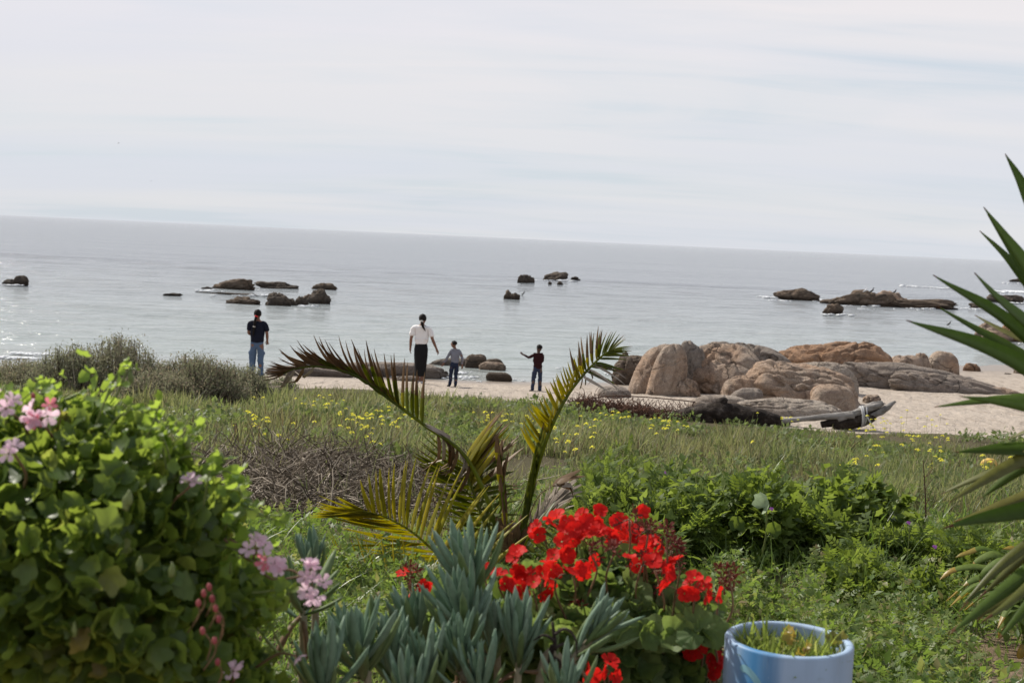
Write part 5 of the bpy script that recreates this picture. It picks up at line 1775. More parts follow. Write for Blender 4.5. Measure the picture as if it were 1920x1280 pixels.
# ------------------------------------------------------------------ the broken palm
def leaflet_mesh(name, mats, droop=0.1, fold=0.5, w=0.062, tipstart=2.0, bent=0.0, seg=7):
    """palm leaflet of length 1 along +Y, folded along its midrib; slot 1 = dry tip"""
    t = np.linspace(0, 1, seg)
    y = t.copy(); z = -droop * t * t
    if bent:
        k = t > 0.5
        y[k] = 0.5 + (t[k] - 0.5) * (1 - bent); z[k] -= (t[k] - 0.5) * bent * 1.1
    ww = w * np.clip(np.minimum(t * 9 + 0.35, 1.05 - t ** 2.4), 0.03, 1)
    mb = MB()
    mats_f = np.where(0.5 * (t[1:] + t[:-1]) > tipstart, 1, 0)
    ribbon(mb, np.stack([t * 0, y, z], -1), ww, (0, 0, 1), fold, 0, mats_f, thick=0.004)
    return mb.mesh(name, mats)


def make_leaflets():
    g, yl, br, gy = (MAT['palm_' + k] for k in ('green', 'yellow', 'brown', 'grey'))
    return {
        'green': [leaflet_mesh('leaflet', [g, br], 0.08), leaflet_mesh('leaflet', [g, br], 0.16, tipstart=0.85)],
        'lime': [leaflet_mesh('leaflet', [yl, br], 0.07, 0.35, 0.068, 0.93), leaflet_mesh('leaflet', [yl, g], 0.12, 0.35, 0.066)],
        'half': [leaflet_mesh('leaflet', [g, br], 0.06, 0.5, 0.078, 0.55), leaflet_mesh('leaflet', [yl, br], 0.06, 0.5, 0.075, 0.35)],
        'brown': [leaflet_mesh('leaflet', [br, br], 0.10, 0.7, 0.070), leaflet_mesh('leaflet', [br, br], 0.35, 0.7, 0.070)],
        'limp': [leaflet_mesh('leaflet', [br, br], 0.5, 0.8, 0.058, bent=0.5), leaflet_mesh('leaflet', [gy, br], 0.4, 0.8, 0.055, bent=0.7)],
        'grey': [leaflet_mesh('leaflet', [gy, gy], 0.2, 0.9, 0.03), leaflet_mesh('leaflet', [gy, gy], 0.05, 0.9, 0.03)],
    }


def palm():
    D0 = 8.0
    base = on_ground(at(958, 1085, D0)[0], D0)
    t = thing('young_palm', 'young broken palm with yellowing, brown and arching fronds in the middle of the garden', 'palm', base)
    LM = make_leaflets()
    q = np.random.default_rng(77)
    # stump of old leaf bases
    mb = MB()
    for k in range(26):
        a = k * 2.4; hgt = 0.03 + 0.012 * k
        d = np.array([math.cos(a), math.sin(a), 0])
        o = base + d * 0.065 + np.array([0, 0, hgt * 0.6 - 0.05])
        ribbon(mb, spline([o, o + d * 0.035 + np.array([0, 0, 0.09]), o + d * 0.05 + np.array([0, 0, 0.17])], 5), np.array([.09, .075, .05, .035, .02]), d, -0.5, q.random(), thick=0.012)
    tube(mb, [base + np.array([0, 0, -0.05]), base + np.array([0, 0, 0.16]), base + np.array([0, 0, 0.28])], [0.085, 0.075, 0.03], 12)
    obj('trunk', mb, MAT['palm_brown'], t)

    def frond(pts, r0, leaflets, mat='palm_green', label=None):
        """pts: (px, py, distance) along the rachis; leaflets: dicts of runs"""
        P = np.array([at(a, b, c) for a, b, c in pts])
        sp = spline(P, 60); tg = tangents(sp)
        ra = obj('frond', tube(MB(), sp, np.linspace(r0 * 0.72, r0 * 0.2, 60), 7), MAT[mat], t)
        if label: ra['label'] = label
        for run in leaflets:
            n = run['n']
            for k in range(n):
                f = k / max(1, n - 1)
                s = run['s0'] + (run['s1'] - run['s0']) * f + q.normal(0, 0.004)
                i = int(np.clip(s * 59, 0, 59))
                T, o = tg[i], sp[i]
                # picture-side direction at the root and at the end of the run, given in degrees (0 = right, 90 = up)
                ang = R_(run['a0'] + (run['a1'] - run['a0']) * f + q.normal(0, run.get('ja', 3)))
                dep = run.get('dep', 0.0) + q.normal(0, run.get('jd', 0.08))
                d = np.array([math.cos(ang), dep, math.sin(ang)])
                L = (run['L0'] + (run['L1'] - run['L0']) * f + run.get('Lm', 0) * math.sin(math.pi * f)) * q.uniform(0.93, 1.07)
                up = np.array([-math.sin(ang) * run.get('face', 1), -0.9 * run.get('tw', 1), math.cos(ang) * run.get('face', 1)]) + q.normal(0, 0.12, 3)
                M = frame_mats(unit(d)[None], unit(up)[None])[0] * L
                M[:, 0] *= run.get('w', 1.0) * 0.57 / max(L, 0.2)
                me = LM[run['k']][q.integers(2)]
                inst('leaflet', me, m4(M, o), ra)

    px = D0 / F   # metres per pixel at the palm
    # long frond arching to the left, its outer half dead
    frond([(948, 1070, 8.0), (915, 940, 8.0), (868, 850, 8.0), (800, 800, 8.0), (735, 752, 7.95), (670, 706, 7.9), (610, 688, 7.85), (560, 690, 7.8), (530, 700, 7.8)], 0.020, [
        dict(k='half', n=6, s0=.40, s1=.48, a0=93, a1=98, L0=98 * px, L1=95 * px, jd=.15, w=.8),
        dict(k='half', n=7, s0=.48, s1=.57, a0=104, a1=120, L0=92 * px, L1=100 * px, w=.8, jd=.15),
        dict(k='brown', n=17, s0=.54, s1=.84, a0=128, a1=164, L0=88 * px, L1=62 * px, w=.85, jd=.10),
        dict(k='half', n=14, s0=.46, s1=.74, a0=134, a1=158, L0=62 * px, L1=66 * px, jd=.10, w=.9),
        dict(k='brown', n=10, s0=.62, s1=.9, a0=160, a1=188, L0=88 * px, L1=58 * px, w=.6),
        dict(k='brown', n=11, s0=.82, s1=1.0, a0=170, a1=208, L0=62 * px, L1=42 * px, w=.55, ja=8),
        dict(k='limp', n=4, s0=.80, s1=.96, a0=238, a1=256, L0=64 * px, L1=60 * px, ja=6, w=.8),
        dict(k='limp', n=6, s0=.28, s1=.40, a0=-100, a1=-15, L0=90 * px, L1=90 * px, w=.9, ja=14),
        dict(k='limp', n=6, s0=.22, s1=.34, a0=-110, a1=-70, L0=110 * px, L1=90 * px, w=.9, ja=14),
    ], label='long arching frond with dead brown tips')
    # tall frond leaning right
    frond([(968, 1085, 8.0), (985, 980, 8.0), (1004, 890, 8.0), (1030, 810, 8.0), (1062, 745, 8.02), (1096, 700, 8.05), (1128, 668, 8.1), (1150, 655, 8.12)], 0.024, [
        dict(k='lime', n=9, s0=.34, s1=.48, a0=132, a1=138, L0=72 * px, L1=58 * px, w=1.0, jd=.2),
        dict(k='lime', n=18, s0=.44, s1=.72, a0=128, a1=112, L0=58 * px, L1=40 * px, w=.95, jd=.2),
        dict(k='lime', n=14, s0=.38, s1=.70, a0=96, a1=84, L0=46 * px, L1=40 * px, w=.8, jd=.3),
        dict(k='half', n=9, s0=.68, s1=.84, a0=106, a1=94, L0=70 * px, L1=66 * px, w=.55, jd=.2),
        dict(k='green', n=10, s0=.80, s1=1.0, a0=92, a1=45, L0=62 * px, L1=34 * px, w=.6, jd=.15),
        dict(k='green', n=11, s0=.74, s1=1.0, a0=-10, a1=14, L0=66 * px, L1=38 * px, w=.65, jd=.15),
        dict(k='grey', n=5, s0=.72, s1=.80, a0=-28, a1=-16, L0=66 * px, L1=72 * px, w=1.3, jd=.15),
        dict(k='limp', n=3, s0=.70, s1=.74, a0=-85, a1=-50, L0=50 * px, L1=40 * px, ja=10, w=.7),
        dict(k='green', n=12, s0=.10, s1=.32, a0=92, a1=86, L0=110 * px, L1=90 * px, w=1.0, jd=.2),
    ], label='tall yellow green frond leaning right')
    # short middle frond, cut off
    frond([(940, 1075, 8.05), (905, 970, 8.1), (880, 900, 8.15), (872, 862, 8.2)], 0.018, [
        dict(k='lime', n=11, s0=.62, s1=1.0, a0=58, a1=68, L0=130 * px, L1=105 * px, w=1.1, jd=.25, ja=5),
        dict(k='half', n=8, s0=.55, s1=.98, a0=48, a1=60, L0=135 * px, L1=120 * px, w=1.0, jd=.2, ja=5),
        dict(k='green', n=16, s0=.2, s1=.9, a0=172, a1=152, L0=100 * px, L1=110 * px, w=.8, jd=.2),
        dict(k='green', n=13, s0=.2, s1=.8, a0=12, a1=26, L0=80 * px, L1=90 * px, w=.9, jd=.25),
        dict(k='limp', n=5, s0=.9, s1=1.0, a0=20, a1=-70, L0=90 * px, L1=70 * px, w=1.2, ja=20),
    ], label='short frond with its top torn off')
    # unopened spear, brown edged
    frond([(955, 1060, 7.95), (945, 960, 7.95), (936, 875, 7.95), (933, 858, 7.95)], 0.016, [
        dict(k='half', n=8, s0=.25, s1=.9, a0=95, a1=98, L0=80 * px, L1=45 * px, w=1.2, jd=.1),
        dict(k='brown', n=5, s0=.5, s1=.85, a0=88, a1=92, L0=70 * px, L1=40 * px, w=1.0, jd=.1)], 'palm_brown')
    # big low frond to the left
    frond([(935, 1150, 7.6), (880, 1098, 7.55), (822, 1040, 7.5), (770, 995, 7.45), (720, 968, 7.4), (680, 958, 7.35)], 0.015, [
        dict(k='lime', n=24, s0=.22, s1=.94, a0=48, a1=116, L0=155 * px, L1=55 * px, Lm=25 * px, w=.85, jd=.12),
        dict(k='lime', n=24, s0=.12, s1=.86, a0=178, a1=178, L0=120 * px, L1=110 * px, Lm=35 * px, w=.85, jd=.12, face=1),
        dict(k='lime', n=8, s0=.84, s1=1.0, a0=180, a1=192, L0=110 * px, L1=88 * px, w=.9, jd=.06),
        dict(k='lime', n=3, s0=.96, s1=1.0, a0=158, a1=172, L0=65 * px, L1=50 * px, w=.8),
    ], label='low frond spreading flat to the left')
    # lowest frond
    frond([(900, 1135, 7.3), (820, 1112, 7.2), (745, 1104, 7.1), (680, 1104, 7.05), (625, 1117, 7.0), (585, 1150, 7.0)], 0.012, [
        dict(k='lime', n=15, s0=.35, s1=.92, a0=104, a1=150, L0=88 * px, L1=80 * px, Lm=20 * px, w=.6, jd=.1),
        dict(k='green', n=12, s0=.4, s1=.98, a0=205, a1=240, L0=70 * px, L1=70 * px, w=.8, jd=.2),
    ], label='lowest frond bending to the ground')
    # dark inner frond
    frond([(950, 1085, 8.1), (915, 985, 8.2), (870, 915, 8.3), (815, 862, 8.4)], 0.014, [
        dict(k='green', n=22, s0=.15, s1=.98, a0=190, a1=160, L0=95 * px, L1=60 * px, Lm=25 * px, w=.8, jd=.2),
        dict(k='green', n=18, s0=.2, s1=.95, a0=70, a1=95, L0=80 * px, L1=40 * px, w=.8, jd=.25)])
    frond([(965, 1085, 7.85), (985, 1020, 7.7), (1010, 985, 7.6), (1045, 975, 7.5)], 0.012, [
        dict(k='green', n=14, s0=.1, s1=.95, a0=60, a1=60, L0=60 * px, L1=50 * px, w=.8, jd=.3),
        dict(k='green', n=12, s0=.1, s1=.95, a0=-40, a1=-20, L0=60 * px, L1=50 * px, w=.8, jd=.3)])
    # dead grey frond base and its curled brown leaflet on the right
    frond([(975, 1060, 8.1), (1000, 990, 8.2), (1030, 945, 8.3), (1050, 930, 8.3)], 0.022, [
        dict(k='grey', n=30, s0=.2, s1=.95, a0=58, a1=40, L0=95 * px, L1=55 * px, w=1.6, jd=.25, ja=9),
        dict(k='grey', n=14, s0=.3, s1=.9, a0=80, a1=95, L0=55 * px, L1=30 * px, w=1.6, jd=.2, ja=12)], 'palm_grey', label='dead grey fibrous frond stump')
    frond([(985, 985, 8.05), (1010, 930, 8.05), (1045, 906, 8.0)], 0.006, [
        dict(k='brown', n=2, s0=.9, s1=1.0, a0=36, a1=30, L0=60 * px, L1=55 * px, w=1.2),
        dict(k='limp', n=2, s0=.95, s1=1.0, a0=8, a1=-4, L0=62 * px, L1=55 * px, w=1.3)], 'palm_brown')


palm()


# ------------------------------------------------------------------ ivy leaved geranium with pink flowers, at the left
def in_poly(px, py, poly):
    poly = np.asarray(poly, float)
    x0, y0 = poly[:, 0], poly[:, 1]
    x1, y1 = np.roll(x0, -1), np.roll(y0, -1)
    c = np.zeros(len(px), bool)
    for a, b, c1, d in zip(x0, y0, x1, y1):
        k = ((b > py) != (d > py)) & (px < (c1 - a) * (py - b) / (d - b + 1e-12) + a)
        c ^= k
    return c


def edge_dist(px, py, poly):
    poly = np.asarray(poly, float)
    best = np.full(len(px), 1e9)
    for a, b in zip(poly, np.roll(poly, -1, 0)):
        ab = b - a
        t = np.clip(((px - a[0]) * ab[0] + (py - a[1]) * ab[1]) / (ab @ ab), 0, 1)
        best = np.minimum(best, np.hypot(px - a[0] - t * ab[0], py - a[1] - t * ab[1]))
    return best


def bush_leaves(poly, n, Yc, half, seed):
    """points through the volume of a bush of the given outline, thick in the middle, thin at its rim"""
    q = np.random.default_rng(seed)
    poly = np.asarray(poly, float)
    lo, hi = poly.min(0), poly.max(0)
    x = q.uniform(lo[0], hi[0], n * 3); y = q.uniform(lo[1], hi[1], n * 3)
    k = in_poly(x, y, poly)
    x, y = x[k][:n], y[k][:n]
    e = edge_dist(x, y, poly)
    th = half * np.sqrt(np.clip(e / 240, 0.02, 1))
    side = q.random(len(x))
    dd = np.where(side < 0.55, -th * q.uniform(0.45, 1.05, len(x)), th * q.uniform(-0.6, 1.0, len(x)))
    Y = Yc + dd
    P = np.stack([at(a, b, c) for a, b, c in zip(x, y, Y)])
    return P, x, y, dd, e


def umbel(t, c, lean, n, mesh_f, mat_stem, stalk_from, R, seed, petal_name='floret', name='flower_head', rs=0.0022, drop=1.0, openness=1.0, scale=1.0):
    """a flower head: stalk and pedicels as one part, each floret a sub-part"""
    q = np.random.default_rng(seed)
    c = np.asarray(c, float)
    mb = MB()
    if stalk_from is not None:
        s = np.asarray(stalk_from, float)
        tube(mb, spline([s, s * 0.45 + c * 0.55 + q.normal(0, 0.012, 3), c], 12), np.linspace(rs * 1.2, rs, 12), 6)
    lean = unit(np.asarray(lean, float))
    pts = []
    for k in range(n):
        d = q.normal(size=3); d = unit(d + lean * openness)
        p = c + d * R * q.uniform(0.8, 1.1)
        tube(mb, spline([c, c + d * R * 0.5 + lean * 0.006, p - d * 0.004], 5), 0.0011, 4)
        pts.append((p, d))
    h = obj(name, mb, MAT[mat_stem], t)
    for p, d in pts:
        fd = unit(d * 0.8 + np.array([q.normal(0, .25), -0.45 + q.normal(0, .25), 0.15]))
        M = frame_mats(fd[None], unit(q.normal(size=3))[None])[0][:, [0, 2, 1]]
        # local Z of the flower along fd
        M = M * scale * q.uniform(0.85, 1.12)
        me = mesh_f[q.integers(len(mesh_f))] if isinstance(mesh_f, list) else mesh_f
        inst(petal_name, me, m4(M, p), h)
    return h


IVY_POLY = [(-260, 745), (-60, 752), (20, 762), (90, 762), (150, 752), (196, 778), (236, 772), (290, 815), (345, 845), (392, 905), (448, 915), (470, 950), (440, 985), (420, 1020), (442, 1062), (500, 1080), (532, 1110), (520, 1150), (470, 1185), (500, 1240), (540, 1300), (560, 1420), (-260, 1420)]


def ivy_geranium():
    Yc = 2.55
    c0 = on_ground(at(150, 1200, Yc)[0], Yc)
    t = thing('ivy_geranium', 'sprawling ivy leaved geranium with pale pink flowers filling the lower left corner', 'plant', c0)
    P, x, y, dd, e = bush_leaves(IVY_POLY, 7200, Yc, 0.42, 5)
    q = np.random.default_rng(9)
    n = len(P)
    # leaves on the outside look outwards and up, the others every way
    D = q.normal(0, 0.55, (n, 3)); D[:, 2] -= 0.15; D[:, 1] -= 0.1
    up = q.normal(0, 0.62, (n, 3)) + np.array([-0.25, -0.05, 0.7]) + np.stack([np.zeros(n), np.where(dd < 0, -0.7, 0.25), np.zeros(n)], -1)
    L = q.uniform(0.024, 0.062, n) * np.where(e < 40, 0.8, 1.0)
    M = frame_mats(unit(D), unit(up)) * L[:, None, None]
    tmpl = [fan_leaf(5, 25, 0.30, 0.014, 0.35, 0.40, 1, 1.2), fan_leaf(5, 25, 0.24, 0.03, 0.15, 0.5, 2, 1.0), fan_leaf(5, 25, 0.34, 0.035, 0.75, 0.45, 3, 1.2)]
    meshes = [mesh_of('leaf', m, MAT['ivy_leaf']) for m in tmpl]
    front = np.argsort(P[:, 1] + 0.0006 * np.maximum(0, -x) * 3 + np.where((x < -10) | (y > 1290), 5, 0))[:300]
    isf = np.zeros(n, bool); isf[front] = True
    for i in front:
        inst('leaf', meshes[q.integers(3)], m4(M[i], P[i]), t)
    fo = MB()
    w = q.integers(0, 3, n)
    tmpl = [fan_leaf(5, 15, 0.30, 0.014, 0.35, 0.40, 1, 1.2, True), fan_leaf(5, 15, 0.24, 0.03, 0.15, 0.5, 2, 1.0, True), fan_leaf(5, 15, 0.34, 0.035, 0.75, 0.45, 3, 1.2, True)]
    for k in range(3):
        s = ~isf & (w == k)
        fo.scatter(tmpl[k], M[s], P[s], q.random(s.sum()))
    obj('foliage', fo, MAT['ivy_leaf'], t, kind='stuff')
    # stems through the bush
    st = MB()
    for i in q.choice(np.where(dd > -0.12)[0], 260, replace=False):
        o = P[i]; b = o + q.normal(0, 0.10, 3) + np.array([-0.05, 0.08, -0.15])
        tube(st, spline([b, (b + o) / 2 + q.normal(0, 0.02, 3), o], 6), np.linspace(0.0032, 0.0016, 6), 5, q.random())
    obj('stems', st, MAT['green_stem'], t)
    # sprigs standing out of the outline
    sm = [mesh_of('leaf', m, MAT['sprig_leaf']) for m in tmpl]
    def sprig(pts, n_, size, r=0.0028):
        pp = spline([at(*p) for p in pts], 20)
        s = obj('sprig', tube(MB(), pp, np.linspace(r, r * 0.5, 20), 6), MAT['green_stem'], t)
        for k in range(n_):
            f = (k + 1) / n_
            i = int(f * 19)
            o = pp[i] + q.normal(0, 0.010, 3)
            d = unit(q.normal(0, 0.8, 3) + np.array([0, 0, 0.1])); u = unit(q.normal(0, 0.5, 3) + np.array([-.2, -.3, .8]))
            inst('leaf', sm[q.integers(3)], m4(frame_mats(d[None], u[None])[0] * size * 1.35 * q.uniform(0.7, 1.15) * (1.1 - 0.45 * f), o), s)
    sprig([(185, 830, 2.5), (178, 770, 2.48), (172, 715, 2.46), (158, 688, 2.45)], 9, 0.038)
    sprig([(190, 770, 2.5), (212, 715, 2.48), (228, 690, 2.46), (240, 686, 2.45), (246, 692, 2.45)], 4, 0.020, 0.0024)
    sprig([(200, 772, 2.5), (222, 735, 2.49), (240, 695, 2.48), (262, 692, 2.47)], 4, 0.030, 0.0024)
    sprig([(110, 755, 2.5), (140, 741, 2.49), (168, 731, 2.48)], 3, 0.022, 0.0030)
    sprig([(268, 850, 2.5), (285, 800, 2.48), (292, 762, 2.47)], 5, 0.026)
    sprig([(300, 880, 2.5), (335, 850, 2.48), (352, 815, 2.47), (372, 790, 2.46)], 8, 0.030)
    sprig([(330, 910, 2.5), (325, 870, 2.46), (360, 855, 2.45), (420, 868, 2.44), (412, 848, 2.44)], 6, 0.028)
    sprig([(330, 900, 2.45), (400, 890, 2.44), (430, 885, 2.43), (455, 930, 2.42)], 8, 0.034)
    sprig([(360, 960, 2.4), (410, 930, 2.38), (445, 905, 2.37), (462, 900, 2.36)], 7, 0.032)
    sprig([(400, 1020, 2.4), (440, 1030, 2.38), (470, 1048, 2.37), (500, 1075, 2.36)], 6, 0.034)
    sprig([(430, 1100, 2.4), (470, 1110, 2.38), (520, 1105, 2.37), (548, 1100, 2.36)], 6, 0.034)
    sprig([(300, 700 + 120, 2.5), (310, 800, 2.5), (318, 780, 2.5)], 4, 0.03)
    sprig([(20, 790, 2.5), (60, 760, 2.48), (82, 735, 2.46), (78, 722, 2.45)], 12, 0.022)
    # many short shoots make the outline ragged
    for k in range(84):
        u = q.random()
        o = np.array([q.uniform(-20, 440), 0]); o[1] = np.interp(o[0], [-20, 90, 200, 290, 392, 450], [770, 775, 790, 835, 925, 960]) + q.uniform(5, 40)
        if k % 3 == 0:
            o = np.array([q.uniform(400, 500), q.uniform(930, 1230)])
        Y = 2.5 + q.normal(0, 0.10)
        dx, dy = q.uniform(-24, 60), -q.uniform(30, 95) if k % 3 else q.uniform(-40, 25)
        sprig([(o[0], o[1], Y), (o[0] + dx * .45, o[1] + dy * .6, Y - .02), (o[0] + dx, o[1] + dy, Y - .03)], int(q.integers(3, 6)), 0.026 * q.uniform(0.7, 1.2), 0.0020)
    # drooping seed buds
    bd = MB().add(*rock_mesh((0, 0, 0), (0.0055, 0.0055, 0.013), 3, 3, p=2, rough=0.25)).mesh('seed_bud', [MAT['green_stem']])
    for a, b in ((245, 708), (292, 790), (352, 830), (415, 862), (242, 935), (235, 945), (322, 1070), (262, 1060), (140, 1180)):
        inst('seed_bud', bd, Matrix.Translation(Vector(at(a, b, 2.12 if b > 900 else 2.46))) @ Matrix.Rotation(q.uniform(0, 6), 4, 'Z'), t)
    # pink flowers
    pk = [mesh_of('floret', petal_flower(5, 0.0135, 0.020, 0.008, s), [MAT['pink_petal']]) for s in (1, 2, 3)]
    rs = [mesh_of('floret', petal_flower(5, 0.010, 0.017, 0.012, s), [MAT['rose_petal']]) for s in (4, 5)]
    for c, n_, R, sd, me, frm in (((10, 768, 2.2), 3, 0.028, 1, pk, (60, 830, 2.4)), ((72, 778, 2.25), 4, 0.026, 2, pk, (120, 840, 2.45)), ((84, 768, 2.24), 2, 0.02, 9, rs, None),
                             ((28, 852, 2.1), 2, 0.018, 3, pk, (40, 930, 2.3)), ((356, 912, 2.3), 2, 0.014, 5, pk, (320, 960, 2.4)),
                             ((478, 1035, 2.35), 4, 0.026, 6, pk, (420, 1010, 2.4)), ((512, 1052, 2.35), 4, 0.028, 7, pk, (430, 1010, 2.4)), ((505, 1050, 2.34), 1, 0.012, 10, rs, None),
                             ((578, 1078, 2.38), 4, 0.024, 8, pk, (480, 1048, 2.4)), ((585, 1104, 2.38), 5, 0.026, 11, pk, (500, 1070, 2.4)), ((553, 1228, 2.3), 1, 0.008, 12, pk, (480, 1250, 2.4)),
                             ((438, 1262, 2.3), 2, 0.014, 13, pk, (400, 1290, 2.4)), ((-6, 1128, 2.2), 2, 0.012, 14, pk, (-40, 1150, 2.4))):
        umbel(t, at(*c), (0.1, -0.7, 0.5), n_, me, 'brown_stem', None if frm is None else at(*frm), R * 0.85, sd, scale=0.88)
    # red buds on thin stalks
    for i, (a, b) in enumerate(((382, 1112), (398, 1122), (404, 1140), (372, 1130), (410, 1160), (380, 1182), (402, 1200), (408, 1240), (100, 752), (62, 742), (392, 1100))):
        Y = 2.05 if b > 900 else 2.3
        p = at(a, b, Y); o = at(a - 20 + 14 * (i % 3), b + 55, Y + 0.1)
        s = obj('bud_stalk', tube(MB(), spline([o, (o + p) / 2 + np.array([0.01, 0, 0.005]), p], 6), 0.0013, 4), MAT['brown_stem'], t)
        v, f = rock_mesh(p, (0.0042, 0.0042, 0.0065), 3, i + 4, p=2, rough=0.08)
        obj('bud', MB().add(v, f), MAT['bud'], s)


ivy_geranium()


# ------------------------------------------------------------------ red geranium
RED_POLY = [(795, 1145), (850, 1112), (905, 1090), (960, 1085), (1010, 1070), (1060, 1058), (1120, 1042), (1180, 1042), (1235, 1062), (1290, 1095), (1335, 1140), (1338, 1190), (1310, 1225), (1300, 1280), (1290, 1420), (840, 1420), (800, 1260)]


def red_geranium():
    Yc = 3.35
    c0 = on_ground(at(1130, 1250, Yc)[0], Yc)
    t = thing('red_geranium', 'bushy geranium with bright red flower heads beside the blue pipe planter', 'plant', c0)
    P, x, y, dd, e = bush_leaves(RED_POLY, 1500, Yc, 0.32, 15)
    q = np.random.default_rng(19)
    def dome(yy): return Yc + 0.24 - 0.55 * np.clip((yy - 1045) / 150, 0, 1)
    ex = q.uniform(815, 1335, 420); ey = q.uniform(1045, 1195, 420)
    kk = in_poly(ex, ey, np.array(RED_POLY, float)); ex, ey = ex[kk], ey[kk]
    P = np.vstack([P, [at(a, b, dome(b) + q.normal(0, 0.03)) for a, b in zip(ex, ey)]])
    x = np.concatenate([x, ex]); y = np.concatenate([y, ey]); dd = np.concatenate([dd, ex * 0 - .1])
    n = len(P)
    D = q.normal(0, 0.6, (n, 3)); D[:, 2] -= 0.05
    top = np.clip((1190 - y) / 110, 0, 1)[:, None]
    up = q.normal(0, 0.42, (n, 3)) + np.array([-0.1, -0.50, 0.75]) * top + (1 - top) * np.array([0, -0.9, 0.5])
    L = q.uniform(0.060, 0.098, n)
    M = frame_mats(unit(D), unit(up)) * L[:, None, None]
    tmpl = [fan_leaf(7, 28, 0.14, 0.03, 0.3, 0.5, 1), fan_leaf(7, 28, 0.12, 0.05, -0.15, 0.5, 2), fan_leaf(7, 28, 0.16, 0.04, 0.7, 0.5, 3)]
    meshes = [mesh_of('leaf', m, MAT['geranium_leaf']) for m in tmpl]
    front = np.argsort(P[:, 1] - 0.5 * top[:, 0] - np.where(np.arange(n) > n - len(ex), 0.5, 0) + np.where(y > 1285, 5, 0))[:300]
    isf = np.zeros(n, bool); isf[front] = True
    for i in front:
        inst('leaf', meshes[q.integers(3)], m4(M[i], P[i]), t)
    fo = MB()
    w = q.integers(0, 3, n)
    for k in range(3):
        s = ~isf & (w == k)
        fo.scatter(tmpl[k], M[s], P[s], q.random(s.sum()))
    obj('foliage', fo, MAT['geranium_leaf'], t, kind='stuff')
    st = MB()
    for i in q.choice(n, 90, replace=False):
        o = P[i]; b = o + q.normal(0, 0.06, 3) + np.array([0, 0.05, -0.16])
        tube(st, spline([b, (b + o) / 2 + q.normal(0, 0.015, 3), o], 6), np.linspace(0.005, 0.003, 6), 5, q.random())
    obj('stems', st, MAT['brown_stem'], t)
    fl = [mesh_of('floret', petal_flower(5, 0.030, 0.030, 0.011, s), [MAT['red_petal']]) for s in (11, 12, 13, 14)]
    dead = [mesh_of('floret', petal_flower(4, 0.006, 0.016, 0.012, s), [MAT['dead_petal']]) for s in (21, 22)]
    heads = [(1020, 992, 6), (1046, 978, 5), (1062, 998, 8), (1085, 990, 4), (1098, 972, 7), (1118, 970, 4), (1128, 1004, 9), (1150, 985, 8), (1168, 1000, 8), (1182, 1008, 5), (1192, 966, 4),
             (1050, 1030, 6), (1036, 1048, 5), (1082, 1042, 4), (1100, 1012, 5), (976, 1052, 8), (1010, 1082, 9), (1020, 1070, 5), (1000, 1100, 3), (1216, 1024, 7), (1210, 1040, 3), (1182, 1058, 4), (1268, 1098, 5),
             (1304, 1098, 7), (1275, 1062, 3), (1228, 1062, 2), (1322, 1108, 3), (935, 1092, 6), (912, 1086, 4), (764, 1084, 5), (780, 1090, 4), (1300, 1200, 5), (1325, 1232, 5), (1338, 1240, 4), (1352, 1196, 2),
             (1106, 1242, 3), (1130, 1250, 5), (1042, 1080, 2), (1070, 1056, 3)]
    for k, (a, b, m) in enumerate(heads):
        low = b > 1180
        Y = Yc - 0.16 + q.normal(0, 0.05) if not low else (Yc - 0.42 if a < 1200 else 3.22)
        if a < 800: Y = 3.5
        if not low and a >= 800: Y = float(dome(b + 105)) + q.normal(0, 0.04)
        c = at(a, b + 8, Y)
        frm = at(a + q.normal(0, 10) + (1120 - a) * 0.08, b + q.uniform(85, 130), Y + 0.08)
        umbel(t, c, (q.normal(0, .3), -0.35, 0.6), max(2, int(m * 0.72)), fl, 'brown_stem', frm, 0.031, 200 + k, rs=0.0024, scale=0.72)
    for k, (a, b, m) in enumerate(((1215, 1002, 12), (1250, 1005, 10), (1258, 1032, 12), (1262, 1066, 12), (1150, 1040, 8), (1106, 1036, 8), (1204, 1060, 8), (1352, 1085, 10), (1368, 1082, 8), (1350, 1112, 8),
                                   (770, 1078, 12), (1320, 1180, 10), (1340, 1210, 8), (1085, 1150, 12), (1232, 1096, 6), (1180, 975, 6))):
        Y = Yc - 0.15 + q.normal(0, 0.06)
        if a < 800: Y = 3.48
        c = at(a, b, Y)
        umbel(t, c, (0.2, -0.2, 0.6), m, dead, 'brown_stem', at(a - 8, b + 90, Y + 0.05), 0.024, 300 + k, name='withered_head', rs=0.0024, scale=1.0)


red_geranium()


# ------------------------------------------------------------------ blue-green succulents
def chalk_mesh(mat, curve, seed):
    """spindle shaped fleshy leaf, length 1 along +Y, slightly flattened"""
    t = np.linspace(0, 1, 8)
    r = 0.075 * np.interp(t, [0, .08, .3, .6, .85, 1], [.45, .6, .9, 1, .7, .04])
    p = np.stack([t * 0, t, curve * t * t], -1)
    mb = MB()
    tube(mb, p, r, 8)
    v = mb.v[-1]; c = np.repeat(p, 8, 0)
    o = v - c; o[:, 2] *= 0.62
    mb.v[-1] = c + o
    return mb.mesh('leaf', [mat])


CHALK = {k: [chalk_mesh(MAT[m], cv, 1) for cv in cvs] for k, m, cvs in (('new', 'chalk_leaf', (0.04, 0.14, 0.26)), ('old', 'chalk_old', (0.08, 0.2, 0.32)), ('dry', 'palm_brown', (-0.3, -0.5, 0.5)))}


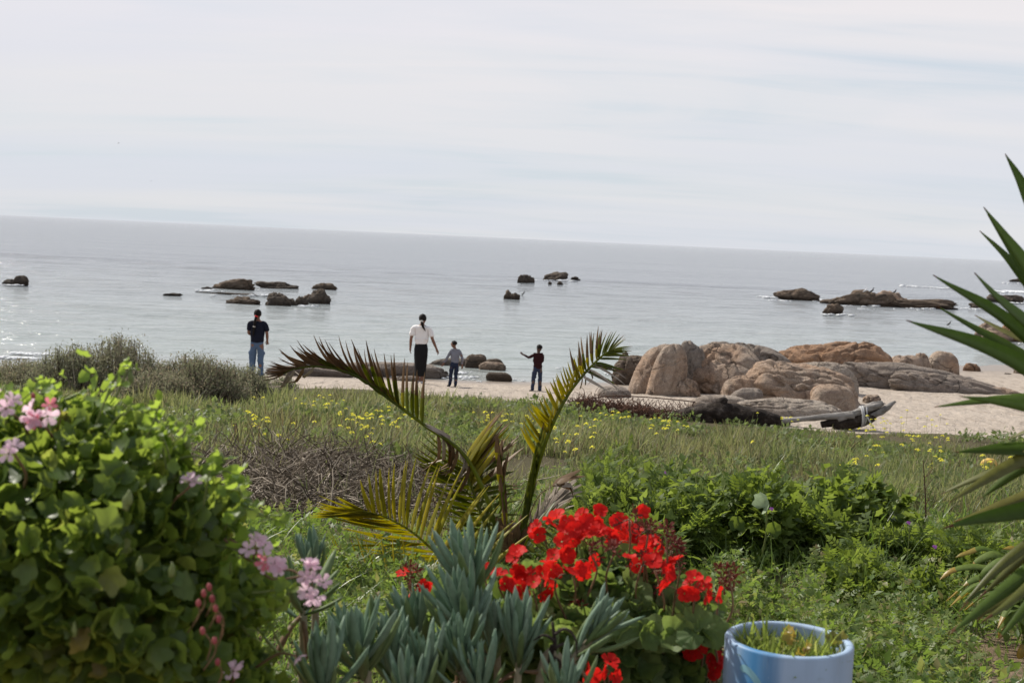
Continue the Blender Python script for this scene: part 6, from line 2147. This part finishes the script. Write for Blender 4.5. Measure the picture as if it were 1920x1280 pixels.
def succulent(label, stem, tops, L, n, Y, seed, open_=1.0, old=0.25):
    """stem: picture points from foot to top; leaves spiral round its upper part"""
    q = np.random.default_rng(seed)
    P = [at(a, b, Y) for a, b in stem]
    foot = on_ground(P[0][0], P[0][1] + 0.03)
    t = thing('succulent', label, 'succulent', foot, 'blue green finger leaved succulents')
    pts = spline([foot] + P, 30)
    obj('stem', tube(MB(), pts, np.linspace(0.011, 0.006, 30), 8), MAT['woody_stem'], t)
    sp = spline(P, 40); tg = tangents(sp)
    for k in range(n):
        f = k / (n - 1)
        s = 1 - tops * (1 - f) ** 1.0
        i = int(np.clip(s * 39, 0, 39))
        o, ax = sp[i], tg[i]
        a = k * 2.39996 + q.normal(0, 0.15)
        u = unit(np.cross(ax, np.array([0.2, 1, 0.1]))); w = np.cross(ax, u)
        rad = u * math.cos(a) + w * math.sin(a)
        el = (0.92 - 0.74 * f) * open_ + q.normal(0, 0.13)
        d = ax * math.cos(el) + rad * math.sin(el)
        up = ax * math.sin(el) - rad * math.cos(el)
        ll = L * (0.72 + 0.5 * math.sin(math.pi * min(1, 0.25 + 0.75 * f))) * q.uniform(0.72, 1.14) * (0.78 if f > 0.9 else 1)
        M = frame_mats(d[None], up[None])[0] * ll
        kind = 'old' if f < old and q.random() < 0.75 else 'new'
        if f < 0.16 and q.random() < 0.35:
            kind = 'dry'; d = unit(d - np.array([0, 0, 0.9])); M = frame_mats(d[None], up[None])[0] * ll * 0.8
        c = CHALK[kind][0 if f > 0.6 else q.integers(1, 3)]
        inst('leaf', c, m4(M, o + rad * 0.005), t)
    return t


succulent('tall succulent rosette, topmost one, rising before the palm fronds', [(905, 1230), (885, 1120), (874, 1060)], 0.5, 0.115, 30, 2.98, 1)
succulent('large full succulent rosette below the topmost one', [(885, 1290), (872, 1200), (862, 1140)], 0.55, 0.118, 32, 2.86, 2)
succulent('broad succulent rosette at the bottom, left of the centre ones', [(690, 1330), (678, 1262), (672, 1210)], 0.6, 0.120, 36, 2.72, 3, 1.12, 0.4)
succulent('succulent rosette under the leftmost red flower head', [(800, 1280), (785, 1215), (772, 1160)], 0.55, 0.105, 26, 2.95, 4)
succulent('succulent rosette in front of the red geranium leaves', [(968, 1330), (972, 1250), (975, 1180)], 0.6, 0.112, 30, 2.85, 5, 0.95)
succulent('succulent leaning right on a bare curved stem below the red flowers', [(1010, 1285), (1068, 1240), (1112, 1192), (1126, 1168)], 0.75, 0.098, 28, 2.85, 6, 0.95, 0.55)
succulent('small succulent rosette behind the pink flowers', [(592, 1130), (588, 1085), (586, 1058)], 0.6, 0.100, 20, 3.15, 7, 0.8)
succulent('dark spread succulent behind the lowest pink flower cluster', [(568, 1230), (566, 1160), (572, 1120)], 0.5, 0.120, 20, 2.9, 8, 1.5, 0.9)
succulent('succulent rosette cut by the bottom edge, below the dark spread one', [(612, 1360), (608, 1300), (604, 1250)], 0.6, 0.110, 24, 2.62, 9, 0.9)
succulent('narrow succulent rosette right of the broad bottom one', [(742, 1340), (738, 1270), (736, 1220)], 0.6, 0.105, 24, 2.78, 10, 0.95)
succulent('low succulent rosette between the broad one and the centre ones', [(800, 1360), (798, 1290), (796, 1240)], 0.6, 0.105, 24, 2.74, 11, 1.0)
succulent('pale succulent rosette directly under the large full one', [(868, 1340), (862, 1260), (858, 1215)], 0.6, 0.102, 26, 2.76, 12, 1.0)
succulent('lower succulent rosette at the bottom edge left of the dry twig', [(905, 1370), (900, 1310), (896, 1268)], 0.6, 0.098, 22, 2.70, 13)
succulent('half hidden succulent between the large and the geranium rosettes', [(932, 1290), (925, 1230), (920, 1180)], 0.55, 0.105, 24, 2.97, 14)
succulent('lowest succulent at the bottom edge under the leaning one', [(1060, 1370), (1062, 1320), (1064, 1290)], 0.6, 0.092, 18, 2.68, 15)
succulent('lowest succulent at the bottom edge beside the pale rosette', [(770, 1390), (768, 1330), (766, 1290)], 0.6, 0.095, 20, 2.60, 16)


def dry_twig():
    p = at(1040, 1300, 2.8)
    t = thing('dry_twig', 'black withered twig hanging between the succulents and the geranium', 'twig', on_ground(p[0], p[1]))
    obj('stem', tube(MB(), spline([on_ground(p[0], p[1]), at(1030, 1285, 2.8), at(1040, 1215, 2.8), at(1036, 1165, 2.8)], 18), np.linspace(0.008, 0.003, 18), 6), MAT['driftwood_dark'], t)
    for pts in ([(1040, 1200), (1020, 1190), (1000, 1200)], [(1038, 1190), (1060, 1178), (1078, 1195), (1082, 1225)], [(1034, 1230), (1050, 1240), (1046, 1265)], [(1038, 1215), (1062, 1206), (1070, 1232)]):
        obj('side_twig', tube(MB(), spline([at(a, b, 2.79) for a, b in pts], 12), np.linspace(0.004, 0.0015, 12), 5), MAT['driftwood_dark'], t)


dry_twig()


# ------------------------------------------------------------------ painted pipe used as a planter
def planter():
    Y = 3.02
    L, Rr = at(1361, 1196, Y), at(1598, 1204, Y)
    c = (L + Rr) / 2
    R0 = abs(Rr[0] - L[0]) / 2
    ztop = at(1479, 1196, Y)[2]
    g = on_ground(c[0], Y)
    t = thing('pipe_planter', 'upright piece of light blue painted pipe used as a planter, paint streaked darker blue', 'planter', (c[0], Y, g[2]))
    H = ztop - g[2]
    Ri = R0 - 0.0185
    prof = [(R0 + .001, 0.0), (R0, 0.3 * H), (R0, 0.7 * H), (R0, H - 0.006), (R0 - 0.002, H - 0.002), (R0 - 0.006, H), (Ri + 0.005, H), (Ri + 0.001, H - 0.003), (Ri, H - 0.008), (Ri, H - 0.2)]
    seg = 96
    a = np.arange(seg) * 2 * math.pi / seg
    q = np.random.default_rng(3)
    wob = 1 + 0.004 * np.sin(a * 2 + 1)
    V = np.concatenate([np.stack([r * np.cos(a) * wob, r * np.sin(a) * wob, np.full(seg, z)], -1) for r, z in prof]) + np.array([c[0], Y, g[2]])
    n = len(prof)
    i = np.arange(n - 1)[:, None] * seg; j = np.arange(seg)[None]; k = (j + 1) % seg
    obj('pipe', MB().add(V, np.stack([i + j, i + k, i + seg + k, i + seg + j], -1).reshape(-1, 4)), MAT['painted_pipe'], t)
    # soil
    rr = np.linspace(0, Ri - 0.001, 10)
    V = [np.array([[c[0], Y, ztop - 0.062]])] + [np.stack([c[0] + r * np.cos(a), Y + r * np.sin(a), ztop - 0.065 + 0.012 * vnoise(np.stack([np.cos(a) * r * 30, np.sin(a) * r * 30, a * 0], -1), 5)], -1) for r in rr[1:]]
    V = np.concatenate(V)
    tri = np.stack([np.zeros(seg, int), 1 + np.arange(seg), 1 + (np.arange(seg) + 1) % seg], -1)
    i = 1 + np.arange(len(rr) - 2)[:, None] * seg
    obj('soil', MB().add(V, [tri, np.stack([i + j, i + seg + j, i + seg + k, i + k], -1).reshape(-1, 4)]), MAT['potting_soil'], t)
    # painted swirl low on the front
    def on_pipe(ang, z, out=0.0012):
        return np.array([c[0] + (R0 + out) * math.sin(ang), Y - (R0 + out) * math.cos(ang), g[2] + z])
    def zpix(py): return at(1479, py, Y - R0)[2] - g[2]
    pts = [(-0.97, zpix(1277)), (-0.93, zpix(1271)), (-0.85, zpix(1272)), (-0.75, zpix(1279)), (-0.66, zpix(1290)), (-0.62, zpix(1300)), (-0.66, zpix(1316)), (-0.78, zpix(1330))]
    ap = spline(np.array([[p[0], p[1], 0] for p in pts]), 30)
    mb = MB()
    V = []
    for m, (an, z, _) in enumerate(ap):
        wd = 0.0085 * (1 if m > 1 else 0.6 + 0.2 * m)
        tt = ap[min(m + 1, 29)] - ap[max(m - 1, 0)]
        nx, nz = -tt[1], tt[0] * R0
        ln = math.hypot(nx, nz)
        for s in (-1, 1):
            V.append(on_pipe(an + s * wd * nx / ln / R0, z + s * wd * nz / ln))
    i = np.arange(29)[:, None] * 2
    mb.add(np.array(V), i + np.array([[0, 1, 3, 2]]))
    obj('painted_mark', mb, MAT['mint_paint'], t)
    # grass in it
    n = 760
    rr = (Ri - 0.008) * np.sqrt(q.random(n)); aa = q.uniform(0, 6.28, n)
    P = np.stack([c[0] + rr * np.cos(aa), Y + rr * np.sin(aa), np.full(n, ztop - 0.068)], -1)
    h = q.uniform(0.035, 0.080, n); h[q.random(n) < 0.08] *= 1.5
    d = unit(np.stack([q.normal(0, .28, n), q.normal(0, .28, n), np.ones(n)], -1))
    M = frame_mats(d, unit(q.normal(size=(n, 3)))) * h[:, None, None]
    mb = MB().scatter(blade(5, 0.085, 0.5), M, P, np.clip(q.normal(0.5, 0.3, n), 0, 0.99))
    tag(obj('planter_grass', mb, MAT['lit_blade']), 'short grass sprouting from the soil inside the blue pipe planter', 'grass', kind='stuff')
    # small reddish seedling by the right rim, another in the middle
    for lb, px, py, dy, s, m in (('small reddish green seedling against the right rim inside the blue planter', 1572, 1200, 0.02, 0.034, 'yucca_old'), ('small orange tinged seedling in the middle of the blue planter', 1480, 1196, 0.0, 0.026, 'strap_tip'), ('pinkish seedling near the front rim inside the blue planter', 1508, 1214, -0.06, 0.024, 'strap_tip')):
        p = at(px, py, Y + dy)
        p[0] = min(p[0], c[0] + Ri - 0.02)
        s0 = np.array([p[0], p[1], ztop - 0.066])
        tt = thing('seedling', lb, 'seedling', s0)
        obj('stem', tube(MB(), spline([s0, (s0 + p) / 2 + np.array([.003, 0, 0]), p], 6), 0.0016, 4), MAT['brown_stem'], tt)
        me = mesh_of('leaf', fan_leaf(5, 20, 0.3, 0.02, 0.3, 0.3), MAT[m])
        for k in range(6):
            dd = rand_dirs(1, 0.5)[0]
            inst('leaf', me, m4(frame_mats(dd[None], unit(q.normal(0, .5, 3) + np.array([0, -0.5, .7]))[None])[0] * s * q.uniform(.7, 1.2), p + q.normal(0, 0.008, 3)), tt)


planter()


# ------------------------------------------------------------------ yucca at the right edge
def yucca():
    Y = 3.0
    c = at(2060, 800, Y)
    g = on_ground(c[0], Y)
    t = thing('yucca', 'large yucca with stiff sword leaves reaching in from the picture edge', 'yucca', g)
    obj('trunk', tube(MB(), spline([g - np.array([0, 0, .05]), (g + c) / 2 + np.array([0.03, 0, 0]), c], 16), np.linspace(0.085, 0.06, 16) * (1 + 0.06 * np.sin(np.arange(16) * 2.1)), 14), MAT['woody_stem'], t)
    q = np.random.default_rng(41)

    def leaf(tip, basep, mid=None, w=0.055, mat='yucca_leaf', tipn=1, up=(0, -0.75, 0.65), dY=0.0, bY=0.0):
        p0 = at(basep[0], basep[1], Y + bY); p2 = at(tip[0], tip[1], Y + dY)
        p1 = at(mid[0], mid[1], Y + (dY + bY) / 2) if mid else (p0 + p2) / 2 + np.array([0, 0, 0.012])
        n = 40
        w = w * (0.82 if mat == 'yucca_old' else 1.0)
        sp = spline([p0, p1, p2], n)
        sp = sp + np.array([0, 0, 1.0]) * (np.sin(np.linspace(0, 6.3, n)) * 0.003 * q.normal())[:, None]
        f = np.linspace(0, 1, n)
        ww = w * 0.72 * np.interp(f, [0, .12, .35, .6, .85, 1], [.8, .78, 1.0, .80, .34, .01]) * (1 + 0.03 * np.sin(f * 17 + q.uniform(0, 6)))
        mats = np.where(np.arange(n - 1) >= n - 1 - tipn, 1, 0)
        mb = MB()
        ribbon(mb, sp, ww, unit(np.array(up, float)), 0.22, q.random(), mats, thick=0.0022)
        obj('leaf', mb, [MAT[mat], MAT['yucca_tip']], t)

    leaf((1885, 288), (2030, 620), (1940, 400), 0.060, dY=.05)
    leaf((1845, 388), (2040, 680), (1925, 500), 0.060, dY=-.05)
    leaf((1852, 402), (2050, 690), (1940, 535), 0.050, dY=.10)
    leaf((1837, 432), (2040, 700), (1925, 530), 0.044, dY=.15)
    leaf((1750, 515), (2040, 745), (1880, 595), 0.056, dY=-.1, up=(-.1, -.8, .6))
    leaf((1828, 511), (2040, 720), (1918, 600), 0.062, dY=-.2, up=(.2, -.8, .6))
    leaf((1700, 600), (2050, 770), (1880, 665), 0.066, dY=-.25, up=(.1, -.9, .45))
    leaf((1757, 573), (2050, 760), (1890, 650), 0.046, dY=.1, up=(-.3, -.5, .8))
    leaf((1828, 590), (2040, 700), (1910, 634), 0.036, dY=.2, up=(-.2, -.4, .9), mat='yucca_old')
    leaf((1752, 762), (2060, 745), (1900, 748), 0.046, dY=-.1, up=(0, -.5, .85))
    leaf((1800, 742), (2060, 800), (1920, 762), 0.040, dY=-.25, up=(0, -.9, .4))
    leaf((1792, 847), (2050, 835), (1905, 842), 0.052, dY=-.1, up=(0, -.75, .65))
    leaf((1890, 823), (2050, 780), (1960, 800), 0.044, dY=.1, up=(0, -.5, .85), mat='yucca_old')
    leaf((1765, 925), (2060, 815), (1905, 872), 0.050, dY=.05, up=(0, -.6, .8), mat='yucca_old')
    leaf((1778, 942), (2050, 790), (1890, 875), 0.052, dY=-.15, up=(-.2, -.85, .5), mat='yucca_old')
    leaf((1838, 934), (2060, 810), (1925, 872), 0.048, dY=.1, up=(-.1, -.8, .6))
    leaf((1786, 978), (2060, 890), (1900, 940), 0.054, dY=-.05, up=(-.1, -.75, .65), mat='yucca_old', tipn=3)
    leaf((1768, 990), (2060, 915), (1895, 962), 0.056, dY=-.2, up=(-.1, -.85, .5), tipn=3)
    leaf((1803, 1134), (2060, 945), (1915, 1030), 0.050, dY=-.1, up=(-.3, -.8, .5), mat='yucca_old', tipn=1)
    leaf((1830, 1125), (2060, 960), (1930, 1035), 0.046, dY=.1, up=(-.3, -.8, .5), mat='yucca_old', tipn=4)
    leaf((1778, 1190), (2060, 990), (1905, 1090), 0.052, dY=-.25, up=(-.3, -.8, .5), mat='yucca_leaf', tipn=2)
    leaf((1776, 1186), (2060, 1010), (1890, 1120), 0.044, dY=-.1, up=(-.3, -.7, .6), mat='yucca_old', tipn=6)
    leaf((1840, 1165), (2060, 1000), (1940, 1090), 0.048, dY=-.3, up=(-.3, -.8, .5), mat='yucca_old', tipn=4)
    leaf((1870, 1200), (2060, 1030), (1955, 1110), 0.050, dY=-.2, up=(-.3, -.8, .5), tipn=2)
    # the rest of the crown, beyond the picture edge
    for k in range(34):
        a = R_(rng.uniform(-75, 95)); d = np.array([math.cos(a), rng.normal(0, 0.55), math.sin(a)]); d = unit(d)
        o = c + rng.normal(0, 0.03, 3)
        sp = spline([o, o + d * 0.25, o + d * 0.5 - np.array([0, 0, 0.03])], 12)
        mb = MB(); ribbon(mb, sp, 0.055 * np.interp(np.linspace(0, 1, 12), [0, .15, .5, .85, 1], [.75, .7, 1, .5, .01]), unit(np.array([-d[2], -0.6, d[0] + .3])), 0.22, rng.random(), np.where(np.arange(11) > 9, 1, 0), thick=0.0022)
        obj('leaf', mb, [MAT['yucca_leaf'], MAT['yucca_tip']], t)


yucca()


def strap_plant():
    Y = 4.9
    b = hit(1945, 1225)
    Y = b[1]
    t = thing('strap_leaved_plant', 'lily like plant with arching strap leaves, tips yellowed, behind the yucca leaves', 'plant', b)
    q = np.random.default_rng(8)

    def leaf(pts, w, tipn=3, up=(0, -0.6, 0.8), mat='strap_leaf', dY=0.0):
        P = [b + np.array([q.normal(0, .03), q.normal(0, .03), 0])] + [at(a, c, Y + dY) for a, c in pts]
        n = 20
        mb = MB()
        ribbon(mb, spline(P, n), w * np.interp(np.linspace(0, 1, n), [0, .2, .6, .9, 1], [.8, 1, 1, .6, .03]), unit(np.array(up, float)), 0.3, q.random(), np.where(np.arange(n - 1) >= n - 1 - tipn, 1, 0), thick=0.003)
        obj('leaf', mb, [MAT[mat], MAT['strap_tip']], t)
    leaf([(1895, 1090), (1840, 1064), (1790, 1068), (1762, 1086)], 0.034, 5)
    leaf([(1900, 1070), (1850, 1030), (1815, 1036), (1792, 1044)], 0.030, 7, dY=.1)
    leaf([(1905, 1085), (1870, 1042), (1840, 1048), (1822, 1062)], 0.042, 2, dY=.05)
    leaf([(1905, 1100), (1872, 1080), (1830, 1086), (1806, 1098)], 0.040, 2, dY=-.05)
    leaf([(1910, 1080), (1885, 1052), (1850, 1070), (1836, 1092)], 0.044, 1, dY=-.1)
    leaf([(1910, 1120), (1890, 1100), (1850, 1130), (1826, 1152)], 0.040, 3, dY=-.15)
    leaf([(1920, 1170), (1905, 1155), (1885, 1175), (1872, 1196)], 0.050, 2, dY=-.2)
    leaf([(1930, 1150), (1925, 1060), (1905, 1030), (1880, 1028)], 0.036, 4)
    leaf([(1940, 1120), (1950, 1040), (1940, 1000), (1920, 990)], 0.040, 3)
    leaf([(1935, 1200), (1925, 1210), (1914, 1225), (1910, 1235)], 0.045, 9, dY=-.25)
    for k in range(16):
        a = q.uniform(0, 6.28)
        d = np.array([math.cos(a), math.sin(a), 0])
        n = 16; L = q.uniform(0.25, 0.42)
        mb = MB()
        ribbon(mb, spline([b, b + d * L * .35 + np.array([0, 0, L * .75]), b + d * L * .8 + np.array([0, 0, L * .85]), b + d * L * 1.15 + np.array([0, 0, L * .55])], n), 0.038 * np.interp(np.linspace(0, 1, n), [0, .2, .6, .9, 1], [.8, 1, 1, .6, .03]), unit(np.array([-d[0] * .4, -d[1] * .4, 1.0])), 0.3, q.random(), np.where(np.arange(n - 1) >= n - 3, 1, 0), thick=0.003)
        obj('leaf', mb, [MAT['strap_leaf'], MAT['strap_tip']], t)


strap_plant()


def cactus():
    q = np.random.default_rng(6)
    for lb, px, top, Y, r in (('spiny cactus stem tight against the left side of the blue planter', 1347, 1240, 3.45, 0.026), ('spiny cactus stem between the red geranium and the other cactus', 1312, 1236, 3.6, 0.030), ('leaning lowest spiny cactus at the bottom edge near the planter', 1330, 1268, 3.3, 0.024)):
        p = at(px, top, Y)
        g = on_ground(p[0], Y)
        t = thing('cactus', lb, 'cactus', g, 'spiny cacti beside the planter')
        h = p[2] - g[2]
        n = 34; seg = 40
        a = np.arange(seg) * 2 * math.pi / seg
        zz = np.linspace(0, 1, n)
        rr = r * np.minimum(1, np.sqrt(np.clip(1 - zz, 0.0, 1) * h / r / 0.9 + 0.001)) * (1 + 0.05 * np.sin(zz * 30))
        rib = 1 + 0.16 * np.cos(a * 8)
        V = np.concatenate([np.stack([g[0] + k * rib * np.cos(a), g[1] + k * rib * np.sin(a), np.full(seg, g[2] + z * h)], -1) for k, z in zip(rr, zz)])
        i = np.arange(n - 1)[:, None] * seg; j = np.arange(seg)[None]; kk = (j + 1) % seg
        obj('stem', MB().add(V, np.stack([i + j, i + kk, i + seg + kk, i + seg + j], -1).reshape(-1, 4)), MAT['cactus_skin'], t)
        sp = MB()
        for m in range(150):
            z = 1 - (q.random() ** 1.6) * 0.5
            b = 2 * math.pi * q.integers(8) / 8 + q.normal(0, 0.05)
            rad = np.interp(z, zz, rr) * 1.15
            o = np.array([g[0] + rad * math.cos(b), g[1] + rad * math.sin(b), g[2] + z * h])
            d = unit(np.array([math.cos(b), math.sin(b), 0.3]) + q.normal(0, 0.6, 3))
            L = q.uniform(0.02, 0.055)
            tube(sp, [o, o + d * L * .6, o + d * L], [0.0011, 0.0008, 0.0002], 4, q.random(), cap=False)
        obj('spines', sp, MAT['spine'], t, kind='stuff')


cactus()


def fallen_petals():
    me = mesh_of('petal', petal_flower(2, 0.025, 0.028, 0.004, 4), MAT['red_petal'])
    for lb, px, py in (('fallen red petal on the soil just right of the blue planter', 1612, 1248), ('fallen red petal near the bottom edge right of the planter', 1640, 1262)):
        p = hit(px, py)
        tag(inst('red_petal', me, Matrix.Translation(Vector(p + np.array([0, 0, 0.03]))) @ Matrix.Rotation(px, 4, 'Z')), lb, 'petal')


fallen_petals()
